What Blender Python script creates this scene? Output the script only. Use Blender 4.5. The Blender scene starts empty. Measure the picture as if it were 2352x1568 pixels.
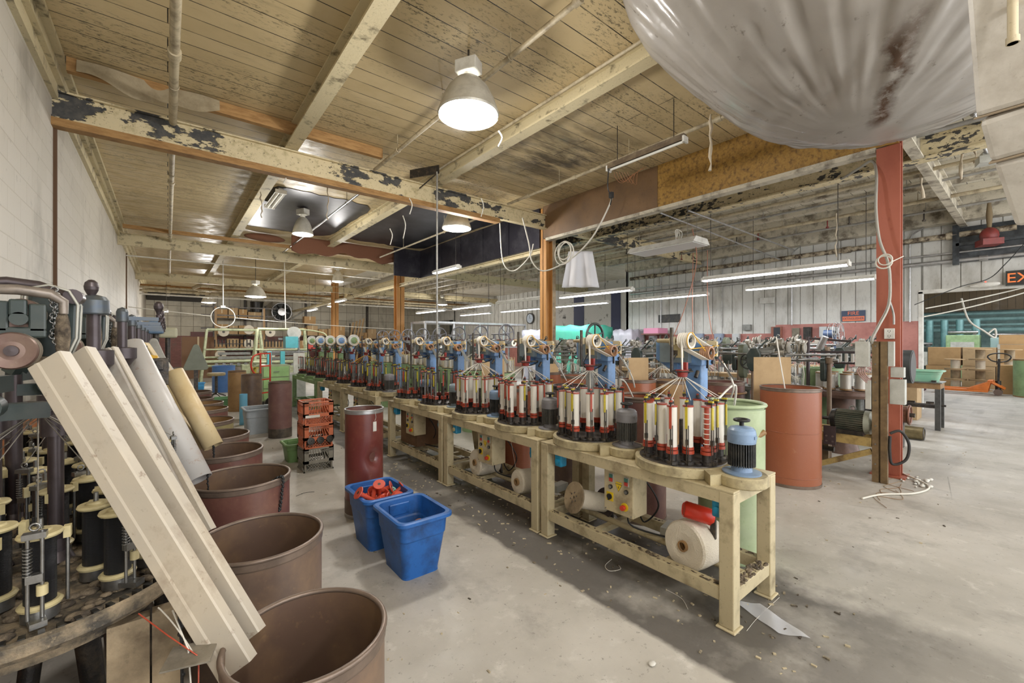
import bpy, math, random
from mathutils import Vector, Matrix
C = bpy.context.scene.collection
random.seed(7)
PI = math.pi
# ------------------------------------------------------------------ camera, world, exposure
YAW = math.radians(38.9)          # view direction measured from the +Y axis (down the mill) towards +X
cam_d = bpy.data.cameras.new('camera'); cam_d.lens = 15.0; cam_d.sensor_width = 36.0; cam_d.clip_start = 0.05; cam_d.clip_end = 200
cam = bpy.data.objects.new('camera', cam_d); C.objects.link(cam)
cam.location = (0, 0, 1.55); cam.rotation_euler = (PI/2, 0, -YAW)
bpy.context.scene.camera = cam
sc = bpy.context.scene
sc.view_settings.view_transform = 'Standard'; sc.view_settings.look = 'None'
sc.view_settings.exposure = -0.05; sc.view_settings.gamma = 1.0; sc.view_settings.use_curve_mapping = False
sc.cycles.max_bounces = 7; sc.cycles.diffuse_bounces = 5; sc.cycles.glossy_bounces = 3; sc.cycles.transmission_bounces = 6; sc.cycles.transparent_max_bounces = 8
sc.cycles.caustics_reflective = False; sc.cycles.caustics_refractive = False
world = bpy.data.worlds.new('ambient_fill'); sc.world = world; world.use_nodes = True
world.node_tree.nodes['Background'].inputs[0].default_value = (0.95, 0.97, 1.0, 1)
world.node_tree.nodes['Background'].inputs[1].default_value = 3.2  # added even fill, enters through the unseen rear left open
LAMP_W, TUBE_W = 170.0, 62.0

# ------------------------------------------------------------------ helpers
def lin(h):
    h = h.lstrip('#'); o = []
    for i in (0, 2, 4):
        c = int(h[i:i+2], 16)/255; o.append(c/12.92 if c <= .04045 else ((c+.055)/1.055)**2.4)
    return (o[0], o[1], o[2], 1)

def xz(u, X):                      # y on the plane x = X along the sight line of image column u
    t = (u-1176)/980; return X*(.7782-.628*t)/(.628+.7782*t)

def P(u, v, d):                    # world point at forward distance d
    t = (u-1176)/980
    return Vector((d*(.628+.7782*t), d*(.7782-.628*t), 1.55+(784-v)/980*d))

def FL(u, v):                      # floor point
    d = 1519/(v-784); p = P(u, v, d); return (p.x, p.y)

MATS = {}
def pm(name, col, rough=.6, metal=0., dirt=None, ds=4., da=.5, lo=.45, hi=.7, bump=0., bs=40., col2=None, c2s=2., stretch=None, emit=None, es=1., spec=.5, alpha=1., trans=0., fine=True):
    if name in MATS: return MATS[name]
    m = bpy.data.materials.new(name); MATS[name] = m; m.use_nodes = True
    nt = m.node_tree; N = nt.nodes; L = nt.links; b = N['Principled BSDF']
    b.inputs['Roughness'].default_value = rough; b.inputs['Metallic'].default_value = metal
    b.inputs['Base Color'].default_value = lin(col); b.inputs['Specular IOR Level'].default_value = spec
    if emit: b.inputs['Emission Color'].default_value = lin(emit); b.inputs['Emission Strength'].default_value = es
    if alpha < 1: b.inputs['Alpha'].default_value = alpha
    if trans: b.inputs['Transmission Weight'].default_value = trans
    tc = N.new('ShaderNodeTexCoord'); mp = N.new('ShaderNodeMapping'); L.new(tc.outputs['Object'], mp.inputs['Vector'])
    if stretch: mp.inputs['Scale'].default_value = stretch
    cur = None
    da = min(1., da*1.2); lo -= .03
    def noise(s, det=6, rg=.62):
        n = N.new('ShaderNodeTexNoise'); n.inputs['Scale'].default_value = s; n.inputs['Detail'].default_value = det; n.inputs['Roughness'].default_value = rg
        L.new(mp.outputs[0], n.inputs['Vector']); return n
    def ramp(n, lo, hi):
        r = N.new('ShaderNodeMapRange'); r.inputs['From Min'].default_value = lo; r.inputs['From Max'].default_value = hi
        L.new(n.outputs[0], r.inputs['Value']); return r
    def mix(a, fac, colb, amt=1.):
        x = N.new('ShaderNodeMix'); x.data_type = 'RGBA'
        if amt != 1.:
            mu = N.new('ShaderNodeMath'); mu.operation = 'MULTIPLY'; mu.inputs[1].default_value = amt; L.new(fac.outputs[0], mu.inputs[0]); fac = mu
        L.new(fac.outputs[0], x.inputs[0])
        if isinstance(a, tuple): x.inputs[6].default_value = a
        else: L.new(a, x.inputs[6])
        x.inputs[7].default_value = colb
        return x.outputs[2]
    cur = lin(col)
    if col2: cur = mix(cur, ramp(noise(c2s, 5), .4, .65), lin(col2))
    if dirt:
        cur = mix(cur, ramp(noise(ds, 8, .65), lo, hi), lin(dirt), da)
        if fine: cur = mix(cur, ramp(noise(ds*9, 4, .7), .6, .72), lin(dirt), da*.7)
    if not isinstance(cur, tuple): L.new(cur, b.inputs['Base Color'])
    if bump:
        bn = N.new('ShaderNodeBump'); bn.inputs['Strength'].default_value = bump; bn.inputs['Distance'].default_value = .01
        L.new(noise(bs, 6).outputs[0], bn.inputs['Height']); L.new(bn.outputs[0], b.inputs['Normal'])
    return m

class MB:
    def __init__(s): s.v = []; s.f = []; s.m = []; s.sm = []; s.mi = 0
    def add(s, vs, fs, smooth=False):
        o = len(s.v); s.v += [tuple(p) for p in vs]
        for f in fs: s.f.append(tuple(o+i for i in f)); s.m.append(s.mi); s.sm.append(smooth)
        return s
    def box(s, x0, x1, y0, y1, z0, z1, M=None):
        vs = [Vector((x, y, z)) for z in (z0, z1) for x, y in ((x0, y0), (x1, y0), (x1, y1), (x0, y1))]
        if M is not None: vs = [M @ p for p in vs]
        return s.add(vs, [(3, 2, 1, 0), (4, 5, 6, 7), (0, 1, 5, 4), (1, 2, 6, 5), (2, 3, 7, 6), (3, 0, 4, 7)])
    def cb(s, c, d, rz=0, M=None):
        R = Matrix.Translation(c) @ Matrix.Rotation(rz, 4, 'Z')
        if M is not None: R = M @ R
        return s.box(-d[0]/2, d[0]/2, -d[1]/2, d[1]/2, -d[2]/2, d[2]/2, R)
    def bar(s, p0, p1, w, h=None, up=(0, 0, 1)):
        p0 = Vector(p0); p1 = Vector(p1); h = h or w; d = p1-p0; L = d.length; d.normalize(); u = Vector(up)
        if abs(d.dot(u)) > .98: u = Vector((1, 0, 0))
        x = d.cross(u).normalized(); y = x.cross(d).normalized()
        R = Matrix((x, d, y)).transposed().to_4x4(); R.translation = p0
        return s.box(-w/2, w/2, 0, L, -h/2, h/2, R)
    def cyl(s, p0, p1, r0, r1=None, n=16, cap=True):
        p0 = Vector(p0); p1 = Vector(p1); r1 = r0 if r1 is None else r1; d = (p1-p0).normalized()
        u = Vector((1, 0, 0)) if abs(d.x) < .9 else Vector((0, 1, 0)); x = d.cross(u).normalized(); y = d.cross(x)
        a = [p0+(x*math.cos(2*PI*i/n)+y*math.sin(2*PI*i/n))*r0 for i in range(n)]; b = [p1+(x*math.cos(2*PI*i/n)+y*math.sin(2*PI*i/n))*r1 for i in range(n)]
        s.add(a+b, [(i, (i+1) % n, n+(i+1) % n, n+i) for i in range(n)], True)
        if cap: s.add(a, [tuple(range(n))[::-1]]); s.add(b, [tuple(range(n))])
        return s
    def tube(s, pts, r, n=7, closed=False, cap=True):
        pts = [Vector(p) for p in pts]; k = len(pts); vs = []; px = None
        for i, p in enumerate(pts):
            if closed: d = pts[(i+1) % k]-pts[i-1]
            else: d = pts[min(i+1, k-1)]-pts[max(i-1, 0)]
            if d.length < 1e-9: d = Vector((0, 0, 1))
            d.normalize()
            if px is None:
                u = Vector((0, 0, 1)) if abs(d.z) < .9 else Vector((1, 0, 0)); px = d.cross(u).normalized()
            else:
                px = px-d*px.dot(d)
                px = px.normalized() if px.length > 1e-6 else d.orthogonal().normalized()
            y = d.cross(px)
            rr = r[i] if isinstance(r, (list, tuple)) else r
            vs += [p+(px*math.cos(2*PI*j/n)+y*math.sin(2*PI*j/n))*rr for j in range(n)]
        fs = []
        for i in range(k if closed else k-1):
            a = i*n; b = ((i+1) % k)*n
            fs += [(a+j, a+(j+1) % n, b+(j+1) % n, b+j) for j in range(n)]
        s.add(vs, fs, True)
        if cap and not closed: s.add(vs[:n], [tuple(range(n))[::-1]]); s.add(vs[-n:], [tuple(range(n))])
        return s
    def lathe(s, prof, n=24, c=(0, 0, 0), M=None, sx=1., sy=1.):
        T = Matrix.Translation(c)
        if M is not None: T = T @ M
        vs = []
        for r, z in prof:
            vs += [T @ Vector((r*math.cos(2*PI*i/n)*sx, r*math.sin(2*PI*i/n)*sy, z)) for i in range(n)]
        for k in range(len(prof)-1):
            o = k*n
            # sharp rings get doubled vertices through separate adds
            s.add(vs[o:o+2*n], [(i, (i+1) % n, n+(i+1) % n, n+i) for i in range(n)], True)
        return s
    def torus(s, c, R, r, axis='Z', n=24, k=8, a0=0, a1=2*PI):
        closed = abs(a1-a0-2*PI) < 1e-6; m = n if closed else n+1; pts = []
        for i in range(m):
            a = a0+(a1-a0)*i/n; q = (R*math.cos(a), R*math.sin(a))
            p = {'Z': (q[0], q[1], 0), 'Y': (q[0], 0, q[1]), 'X': (0, q[0], q[1])}[axis]
            pts.append(Vector(c)+Vector(p))
        return s.tube(pts, r, k, closed=closed)
    def prism(s, poly, z0, z1, M=None):
        n = len(poly); vs = [Vector((x, y, z0)) for x, y in poly]+[Vector((x, y, z1)) for x, y in poly]
        if M is not None: vs = [M @ p for p in vs]
        return s.add(vs, [tuple(range(n))[::-1], tuple(range(n, 2*n))]+[(i, (i+1) % n, n+(i+1) % n, n+i) for i in range(n)])
    def ball(s, c, r, n=12, k=8, sc=(1, 1, 1)):
        vs = []; fs = []
        for i in range(k+1):
            a = PI*i/k
            for j in range(n):
                b = 2*PI*j/n; vs.append((c[0]+r*sc[0]*math.sin(a)*math.cos(b), c[1]+r*sc[1]*math.sin(a)*math.sin(b), c[2]+r*sc[2]*math.cos(a)))
        for i in range(k):
            for j in range(n): fs.append((i*n+j, (i+1)*n+j, (i+1)*n+(j+1) % n, i*n+(j+1) % n))
        return s.add(vs, fs, True)
    def grid(s, fn, nu, nv, smooth=True):
        vs = [fn(i/nu, j/nv) for i in range(nu+1) for j in range(nv+1)]
        return s.add(vs, [(i*(nv+1)+j, (i+1)*(nv+1)+j, (i+1)*(nv+1)+j+1, i*(nv+1)+j+1) for i in range(nu) for j in range(nv)], smooth)
    def build(s, name, mats, parent=None, loc=None, rz=0, bevel=0, solid=0, label=None, rot=None):
        me = bpy.data.meshes.new(name); me.from_pydata(s.v, [], s.f)
        if not isinstance(mats, (list, tuple)): mats = [mats]
        for m in mats: me.materials.append(m)
        me.polygons.foreach_set('material_index', s.m); me.polygons.foreach_set('use_smooth', s.sm); me.update()
        o = bpy.data.objects.new(name, me); C.objects.link(o)
        if parent is not None: o.parent = parent
        if loc is not None: o.location = loc
        o.rotation_euler = rot if rot else (0, 0, rz)
        if solid:
            k = o.modifiers.new('thickness', 'SOLIDIFY'); k.thickness = solid; k.offset = 0
        if bevel:
            k = o.modifiers.new('bevel', 'BEVEL'); k.width = bevel; k.segments = 2; k.limit_method = 'ANGLE'
        if label: o['label'] = label
        return o

def tag(o, label, cat, group=None, kind=None):
    o['label'] = label; o['category'] = cat
    if group: o['group'] = group
    if kind: o['kind'] = kind
    return o
def thing(name, label, cat, loc=(0, 0, 0), rz=0, group=None):
    o = bpy.data.objects.new(name, None); C.objects.link(o); o.empty_display_size = .1
    o.location = loc; o.rotation_euler = (0, 0, rz); return tag(o, label, cat, group)
def struct(o): o['kind'] = 'structure'; return o
def kids(o): return [c for c in bpy.data.objects if c.parent == o]
KID = {}
def _tree(o):
    if o.name not in KID: KID[o.name] = kids(o)
    return KID[o.name]
def dup(root, loc, rz=0, label=None, group=None, skip=(), swap=None):
    r = root.copy(); C.objects.link(r); r.location = loc; r.rotation_euler = (0, 0, rz)
    if label: r['label'] = label
    if group: r['group'] = group
    for c in _tree(root):
        if c.name.split('.')[0] in skip: continue
        d = c.copy(); C.objects.link(d); d.parent = r
        if swap and c.name.split('.')[0] in swap:
            d.data = swap[c.name.split('.')[0]]
        for g in _tree(c):
            if g.name.split('.')[0] in skip: continue
            e = g.copy(); C.objects.link(e); e.parent = d
    return r

def text_mesh(txt, size, depth=.002):
    cu = bpy.data.curves.new('t', 'FONT'); cu.body = txt; cu.size = size; cu.extrude = depth; cu.align_x = 'CENTER'; cu.align_y = 'CENTER'
    o = bpy.data.objects.new('t', cu); C.objects.link(o); bpy.context.view_layer.update()
    me = bpy.data.meshes.new_from_object(o.evaluated_get(bpy.context.evaluated_depsgraph_get())); bpy.data.objects.remove(o); return me
def text_part(name, txt, size, m, parent, loc, rot, depth=.002, sx=1.):
    me = text_mesh(txt, size, depth); me.materials.clear(); me.materials.append(m)
    o = bpy.data.objects.new(name, me); C.objects.link(o); o.parent = parent; o.location = loc; o.rotation_euler = rot; o.scale = (sx, 1, 1); return o
def spl(pts, n=8):                  # smooth curve through points
    pts = [Vector(p) for p in pts]; out = []
    for i in range(len(pts)-1):
        a = pts[max(i-1, 0)]; b = pts[i]; c = pts[i+1]; d = pts[min(i+2, len(pts)-1)]
        for k in range(n):
            t = k/n; out.append(.5*((2*b)+(c-a)*t+(2*a-5*b+4*c-d)*t*t+(3*b-a-3*c+d)*t**3))
    return out+[pts[-1]]
def hang(a, b, sag, n=14):
    a = Vector(a); b = Vector(b); return [a.lerp(b, i/n)-Vector((0, 0, sag*4*(i/n)*(1-i/n))) for i in range(n+1)]

# ------------------------------------------------------------------ materials
CREAM = pm('cream_enamel', 'BCAF8E', .5, dirt='5E4E34', ds=6, da=.6, lo=.53, hi=.72, bump=.1)
CREAMD = pm('cream_cast', 'B5A884', .6, dirt='4A4030', ds=7, da=.6, lo=.48, hi=.7, bump=.25)
IRON = pm('dark_iron', '413E3C', .45, .6, dirt='7C6F5C', ds=14, da=.55, lo=.5, hi=.7, bump=.4)
BLACKM = pm('black_metal', '232323', .4, .3, dirt='5C5548', ds=12, da=.4)
STEEL = pm('steel', '9A9A98', .3, .85, dirt='4A4238', ds=12, da=.5)
GREYM = pm('grey_machine', '82837E', .5, .2, dirt='46413A', ds=10, da=.5, bump=.2)
BLUE = pm('blue_enamel', '6A90BF', .4, dirt='4A5560', ds=6, da=.5, lo=.5, hi=.75)
BLUEG = pm('grey_blue_enamel', '7D8C95', .45, dirt='4A5054', ds=8, da=.4)
TEAL = pm('blue_plastic_box', '1F8FB8', .4, dirt='24434F', ds=10, da=.4)
RED = pm('red_plastic', 'A9452F', .4, dirt='6A2A1A', ds=20, da=.3)
DRED = pm('dark_red_plastic', '93352F', .4, dirt='3A1A1A', ds=20, da=.4)
YEL = pm('yellow_plastic', 'BFAE30', .4, dirt='7A6A20', ds=20, da=.3)
YBELT = pm('yellow_belt', 'D6A52C', .6)
YARN = pm('white_yarn', 'EAE6DC', .45, bump=.5, bs=160, stretch=(1, 1, 6))
COTTON = pm('cotton_thread', 'E3DAC8', .85, dirt='B5A88E', ds=3, da=.3, bump=.8, bs=120)
BYARN = pm('black_yarn', '1D1E22', .35, bump=.9, bs=90, stretch=(1, 1, 7))
FLANGE = pm('cream_plastic', 'C6B98E', .4, dirt='8A7A4A', ds=20, da=.3)
CARD = pm('cardboard', 'B08E62', .85, dirt='8A6A45', ds=3, da=.4)
CARD2 = pm('cardboard_pale', 'B59A74', .85, dirt='8F7350', ds=3, da=.4)
MAROON = pm('maroon_fibre', '64403A', .38, dirt='A07A60', ds=5, da=.35, lo=.5, hi=.8, bump=.12, bs=12, spec=.6)
BROWNF = pm('brown_fibre', '5F4E44', .42, dirt='94785C', ds=4, da=.5, lo=.45, hi=.7, bump=.1, bs=12, spec=.6)
BROWNI = pm('brown_fibre_inside', '5E4A3E', .5, dirt='8A6E4E', ds=3, da=.5)
TANF = pm('tan_fibre', '9A7A50', .5, dirt='6A4A30', ds=4, da=.5)
ORF = pm('orange_fibre', '8E5236', .34, dirt='C9A078', ds=11, da=.3, lo=.66, hi=.78, spec=.6)
RIMM = pm('drum_rim', '7A6A5E', .4, .4, dirt='4A4038', ds=10, da=.5)
GREENP = pm('pale_green_plastic', 'A3AF8E', .4, dirt='7C9060', ds=4, da=.45, col2='AFBE96', c2s=3)
GREEND = pm('green_drum_paint', '8FAA7C', .45, dirt='5F6F50', ds=5, da=.5)
GREENM = pm('green_enamel', '7F9A6A', .45, dirt='4A5A3A', ds=7, da=.5)
GREENK = pm('dark_green_enamel', '2B3634', .35, dirt='4F5048', ds=9, da=.4)
GUTTER = pm('vinyl_gutter', 'B9AE9C', .45, dirt='6E5238', ds=3.2, da=.75, lo=.54, hi=.72, bump=.05, col2='ABA498', c2s=2)
PVC = pm('pvc_tube', 'B9B5B0', .4, dirt='9A6A42', ds=3, da=.6, lo=.55, hi=.72)
PVCY = pm('yellowed_pvc', 'CDB98F', .45, dirt='A0763C', ds=3, da=.5)
BINB = pm('blue_bin', '2560A8', .45, dirt='1A2C4A', ds=6, da=.6, lo=.5, hi=.7, bump=.15, bs=20)
WOODO = pm('raw_lumber', 'A88250', .75, dirt='6E4822', ds=5, da=.6, stretch=(1, 1, 6), bump=.3)
WOODD = pm('dirty_wood', 'A8967A', .8, dirt='4F4232', ds=4, da=.7, bump=.4)
OCOL = pm('orange_steel', 'B98548', .5, dirt='7F5228', ds=3, da=.5, lo=.5, hi=.72, stretch=(1, 1, .3))
RCOL = pm('red_steel', '9E5843', .45, dirt='743226', ds=2.2, da=.5, lo=.5, hi=.75, stretch=(1, 1, .4))
WHITEP = pm('white_paint', 'D8D6CE', .5, dirt='8A8274', ds=5, da=.4)
PIPE = pm('painted_pipe', 'BDB093', .5, dirt='5E4F3A', ds=6, da=.6, lo=.48, hi=.68)
PIPEG = pm('grey_pipe', 'A4A39E', .4, .4, dirt='5E564A', ds=6, da=.5)
PIPEO = pm('rusty_pipe', '9E7544', .6, dirt='5A4228', ds=5, da=.6)
CABW = pm('white_cable', 'D0CCC0', .6)
CABK = pm('black_cable', '1E1E1E', .5)
RUBBER = pm('rubber', '2A2826', .7)
LINT = pm('lint', '8A7B66', 1., dirt='3A322A', ds=18, da=.8, lo=.4, hi=.6, bump=1., bs=60)
SHEETK = pm('black_sheet', '1C1C20', .35, dirt='4A4A50', ds=3, da=.5)
BOXG = pm('grey_box', 'B4B4AC', .45, dirt='7A766A', ds=6, da=.4)
BRONZE = pm('brown_channel', '7D684A', .5, .3, dirt='3F3022', ds=7, da=.6)
GLOW = pm('lamp_glow', 'FFFFFF', .5, emit='FFFDF4', es=9.)
GLOWT = pm('tube_glow', 'FFFFFF', .5, emit='EEF2FF', es=9.)
GALV = pm('galvanised', 'B8B8B8', .35, .7, dirt='6A665E', ds=9, da=.4)
SILV = pm('silver_yarn', 'C9C6BE', .3, .4, bump=.5, bs=120, stretch=(1, 1, 6))
WIRE = pm('wire', '8A857C', .4, .5)
PURPLE = pm('plum_steel', '50484A', .35, .5, dirt='3A2E2C', ds=10, da=.5)
# ------------------------------------------------------------------ surface materials of the shell
def surf(name, base, rough=.7):
    m = bpy.data.materials.new(name); m.use_nodes = True; nt = m.node_tree; b = nt.nodes['Principled BSDF']; b.inputs['Roughness'].default_value = rough
    tc = nt.nodes.new('ShaderNodeTexCoord'); return m, nt, b, tc.outputs['Object']
def nd(nt, t, **kw):
    n = nt.nodes.new(t)
    for k, v in kw.items(): setattr(n, k, v)
    return n
def noise(nt, vec, s, det=6, rg=.6, scale=None):
    if scale:
        mp = nd(nt, 'ShaderNodeMapping'); mp.inputs['Scale'].default_value = scale; nt.links.new(vec, mp.inputs[0]); vec = mp.outputs[0]
    n = nd(nt, 'ShaderNodeTexNoise'); n.inputs['Scale'].default_value = s; n.inputs['Detail'].default_value = det; n.inputs['Roughness'].default_value = rg
    nt.links.new(vec, n.inputs['Vector']); return n.outputs[0]
def rmp(nt, v, lo, hi, a=0., b=1.):
    r = nd(nt, 'ShaderNodeMapRange'); r.inputs[1].default_value = lo; r.inputs[2].default_value = hi; r.inputs[3].default_value = a; r.inputs[4].default_value = b
    nt.links.new(v, r.inputs[0]); return r.outputs[0]
def mth(nt, op, a, b=None):
    n = nd(nt, 'ShaderNodeMath', operation=op)
    for i, x in enumerate((a, b)):
        if x is None: continue
        if isinstance(x, (int, float)): n.inputs[i].default_value = x
        else: nt.links.new(x, n.inputs[i])
    return n.outputs[0]
def mixc(nt, fac, a, b):
    x = nd(nt, 'ShaderNodeMix', data_type='RGBA')
    for i, q in ((0, fac), (6, a), (7, b)):
        if isinstance(q, (int, float)): x.inputs[i].default_value = q
        elif isinstance(q, tuple): x.inputs[i].default_value = q
        else: nt.links.new(q, x.inputs[i])
    return x.outputs[2]
def bumpit(nt, b, h, s=.3, d=.01):
    n = nd(nt, 'ShaderNodeBump'); n.inputs['Strength'].default_value = s; n.inputs['Distance'].default_value = d
    nt.links.new(h, n.inputs['Height']); nt.links.new(n.outputs[0], b.inputs['Normal'])

def m_floor():
    m, nt, b, co = surf('worn_concrete', None, .55)
    sep = nd(nt, 'ShaderNodeSeparateXYZ'); nt.links.new(co, sep.inputs[0]); X, Y = sep.outputs[0], sep.outputs[1]
    c = mixc(nt, rmp(nt, noise(nt, co, 1.1, 8), .35, .65), lin('A29D93'), lin('BAB5AC'))
    c = mixc(nt, mth(nt, 'MULTIPLY', rmp(nt, noise(nt, co, .35, 5, .6, (1.3, .5, 1)), .5, .66), .45), c, lin('86837C'))
    c = mixc(nt, mth(nt, 'MULTIPLY', rmp(nt, noise(nt, co, 6, 8, .7), .56, .7), .5), c, lin('D4D0C8'))
    c = mixc(nt, mth(nt, 'MULTIPLY', rmp(nt, noise(nt, co, 28, 4, .7), .61, .70), .7), c, lin('6B665C'))
    c = mixc(nt, mth(nt, 'MULTIPLY', rmp(nt, noise(nt, co, 2.3, 8, .7, (1, .8, 1)), .54, .66), .4), c, lin('77736B'))
    # darker strip under the machine tables, with noisy edges
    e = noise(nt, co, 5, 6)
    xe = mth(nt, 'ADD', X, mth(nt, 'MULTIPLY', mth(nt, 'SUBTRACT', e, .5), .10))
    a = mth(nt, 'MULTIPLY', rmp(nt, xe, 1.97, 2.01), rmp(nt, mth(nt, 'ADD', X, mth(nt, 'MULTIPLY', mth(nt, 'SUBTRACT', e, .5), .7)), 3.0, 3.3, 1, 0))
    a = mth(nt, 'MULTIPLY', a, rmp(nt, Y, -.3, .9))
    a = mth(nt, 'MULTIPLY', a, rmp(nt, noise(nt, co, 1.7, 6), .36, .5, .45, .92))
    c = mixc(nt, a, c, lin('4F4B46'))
    # worn plank-like streaks on the aisle at the right
    a2 = mth(nt, 'MULTIPLY', rmp(nt, X, 5, 8), rmp(nt, noise(nt, co, 1.2, 6, .6, (.25, 1.6, 1)), .52, .62))
    c = mixc(nt, mth(nt, 'MULTIPLY', a2, .45), c, lin('7D7770'))
    vo = nd(nt, 'ShaderNodeTexVoronoi', feature='DISTANCE_TO_EDGE'); vo.inputs['Scale'].default_value = .35
    nt.links.new(co, vo.inputs['Vector'])
    c = mixc(nt, mth(nt, 'MULTIPLY', mth(nt, 'MULTIPLY', rmp(nt, vo.outputs[0], .0008, .002, 1, 0), rmp(nt, noise(nt, co, .8, 4), .5, .6)), .5), c, lin('5A554C'))
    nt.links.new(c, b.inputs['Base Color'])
    nt.links.new(rmp(nt, noise(nt, co, 3, 5), .3, .7, .38, .7), b.inputs['Roughness'])
    bumpit(nt, b, noise(nt, co, 30, 8, .7), .25, .006); return m
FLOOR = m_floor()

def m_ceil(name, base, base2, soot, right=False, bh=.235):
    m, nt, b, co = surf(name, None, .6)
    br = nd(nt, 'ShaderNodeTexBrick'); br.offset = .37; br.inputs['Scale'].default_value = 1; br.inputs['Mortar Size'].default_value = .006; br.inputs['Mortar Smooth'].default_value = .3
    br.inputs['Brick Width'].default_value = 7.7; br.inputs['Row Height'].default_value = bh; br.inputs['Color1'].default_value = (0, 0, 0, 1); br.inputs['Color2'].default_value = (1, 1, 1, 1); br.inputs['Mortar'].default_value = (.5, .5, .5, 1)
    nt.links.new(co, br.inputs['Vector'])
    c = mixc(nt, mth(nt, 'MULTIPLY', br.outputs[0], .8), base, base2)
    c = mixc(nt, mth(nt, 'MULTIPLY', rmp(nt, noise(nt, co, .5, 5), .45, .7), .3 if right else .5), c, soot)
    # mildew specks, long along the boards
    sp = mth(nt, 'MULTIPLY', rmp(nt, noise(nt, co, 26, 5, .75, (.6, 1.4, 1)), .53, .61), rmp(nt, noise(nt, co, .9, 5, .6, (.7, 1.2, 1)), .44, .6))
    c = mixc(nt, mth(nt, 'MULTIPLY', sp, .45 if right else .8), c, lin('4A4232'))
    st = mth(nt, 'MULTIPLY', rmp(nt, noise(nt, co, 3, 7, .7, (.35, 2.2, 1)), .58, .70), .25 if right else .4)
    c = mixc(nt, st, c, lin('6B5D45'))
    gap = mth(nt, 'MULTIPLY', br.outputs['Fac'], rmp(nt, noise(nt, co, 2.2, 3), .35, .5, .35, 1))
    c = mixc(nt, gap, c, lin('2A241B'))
    if not right:                       # greasy soot blown over the boards beside the far lumber beam
        v = nd(nt, 'ShaderNodeVectorMath', operation='DISTANCE'); nt.links.new(co, v.inputs[0]); v.inputs[1].default_value = (5.0, 5.0, 4.55)
        s1 = mth(nt, 'MULTIPLY', rmp(nt, v.outputs['Value'], .3, 1.7, 1, 0), rmp(nt, noise(nt, co, 2.2, 6, .65, (.5, 1.6, 1)), .4, .58))
        c = mixc(nt, mth(nt, 'MULTIPLY', s1, .9), c, lin('352C20'))
    nt.links.new(c, b.inputs['Base Color'])
    h = mth(nt, 'ADD', mth(nt, 'MULTIPLY', br.outputs['Fac'], -1.), mth(nt, 'MULTIPLY', noise(nt, co, 20, 5), .3))
    bumpit(nt, b, h, .5, .01)
    nt.links.new(rmp(nt, noise(nt, co, 4, 5), .4, .7, .3, .7), b.inputs['Roughness'])
    return m
CEIL = m_ceil('old_board_ceiling', lin('CDB98F'), lin('BDA97F'), lin('9A8862'))
CEILR = m_ceil('pale_board_ceiling', lin('D6D0C0'), lin('C8C1B0'), lin('968E7E'), True, .22)
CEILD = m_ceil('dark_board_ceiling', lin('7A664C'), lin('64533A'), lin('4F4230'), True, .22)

def m_block(name, col, col2, mort, bw=.4, bh=.2, ms=.006, off=.5, axis='Y', low=None, lowz=2., dirt='6E675A', mstr=.6):
    m, nt, b, co = surf(name, None, .55)
    sep = nd(nt, 'ShaderNodeSeparateXYZ'); nt.links.new(co, sep.inputs[0]); cb = nd(nt, 'ShaderNodeCombineXYZ')
    nt.links.new(sep.outputs['Y' if axis == 'Y' else 'X'], cb.inputs[0]); nt.links.new(sep.outputs['Z'], cb.inputs[1])
    br = nd(nt, 'ShaderNodeTexBrick'); br.offset = off; br.inputs['Scale'].default_value = 1; br.inputs['Mortar Size'].default_value = ms; br.inputs['Mortar Smooth'].default_value = .4
    br.inputs['Brick Width'].default_value = bw; br.inputs['Row Height'].default_value = bh; br.inputs['Color1'].default_value = col; br.inputs['Color2'].default_value = col2; br.inputs['Mortar'].default_value = col
    nt.links.new(cb.outputs[0], br.inputs['Vector'])
    c = mixc(nt, mth(nt, 'MULTIPLY', br.outputs['Fac'], mstr), br.outputs[0], mort)
    if low: c = mixc(nt, rmp(nt, sep.outputs['Z'], lowz, lowz+.01, 1, 0), c, low)
    c = mixc(nt, mth(nt, 'MULTIPLY', rmp(nt, noise(nt, co, 1.3, 7, .65, (1, 1, .6)), .52, .7), .5), c, lin(dirt))
    c = mixc(nt, mth(nt, 'MULTIPLY', rmp(nt, noise(nt, co, 9, 5, .7), .62, .72), .6), c, lin('4A4236'))
    nt.links.new(c, b.inputs['Base Color'])
    bumpit(nt, b, mth(nt, 'ADD', mth(nt, 'MULTIPLY', br.outputs['Fac'], -.7), mth(nt, 'MULTIPLY', noise(nt, co, 35, 6), .5)), .35, .01)
    return m
BLOCK = m_block('painted_block', lin('BDB7AA'), lin('C2BCB0'), lin('A89F8E'), mstr=.55)
BACKW = m_block('cream_block_over_brick', lin('C2BBA8'), lin('C8C1AE'), lin('6E6552'), .62, .62, .016, off=0., axis='X', mstr=.8)
BRICKR = m_block('dark_red_brick', lin('8A5850'), lin('7B4E46'), lin('4A3430'), .22, .08, .006, axis='X')
SIDING = pm('white_siding', 'C9C8C2', .5, dirt='7F786A', ds=3, da=.55, lo=.52, hi=.75, stretch=(1, 1, .4), bump=.1)
PLAST = pm('peeling_plaster', 'D3D2CF', .7, dirt='4F4C4A', ds=2.4, da=.8, lo=.6, hi=.66, bump=.5, bs=9)
REDW = pm('pink_red_wainscot', 'AF766C', .55, dirt='7A443C', ds=2, da=.5, bump=.15, bs=10)
TEALW = pm('teal_far_wall', '8AA39E', .6, dirt='3F5A5A', ds=2, da=.6)
OSB = pm('orange_chipboard', '9A7434', .5, dirt='5E4220', ds=16, da=.75, lo=.5, hi=.66, col2='A8843E', c2s=26, bump=.2)
OSBD = pm('sooty_chipboard', '6E5335', .55, dirt='3A2C20', ds=3, da=.6, col2='7E6040', c2s=6, bump=.2)
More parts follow.
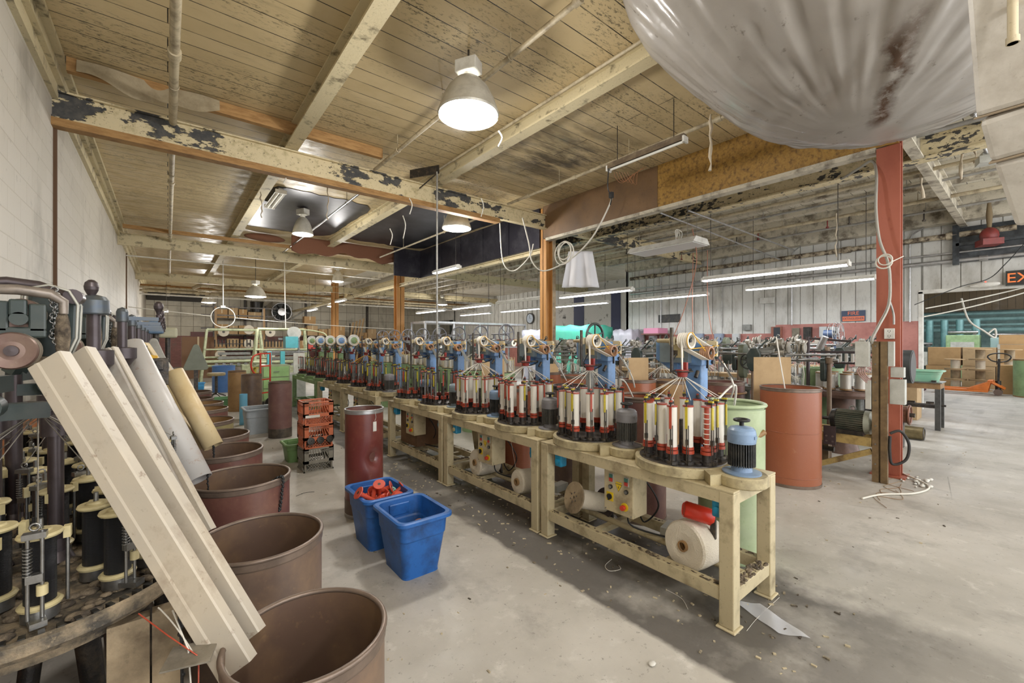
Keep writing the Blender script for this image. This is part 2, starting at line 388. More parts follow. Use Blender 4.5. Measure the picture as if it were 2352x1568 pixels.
DUCTK = pm('smoked_sheet_metal', '2E2C34', .35, .5, dirt='5F5E62', ds=2, da=.5, lo=.5, hi=.8, bump=.2, bs=14)
def m_peel(nm='peeling_beam_paint', k=2.1):
    m, nt, b, co = surf(nm, None, .55)
    n = noise(nt, co, k, 7, .62, (.8, .8, 1.6)); big = noise(nt, co, .45, 3, .5)
    f = rmp(nt, mth(nt, 'ADD', n, mth(nt, 'MULTIPLY', mth(nt, 'SUBTRACT', big, .5), .7)), .55, .565)
    c = mixc(nt, rmp(nt, noise(nt, co, 12, 5), .5, .7), lin('CFC09A'), lin('B0A27A'))
    c = mixc(nt, mth(nt, 'MULTIPLY', rmp(nt, noise(nt, co, 30, 4, .7), .6, .68), .8), c, lin('4A3F2C'))
    c = mixc(nt, f, c, mixc(nt, rmp(nt, noise(nt, co, 14, 5), .4, .7), lin('3A3A3A'), lin('59564F')))
    nt.links.new(c, b.inputs['Base Color']); bumpit(nt, b, mth(nt, 'ADD', mth(nt, 'MULTIPLY', f, -1), mth(nt, 'MULTIPLY', noise(nt, co, 25, 4), .3)), .8, .01); return m
PEEL = m_peel(); PEELF = m_peel('flaking_beam_paint', 9.)
BEAM = pm('cream_beam_paint', 'CBBE9A', .55, dirt='4F432E', ds=5, da=.75, lo=.57, hi=.68, bump=.4)
BEAMW = pm('dirty_white_beam', 'C6BEAB', .6, dirt='55493A', ds=4, da=.7, lo=.5, hi=.66, bump=.4)
def m_sheet():
    m, nt, b, co = surf('milky_polythene', None, .28)
    c = mixc(nt, mth(nt, 'MULTIPLY', rmp(nt, noise(nt, co, 3, 6), .45, .7), .4), lin('C4BEB6'), lin('A9A196'))
    c = mixc(nt, mth(nt, 'MULTIPLY', rmp(nt, noise(nt, co, 9, 6, .7), .62, .7), .6), c, lin('6E6050'))
    # brown leak stain running down to the lowest point
    sep = nd(nt, 'ShaderNodeSeparateXYZ'); nt.links.new(co, sep.inputs[0])
    w = mth(nt, 'ADD', sep.outputs[1], mth(nt, 'MULTIPLY', mth(nt, 'SUBTRACT', noise(nt, co, 4, 6), .5), .28))
    w = mth(nt, 'ADD', w, mth(nt, 'MULTIPLY', sep.outputs[0], -.35))
    band = mth(nt, 'MULTIPLY', rmp(nt, mth(nt, 'ABSOLUTE', mth(nt, 'SUBTRACT', w, .12)), .02, .09, 1, 0), rmp(nt, sep.outputs[0], .25, .1))
    band = mth(nt, 'MULTIPLY', band, mth(nt, 'MULTIPLY', rmp(nt, sep.outputs[0], -.85, -.6), rmp(nt, noise(nt, co, 7, 6, .7), .36, .52)))
    c = mixc(nt, mth(nt, 'MULTIPLY', band, .9), c, lin('5A3A1C'))
    nt.links.new(c, b.inputs['Base Color']); b.inputs['Specular IOR Level'].default_value = .7
    bumpit(nt, b, mth(nt, 'ADD', noise(nt, co, 2.2, 4, .5, (1, 1, .3)), mth(nt, 'MULTIPLY', noise(nt, co, 7, 3, .5), .12)), .35, .04); b.inputs['Roughness'].default_value = .2
    tr = nd(nt, 'ShaderNodeBsdfTranslucent'); nt.links.new(c, tr.inputs[0]); mx = nd(nt, 'ShaderNodeMixShader'); mx.inputs[0].default_value = .4
    nt.links.new(b.outputs[0], mx.inputs[1]); nt.links.new(tr.outputs[0], mx.inputs[2]); nt.links.new(mx.outputs[0], nt.nodes['Material Output'].inputs[0]); return m
POLY = m_sheet()
def m_clear():
    m, nt, b, co = surf('clear_polythene', None, .25); b.inputs['Base Color'].default_value = lin('D6D8DC')
    tp = nd(nt, 'ShaderNodeBsdfTransparent'); mx = nd(nt, 'ShaderNodeMixShader'); mx.inputs[0].default_value = .45
    nt.links.new(b.outputs[0], mx.inputs[1]); nt.links.new(tp.outputs[0], mx.inputs[2]); nt.links.new(mx.outputs[0], nt.nodes['Material Output'].inputs[0]); return m
CLEAR = m_clear()

# ------------------------------------------------------------------ shell
WX, WRX, WFX, WY, CZ = -1.0, 13.4, 17.0, 33.0, 4.55
def sbox(name, dims, m, **k): return struct(MB().box(*dims).build(name, m, **k))
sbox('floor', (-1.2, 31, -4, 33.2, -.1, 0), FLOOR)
sbox('ceiling', (-1.2, 6.6, -4, 33.2, CZ, CZ+.1), CEIL)
sbox('ceiling', (6.6, 17.2, -4, 33.2, CZ, CZ+.1), CEILR)
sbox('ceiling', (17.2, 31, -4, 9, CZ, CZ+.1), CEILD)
sbox('wall_left', (-1.2, WX, -4, 33.2, 0, CZ), BLOCK)
b_ = MB(); b_.box(-1, 17, 33, 33.2, 1.9, CZ); b_.mi = 1; b_.box(-1, 17, 33, 33.2, 0, 1.9)
struct(b_.build('wall_back', [BACKW, BRICKR]))

def siding(name, x, y0, y1, z0, z1, wz, pitch=.3, thick=.12, gr=.018):
    b = MB(); y = y0
    while y < y1-1e-6:
        ye = min(y+pitch, y1)
        lo = wz(y)
        if lo > z0: b.mi = 1; b.box(x, x+thick, y, ye, z0, lo)
        b.mi = 0; b.box(x, x+thick, y, ye-gr, max(lo, z0), z1); b.box(x+.03, x+thick, ye-gr, ye, max(lo, z0), z1)
        y += pitch
    return struct(b.build(name, [SIDING, REDW]))
siding('wall_right', WRX, 1.72, 9.8, 0, CZ, lambda y: 2.02 if y < 4.6 else 1.78)
siding('wall_right', WRX, -4, 1.72, 2.68, CZ, lambda y: 0)
sbox('wall_right', (WRX, WFX, 9.68, 9.8, 0, CZ), SIDING)
# recess wall further back: plaster with dark strips, then siding, then a dark opening
sbox('wall_far_right', (WFX, WFX+.15, 12.0, 17.9, 0, CZ), PLAST)
siding('wall_far_right', WFX, 17.9, 28.3, 0, CZ, lambda y: 1.7, .42, .12, .06)
sbox('wall_far_right', (WFX, WFX+.15, 28.3, 33, 3.2, CZ), SIDING)
sbox('wall_far_right', (WFX, WFX+2.6, 33, 33.2, 0, CZ), BACKW)
sbox('wall_far_right', (WFX, WFX+2.6, 27.9, 28.1, 0, CZ), SIDING)
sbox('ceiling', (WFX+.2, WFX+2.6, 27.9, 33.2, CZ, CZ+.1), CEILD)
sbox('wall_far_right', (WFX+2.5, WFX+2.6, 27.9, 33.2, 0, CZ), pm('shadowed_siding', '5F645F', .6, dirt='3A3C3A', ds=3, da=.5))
for yy, w in ((13.0, .55), (15.4, .7), (17.6, .6)):
    tag(MB().box(WFX-.03, WFX-.003, yy-w/2, yy+w/2, 1.9, 3.9).build('vapour_barrier_strip', pm('navy_sheet', '2A3358', .5)), 'dark navy sheet strip on the peeling plaster wall, ' + {13.0: 'nearest the white siding', 15.4: 'middle of three', 17.6: 'nearest the orange column'}[yy], 'wall covering', 'navy strips on the plaster wall')
# next room through the wide opening
sbox('wall_next_room', (28, 28.15, -6, 9, 0, 2.9), TEALW)
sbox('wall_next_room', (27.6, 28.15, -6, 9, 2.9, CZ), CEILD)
sbox('wall_next_room', (WRX+.12, 28, 4.6, 4.75, 0, CZ), TEALW)
b_ = MB(); b_.box(WRX-.015, WRX+.135, 1.69, 1.76, 0, 2.68); b_.box(WRX-.015, WRX+.135, -4, 1.76, 2.64, 2.72)
struct(b_.build('trim_1', WHITEP))
# ledge where the left wall meets the boards
b_ = MB(); b_.box(WX, WX+.10, -4, 33, CZ-.16, CZ-.002); b_.box(WX, WX+.05, -4, 33, CZ-.30, CZ-.16); b_.box(WX+.10, WX+.16, -4, 33, CZ-.06, CZ-.002)
struct(b_.build('trim_2', BEAM))
for yy in (6.95, 17.6):
    struct(MB().box(WX, WX+.03, yy, yy+.035, 0, CZ-.3).build('trim_3', pm('rusty_joint', '5A4028', .7)))
struct(MB().box(WX, WX+.045, 6.99, 33, 1.70, 1.735).build('trim_4', pm('wall_rail', '8E7C58', .6)))
# steel cross beams (I sections), peeled paint, with raw lumber under the flange
def ibeam_x(x0, x1, y, z0, z1, w, m, name='ceiling_beam'):
    b = MB(); b.box(x0, x1, y-w/2, y+w/2, z0, z0+.025); b.box(x0, x1, y-w/2, y+w/2, z1-.02, z1); b.box(x0, x1, y-.012, y+.012, z0+.025, z1-.02)
    return struct(b.build(name, m))
def ibeam_y(x, y0, y1, z0, z1, w, m, name='ceiling_beam'):
    b = MB(); b.box(x-w/2, x+w/2, y0, y1, z0, z0+.025); b.box(x-w/2, x+w/2, y0, y1, z1-.02, z1); b.box(x-.012, x+.012, y0, y1, z0+.025, z1-.02)
    return struct(b.build(name, m))
ibeam_x(WX, 6.55, 6.9, 4.03, 4.34, .12, PEEL)
ibeam_x(6.75, 13.4, 6.9, 4.03, 4.34, .12, PEEL)
ibeam_x(WX, 6.55, 14.8, 4.03, 4.34, .12, BEAM)
ibeam_x(6.75, 17, 14.8, 4.03, 4.34, .12, BEAM)
ibeam_x(WX, 17, 22.6, 4.03, 4.34, .12, BEAM)
ibeam_x(6.75, 13.4, 1.05, 4.03, 4.34, .12, BEAMW)
for x in (1.4, 3.75): ibeam_y(x, -4, 33, 4.345, CZ-.001, .17, BEAM, 'ceiling_joist')
ibeam_y(8.05, -4, 33, 4.02, 4.36, .2, PEELF)
for i in range(7):
    x = 7.4+i*.9+(.3 if i == 1 else 0)
    struct(MB().box(x-.04, x+.04, -4, 33 if x < 13 else 9.7, 4.38, CZ-.001).build('ceiling_joist', BEAMW))
tag(MB().box(WX, 5.2, 6.83, 6.97, 3.94, 4.028).build('lumber_strip', WOODO), 'long raw orange lumber strip under the peeling cross beam', 'lumber')
tag(MB().box(WX+.17, 2.6, 6.42, 6.5, 4.40, 4.545).build('lumber_strip', WOODO), 'stained lumber strip against the boards just before the peeling beam', 'lumber')
tag(MB().box(WX+.17, 5.3, 13.6, 13.68, 4.24, 4.33).build('lumber_strip', WOODO), 'thin lumber strip crossing the boards before the second cross beam', 'lumber')
# fascia hanging along the column line
b_ = MB(); b_.box(6.50, 6.54, 1.02, 4.1, 3.83, CZ-.001)
tag(b_.build('fascia_board', OSB), 'orange chipboard fascia panel between red column and sooty panel', 'panel', kind='structure')
b_ = MB(); b_.box(6.50, 6.54, 4.105, 6.95, 3.83, CZ-.001)
tag(b_.build('fascia_board', OSBD), 'sooty brown chipboard fascia panel beside the orange steel column', 'panel', kind='structure')
struct(MB().box(6.47, 6.62, 1.22, 6.85, 3.77, 3.828).build('trim_5', BEAMW))
b_ = MB(); b_.box(6.52, 6.58, 7.1, 13.0, 3.66, CZ-.001); b_.box(5.62, 6.58, 12.94, 13.0, 3.66, CZ-.001)
for y in (8.2, 9.3, 10.4, 11.5): b_.box(6.505, 6.52, y, y+.03, 3.66, CZ-.01)
tag(b_.build('smoke_curtain', DUCTK), 'smoke-blackened sheet metal curtain below the ceiling boards', 'panel', kind='structure')
ibeam_y(6.66, 7.1, 33, 3.55, 3.66, .14, BEAM, 'ceiling_beam')
# columns
def column(x, y, z1, m, name, w=.16, d=.2, rz=0):
    b = MB(); b.box(-w/2, w/2, -d/2, -d/2+.018, 0, z1); b.box(-w/2, w/2, d/2-.018, d/2, 0, z1); b.box(-.009, .009, -d/2, d/2, 0, z1)
    b.box(-w/2-.04, w/2+.04, -d/2-.04, d/2+.04, 0, .02); return struct(b.build(name, m, loc=(x, y, 0), rz=rz))
column(6.66, 7.02, CZ-.01, OCOL, 'steel_column', .2, .2, PI/2)
column(6.66, 14.9, CZ-.01, OCOL, 'steel_column', .3, .26)
column(6.66, 22.7, CZ-.01, OCOL, 'steel_column', .3, .26)
b_ = MB(); b_.box(6.46, 6.485, 1.0, 1.21, 0, 3.80); b_.box(6.485, 6.575, 1.07, 1.14, 0, 3.80); b_.box(6.575, 6.60, 1.0, 1.21, 0, 3.80); b_.box(6.56, 6.60, 1.0, 1.14, 3.8, CZ-.01); b_.box(6.40, 6.66, .95, 1.26, 0, .02)
rc = struct(b_.build('steel_column', RCOL))
b_ = MB(); b_.box(6.76, 6.86, 6.92, 7.12, 0, 4.5); struct(b_.build('wood_post', WOODD))
# blackened board patches above the burnt bay
def patch(x0, x1, y0, y1, seed, lbl):
    rd = random.Random(seed); n = 44; pts = []
    for i in range(n):
        a = 2*PI*i/n; cx, cy = math.cos(a), math.sin(a); k = 1/max(abs(cx), abs(cy)); r = .93+.07*rd.random()
        pts.append(((x0+x1)/2+cx*k*r*(x1-x0)/2, (y0+y1)/2+cy*k*r*(y1-y0)/2))
    return tag(MB().prism(pts, CZ-.012, CZ-.003).build('roof_patch', SHEETK), lbl, 'sheet', kind='structure')
patch(1.5, 3.62, 9.2, 12.9, 3, 'black sheet patched over the ceiling boards above the bell lamp')
patch(3.9, 6.45, 8.0, 12.8, 5, 'black sheet patched over the ceiling beside the smoke curtain')
# ------------------------------------------------------------------ sagging polythene sheet and white duct
def bag(i, j):
    a = 2*PI*i; r = j; x = r*math.cos(a)*1.76; y = r*math.sin(a)*2.19; th = 1.24
    z = -1.147*(1-r**2.163)
    f = r*(1-r)*4*.0065+.007*r                                   # radial folds gathered towards the low point
    f *= min(1., max(0., (r-.12)/.3))**2
    z += f*(math.sin(a*9+2*math.sin(a*3))+.8*math.sin(a*31+r*5)+.5*math.sin(a*57-r*9))+.03*math.sin(5*x+3*y)*r+.012*math.sin(19*x+7*y+3*math.sin(9*y))*r*(1-r)*2
    z += max(0., r-.97)*3.4
    return (x*math.cos(th)-y*math.sin(th)+.339*(1-r), x*math.sin(th)+y*math.cos(th)+.33*(1-r), z)
b_ = MB(); b_.grid(bag, 220, 46)
o = b_.build('polythene_sheet', POLY, loc=(4.252, .645, 4.43), solid=.003)
tag(o, 'big milky polythene sheet sagging full from the ceiling boards with a brown leak stain', 'plastic sheet')
# white boxed duct coming down in front at the right
t = thing('white_duct', 'creased white sheet metal duct hanging down beside the sagging sheet', 'duct', (0, 0, 0))
W = pm('duct_white', 'D0CBC2', .4, dirt='8A8070', ds=5, da=.4)
pts = [Vector((2.95, -1.95, 4.50)), P(2440, -330, 1.95), P(2312, -60, 2.12), P(2330, 245, 2.25), P(2356, 345, 2.3), P(2405, 500, 2.42)]
for i in range(5):
    w = (.30, .31, .32, .30, .28)[i]; b = MB(); b.bar(pts[i], pts[i+1], w*.8, w*.45, up=(1, -.3, 0)); b.build('duct_section', W, t, bevel=.03)
    if i < 4: b = MB(); q = pts[i+1]; d = (pts[i+1]-pts[i]).normalized(); b.bar(q-d*.006, q+d*.006, w*.82, w*.47, up=(1, -.3, 0)); b.build('seam_band', pm('rust_seam', '9A8A74', .6), t, bevel=.03)
q = P(2326, 100, 1.98); MB().cyl(q, q+Vector((0, 0, .42)), .018).cyl(q, q+Vector((0, 0, .03)), .023).bar(q+Vector((0, 0, .3)), pts[3]+Vector((0, 0, .35)), .02).build('drain_pipe', PIPE, t)

# ------------------------------------------------------------------ pipes along the boards
def pipe(name, pts, r, m, lbl, cat='pipe', group=None, couplings=0, n=10, hangers=()):
    b = MB(); pts = [Vector(p) for p in pts]; b.tube(pts, r, n)
    for i in range(couplings):
        k = (i+.5)/couplings; L = len(pts)-1; s = k*L; q = int(s); p = pts[q].lerp(pts[q+1], s-q); d = (pts[q+1]-pts[q]).normalized(); b.cyl(p-d*r*1.4, p+d*r*1.4, r*1.35)
    for h in hangers:
        p = pts[0].lerp(pts[-1], h); b.tube([p, (p.x, p.y, CZ-.01)], .006, 5); b.torus(p, r+.006, .005, 'Y', 12, 5)
    return tag(b.build(name, m), lbl, cat, group)
pipe('sprinkler_pipe', [(.05, -3, 4.26), (.05, 6.75, 4.26)], .04, PIPE, 'shiny painted pipe running overhead near the block wall, before the peeling beam', couplings=3, hangers=(.5, .7, .9))
pipe('sprinkler_pipe', [(.05, 7.05, 4.26), (.05, 25, 4.26)], .035, PIPE, 'painted pipe near the block wall, beyond the peeling beam', couplings=4, hangers=(.1, .3, .5))
pipe('sprinkler_pipe', [(2.58, -2, 4.3), (2.58, 6.7, 4.3)], .026, PIPE, 'thin cream pipe passing beside the big round lamp', couplings=5, hangers=(.45, .6, .75, .9))
pipe('sprinkler_pipe', [(2.75, 7.1, 4.28), (2.75, 14.6, 4.28)], .024, STEEL, 'bare steel pipe over the small bell lamp', hangers=(.2, .6))
pipe('sprinkler_pipe', [(5.3, 1.9, 4.3), (5.3, 6.7, 4.3)], .026, PIPE, 'thin cream pipe between the second joist and the chipboard fascia', couplings=4, hangers=(.4, .7))
pipe('sprinkler_pipe', [(5.1, 7.2, 4.15), (5.1, 12.8, 4.15)], .022, PIPE, 'thin pipe under the blackened bay beside the second round lamp', hangers=(.3, .7))
pipe('conduit', [(3.62, -1, 4.5), (3.62, 6.8, 4.5)], .02, PIPE, 'thin conduit fixed along the top of the second joist')
for i, (y, z, r, m, w) in enumerate(((25.2, 4.0, .05, PIPE, 'uppermost'), (25.2, 3.84, .06, PIPE, 'second from the top'), (25.4, 3.70, .04, WHITEP, 'lowest, thinnest and palest'), (25.8, 4.12, .07, PIPEO, 'rust-brown, furthest back'))):
    pipe('header_pipe', [(WX+.02, y, z), (16.9, y, z)], r, m, 'long header pipe crossing the mill near the back wall, %s' % w, group='header pipes near the back', couplings=9)
pipe('header_pipe', [(WX+.1, 16, 3.95), (6.4, 16, 3.95)], .02, WHITEP, 'thin white pipe crossing just behind the second cross beam', group='header pipes near the back')
b_ = MB(); b_.tube(spl([(.9, 24.6, 4.0), (1.3, 24.4, 4.18), (1.9, 24.5, 4.1), (2.6, 24.4, 4.15), (3.4, 24.6, 4.1), (3.5, 24.7, 3.9), (2.9, 24.5, 3.8), (1.6, 24.6, 3.8)]), .09, 8)
tag(b_.build('lagged_pipe', pm('lagging', 'B5A88C', .9, dirt='6A5C44', ds=5, da=.7, bump=.8, bs=12)), 'lumpy lagged pipe bend under the boards near the back wall', 'pipe')
# right hand bay: purlin pipes and services
SV = [(7.0, 4.3, .022), (7.75, 4.28, .03), (9.15, 4.2, .03), (10.1, 4.25, .022), (11.2, 4.22, .035), (12.1, 4.2, .025)]
wd = ['first', 'second', 'third', 'fourth', 'fifth', 'sixth']
for i, (x, z, r) in enumerate(SV):
    pipe('service_pipe', [(x, -2, z), (x, 9.6, z)], r, (PIPE, PIPEG)[i % 2], 'service pipe under the pale boards of the right bay, %s out from the chipboard fascia' % wd[i], group='service pipes in the right bay', couplings=4, hangers=(.3, .5, .7))
pipe('wall_pipe', [(13.3, -1, 3.30), (13.3, 9.5, 3.30)], .045, GALV, 'thick silver pipe along the white siding wall', couplings=3)
pipe('wall_pipe', [(13.25, -1, 3.47), (13.25, 9.5, 3.47)], .02, GALV, 'thin silver conduit just above the thick silver pipe on the siding', couplings=2)
pipe('wall_pipe', [(13.28, .3, 3.85), (13.28, 9.5, 3.85)], .06, pm('crusted_pipe', 'B3A68E', .6, dirt='3F3226', ds=7, da=.9, lo=.46, hi=.6), 'crusted brown pipe high on the siding wall', couplings=5)
tag(MB().box(13.1, 13.39, -2, 9.6, 4.12, 4.40).build('wall_beam', BEAMW), 'white board beam closing the top of the siding wall', 'beam', kind='structure')
CY = [(1.9, 'just left of the wide opening'), (2.25, 'beside the fire extinguisher sign'), (4.3, 'behind the tubes above the pink cabinet'), (6.2, 'above the blue-grey switch boxes'), (8.3, 'at the far end of the siding')]
for i, (y, w) in enumerate(CY):
    pipe('wall_conduit', spl([(13.2, y-.25, 4.1), (13.33, y-.05, 4.0), (13.35, y, 3.8), (13.35, y, 3.3)], 4)+[Vector((13.35, y, 2.0))], .018, (GALV, PIPEG)[i % 2], 'vertical wall conduit on the siding %s' % w, group='conduits on the siding')
# two bright diagonal struts
pipe('conduit', [P(1515, 488, 8.2), P(1790, 595, 11.7)], .016, GALV, 'straight bright conduit slanting under the right bay, lower of two', n=6)
pipe('conduit', [P(1580, 483, 8.0), P(1825, 575, 11.4)], .016, GALV, 'straight bright conduit slanting under the right bay, upper of two', n=6)

# ------------------------------------------------------------------ lamps
def light(kind, name, loc, power, parent=None, size=.3, size_y=None, rot=(0, 0, 0), col=(1, 1, 1)):
    l = bpy.data.lights.new(name, kind); l.energy = power; l.color = col
    if kind == 'AREA': l.shape = 'RECTANGLE' if size_y else 'DISK'; l.size = size; l.size_y = size_y or size
    else: l.shadow_soft_size = size
    o = bpy.data.objects.new(name, l); C.objects.link(o); o.location = loc; o.rotation_euler = rot
    if parent is not None: o.parent = parent
    return o
WARM = (1., .97, .93); COOL = (.93, .96, 1.)
def high_bay(lbl, x, y, z, R, rod, power, shade=pm('lamp_shade', 'C6C2B6', .4, .2, dirt='7A7466', ds=6, da=.4)):
    t = thing('high_bay_lamp', lbl, 'lamp', (x, y, z), 0, 'high bay lamps')
    b = MB(); b.lathe([(R, 0), (R*1.02, .02), (R*.97, .06), (R*.86, .16), (R*.66, .28), (R*.42, .36), (R*.30, .38)], 32); b.lathe([(R*.98, .005), (R*.95, .06), (R*.82, .15), (R*.4, .33)], 32); b.build('lamp_shade', shade, t)
    b = MB(); b.lathe([(R*.965, .012), (R*.8, -.015), (R*.4, -.035), (0.001, -.04)], 32); b.build('glowing_lens', GLOW, t)
    b = MB(); b.cyl((0, 0, .37), (0, 0, .44), .05); b.cb((0, 0, .50), (.16, .24, .13), .5); b.build('gear_box', WHITEP, t, bevel=.01)
    b = MB(); b.tube([(0, 0, .56), (0, 0, rod)], .010, 6); b.build('hanger', IRON, t)
    light('POINT', 'lamp_bulb', (0, 0, -.16), power, t, .16, col=WARM)
    return t
high_bay('large round glowing lamp, biggest and nearest under the cream boards', 2.41, 3.70, 3.87, .31, .68, LAMP_W)
high_bay('round glowing lamp in front of the black smoke curtain', 4.69, 7.65, 3.90, .30, .65, LAMP_W)
high_bay('small bell lamp under the black patched boards', 2.36, 10.4, 3.95, .215, .60, LAMP_W*.9)
high_bay('bell lamp on a long rod before the back wall', 2.4, 17.3, 3.12, .33, 1.43, LAMP_W)
high_bay('distant small lamp beyond the second cross beam', 4.8, 16.0, 3.72, .2, .83, LAMP_W*.7)
high_bay('added unseen fill lamp above the aisle behind the viewpoint', 2.4, -2.6, 3.87, .31, .68, LAMP_W)  # out of view, added to light the near part of the mill
high_bay('added unseen fill lamp by the block wall behind the viewpoint', .3, -1.3, 3.87, .31, .68, LAMP_W*.8)  # out of view, added to brighten the iron braiders at the left
high_bay('added fill lamp hanging before the dark steel racks', 7.5, 26.0, 3.6, .31, .95, LAMP_W*1.6)  # added to brighten the dim far end
high_bay('added fill lamp hanging over the looms near the left back corner', 1.6, 26.2, 3.5, .31, 1.05, LAMP_W*1.6)  # extra lamp lifting the dark left back corner
high_bay('added fill lamp hanging over the far grey rack', 12.5, 22.0, 3.7, .31, .85, LAMP_W*1.6)  # extra lamp lifting the dark far right
high_bay('added unseen fill lamp above the right aisle behind the viewpoint', 8.6, -2.4, 3.87, .31, .68, LAMP_W*1.1)  # out of view, added to light the right foreground floor

def tube_light(lbl, x, y0, z, L=2.42, lit=True, n=2, w=.16, chain=True, power=TUBE_W, col=COOL, hm=None):
    t = thing('tube_light', lbl, 'ceiling light', (x, y0, z), 0, 'fluorescent tube lights')
    b = MB(); b.box(-.04, .04, 0, L, .03, .08); b.add([(-w/2, 0, 0), (w/2, 0, 0), (w/2, L, 0), (-w/2, L, 0), (-.045, 0, .045), (.045, 0, .045), (.045, L, .045), (-.045, L, .045)], [(0, 4, 7, 3), (1, 2, 6, 5), (4, 5, 6, 7), (0, 1, 5, 4), (3, 7, 6, 2)]); b.build('reflector', hm or WHITEP, t)
    for s in ((-.04, .04) if n == 2 else (0,)):
        MB().cyl((s, .03, -.005), (s, L-.03, -.005), .018, n=10).build('tube', GLOWT if lit else pm('dead_tube', 'D8D6CC', .3), t)
    for s in (0, L): MB().box(-w/2, w/2, s-.012, s+.012, -.025, .05).build('end_cap', WHITEP, t)
    if chain:
        b = MB()
        for s in (.15, L-.15): b.tube([(0, s, .08), (0, s, CZ-.003-z)], .006, 5)
        b.build('hanging_chain', IRON, t)
    if lit: light('AREA', 'tube_lamp', (0, L/2, -.04), power, t, .12, L*.96, col=col)
    return t
for x, y0, w in ((8.6, 1.95, 'nearest the red column'), (8.75, 6.2, 'above the teal draped stack'), (8.6, 11.8, 'fourth along the near row'), (8.6, 14.9, 'far end of the near row'),
                 (10.9, 2.05, 'long one right against the red column'), (11.15, 5.55, 'second in the row by the siding'), (11.0, 8.7, 'third in the row by the siding'), (11.0, 11.9, 'fourth in the row by the siding'), (11.0, 15.1, 'fifth in the row by the siding')):
    tube_light('lit twin tube light, %s' % w, x, y0, 2.8)
tube_light('unlit tube light between the orange column and the recess', 8.6, 9.0, 2.82, lit=False)
tube_light('twin tube light right under the smoke curtain', 5.95, 9.6, 3.5, L=1.3, power=25)
tube_light('dead tube light with dangling wires below the cream boards', 4.87, 2.7, 3.98, L=1.15, lit=False, n=1, w=.1, hm=pm('brown_housing', '5A4C3C', .5, dirt='8A7A60', ds=9, da=.5))
tube_light('dead twin tube light on the black patched boards', 1.72, 9.3, 4.455, L=1.2, lit=False, w=.2, chain=False)
tube_light('lit tube light near the back wall beside the orange columns', 5.2, 20.5, 3.0, L=1.3, power=30)
tube_light('lit tube light among the pipes near the back wall', 6.0, 19.0, 3.35, L=1.2, power=30)
tube_light('lit tube light over the far left end by the block wall', -.05, 24.5, 2.95, L=1.3, power=30)
tube_light('small lit tube light inside the dark far opening', 17.8, 28.6, 2.0, L=1.2, power=8)
t = thing('troffer_light', 'wide unlit white light box hanging in the right bay', 'ceiling light', (7.5, 4.0, 3.4))
b = MB(); b.add([(0, 0, 0), (.62, 0, 0), (.62, 1.45, 0), (0, 1.45, 0), (.10, 0, .11), (.52, 0, .11), (.52, 1.45, .11), (.10, 1.45, .11)], [(0, 4, 7, 3), (1, 2, 6, 5), (4, 5, 6, 7), (0, 1, 5, 4), (3, 7, 6, 2), (3, 2, 1, 0)]); b.build('housing', WHITEP, t)
b = MB(); b.box(.03, .59, .03, 1.42, -.012, -.001); b.build('diffuser', pm('dull_diffuser', 'C9C9C4', .35), t)
b = MB(); [b.tube([(x, y, .1), (x, y, 1.145)], .004, 4) for x in (.15, .5) for y in (.2, 1.25)]; b.build('hanging_wire', WIRE, t)
b = MB(); [b.tube(spl([(.3, .5+k*.03, .1), (.25+k*.06, .5, .33), (.4, .45+.05*k, .3), (.42, .5, .1)], 5), .008, 5) for k in range(3)]; b.build('cable_loop', CABW, t)
# next room tubes
for i, (x, y) in enumerate(((18.2, .9), (20.5, .9), (23, .9), (19, -2), (22.5, 3.2))):
    tube_light('tube light in the next room, %s' % ['nearest above the pallet jack', 'second over the cartons', 'deepest over the cartons', 'beyond the exit sign side', 'low near the teal wall'][i], x, y, 3.75 if i < 4 else 2.9, L=1.3, w=.3, power=55)

# ------------------------------------------------------------------ hanging oddments
t = thing('rod_hanger', 'dark steel bracket and long rod hung over the peeling beam', 'bracket', (3.42, 6.55, 0))
b = MB(); b.bar((-.18, .25, 4.42), (.1, -.25, 4.42), .02, .14); b.bar((.1, -.25, 4.38), (-.08, .1, 4.16), .015); b.build('angle_plate', IRON, t)
MB().tube([(.08, -.22, 4.38), (.08, -.22, 1.5)], .016, 8).build('rod', PIPEG, t)
t = thing('ring_hanger', 'thin round wire ring hung on a rod above the aisle', 'hanger', (1.5, 17.9, 0))
MB().tube([(0, 0, 2.78), (0, 0, CZ-.005)], .02, 6).cb((0, 0, 2.76), (.14, .05, .08)).build('rod', WHITEP, t)
MB().torus((0, 0, 2.4), .35, .016, 'Y', 32, 6).build('ring', WHITEP, t)
tag(MB().tube([(WX+.05, 17.7, 2.62), (1.15, 17.9, 2.42)], .014, 5).build('guide_line', CABW), 'white line from the block wall to the wire ring', 'line')
tag(MB().tube(hang((1.85, 17.9, 2.38), (6.4, 14.75, 2.0), .03), .012, 5).build('guide_line', CABW), 'white line from the wire ring to the orange column', 'line')
# loose cables
cab = lambda pts, r, m, lbl, cat='cable': tag(MB().tube(spl(pts, 8), r, 6).build('loose_cable', m), lbl, cat)
cab([P(1200, 500, 8.8), P(1215, 560, 8.6), P(1222, 600, 8.5), P(1250, 622, 8.4), P(1310, 595, 8.1), P(1360, 545, 7.7), P(1400, 470, 7.4), P(1405, 440, 7.3)], .014, CABW, 'white cable looping down past the orange column to the fascia')
cab([P(1225, 560, 9), P(1215, 590, 9), P(1180, 622, 9.1), P(1155, 600, 9.1), P(1148, 512, 9.2)], .012, CABW, 'white cable loop hanging left of the orange column')
tag(MB().torus(P(1296, 575, 7.6), .16, .012, 'X', 28, 5).torus(P(1300, 580, 7.55), .18, .012, 'X', 28, 5).torus(P(1293, 582, 7.6), .2, .01, 'X', 28, 5).build('cable_coil', CABW), 'coiled white cable hung beside the orange column', 'cable')
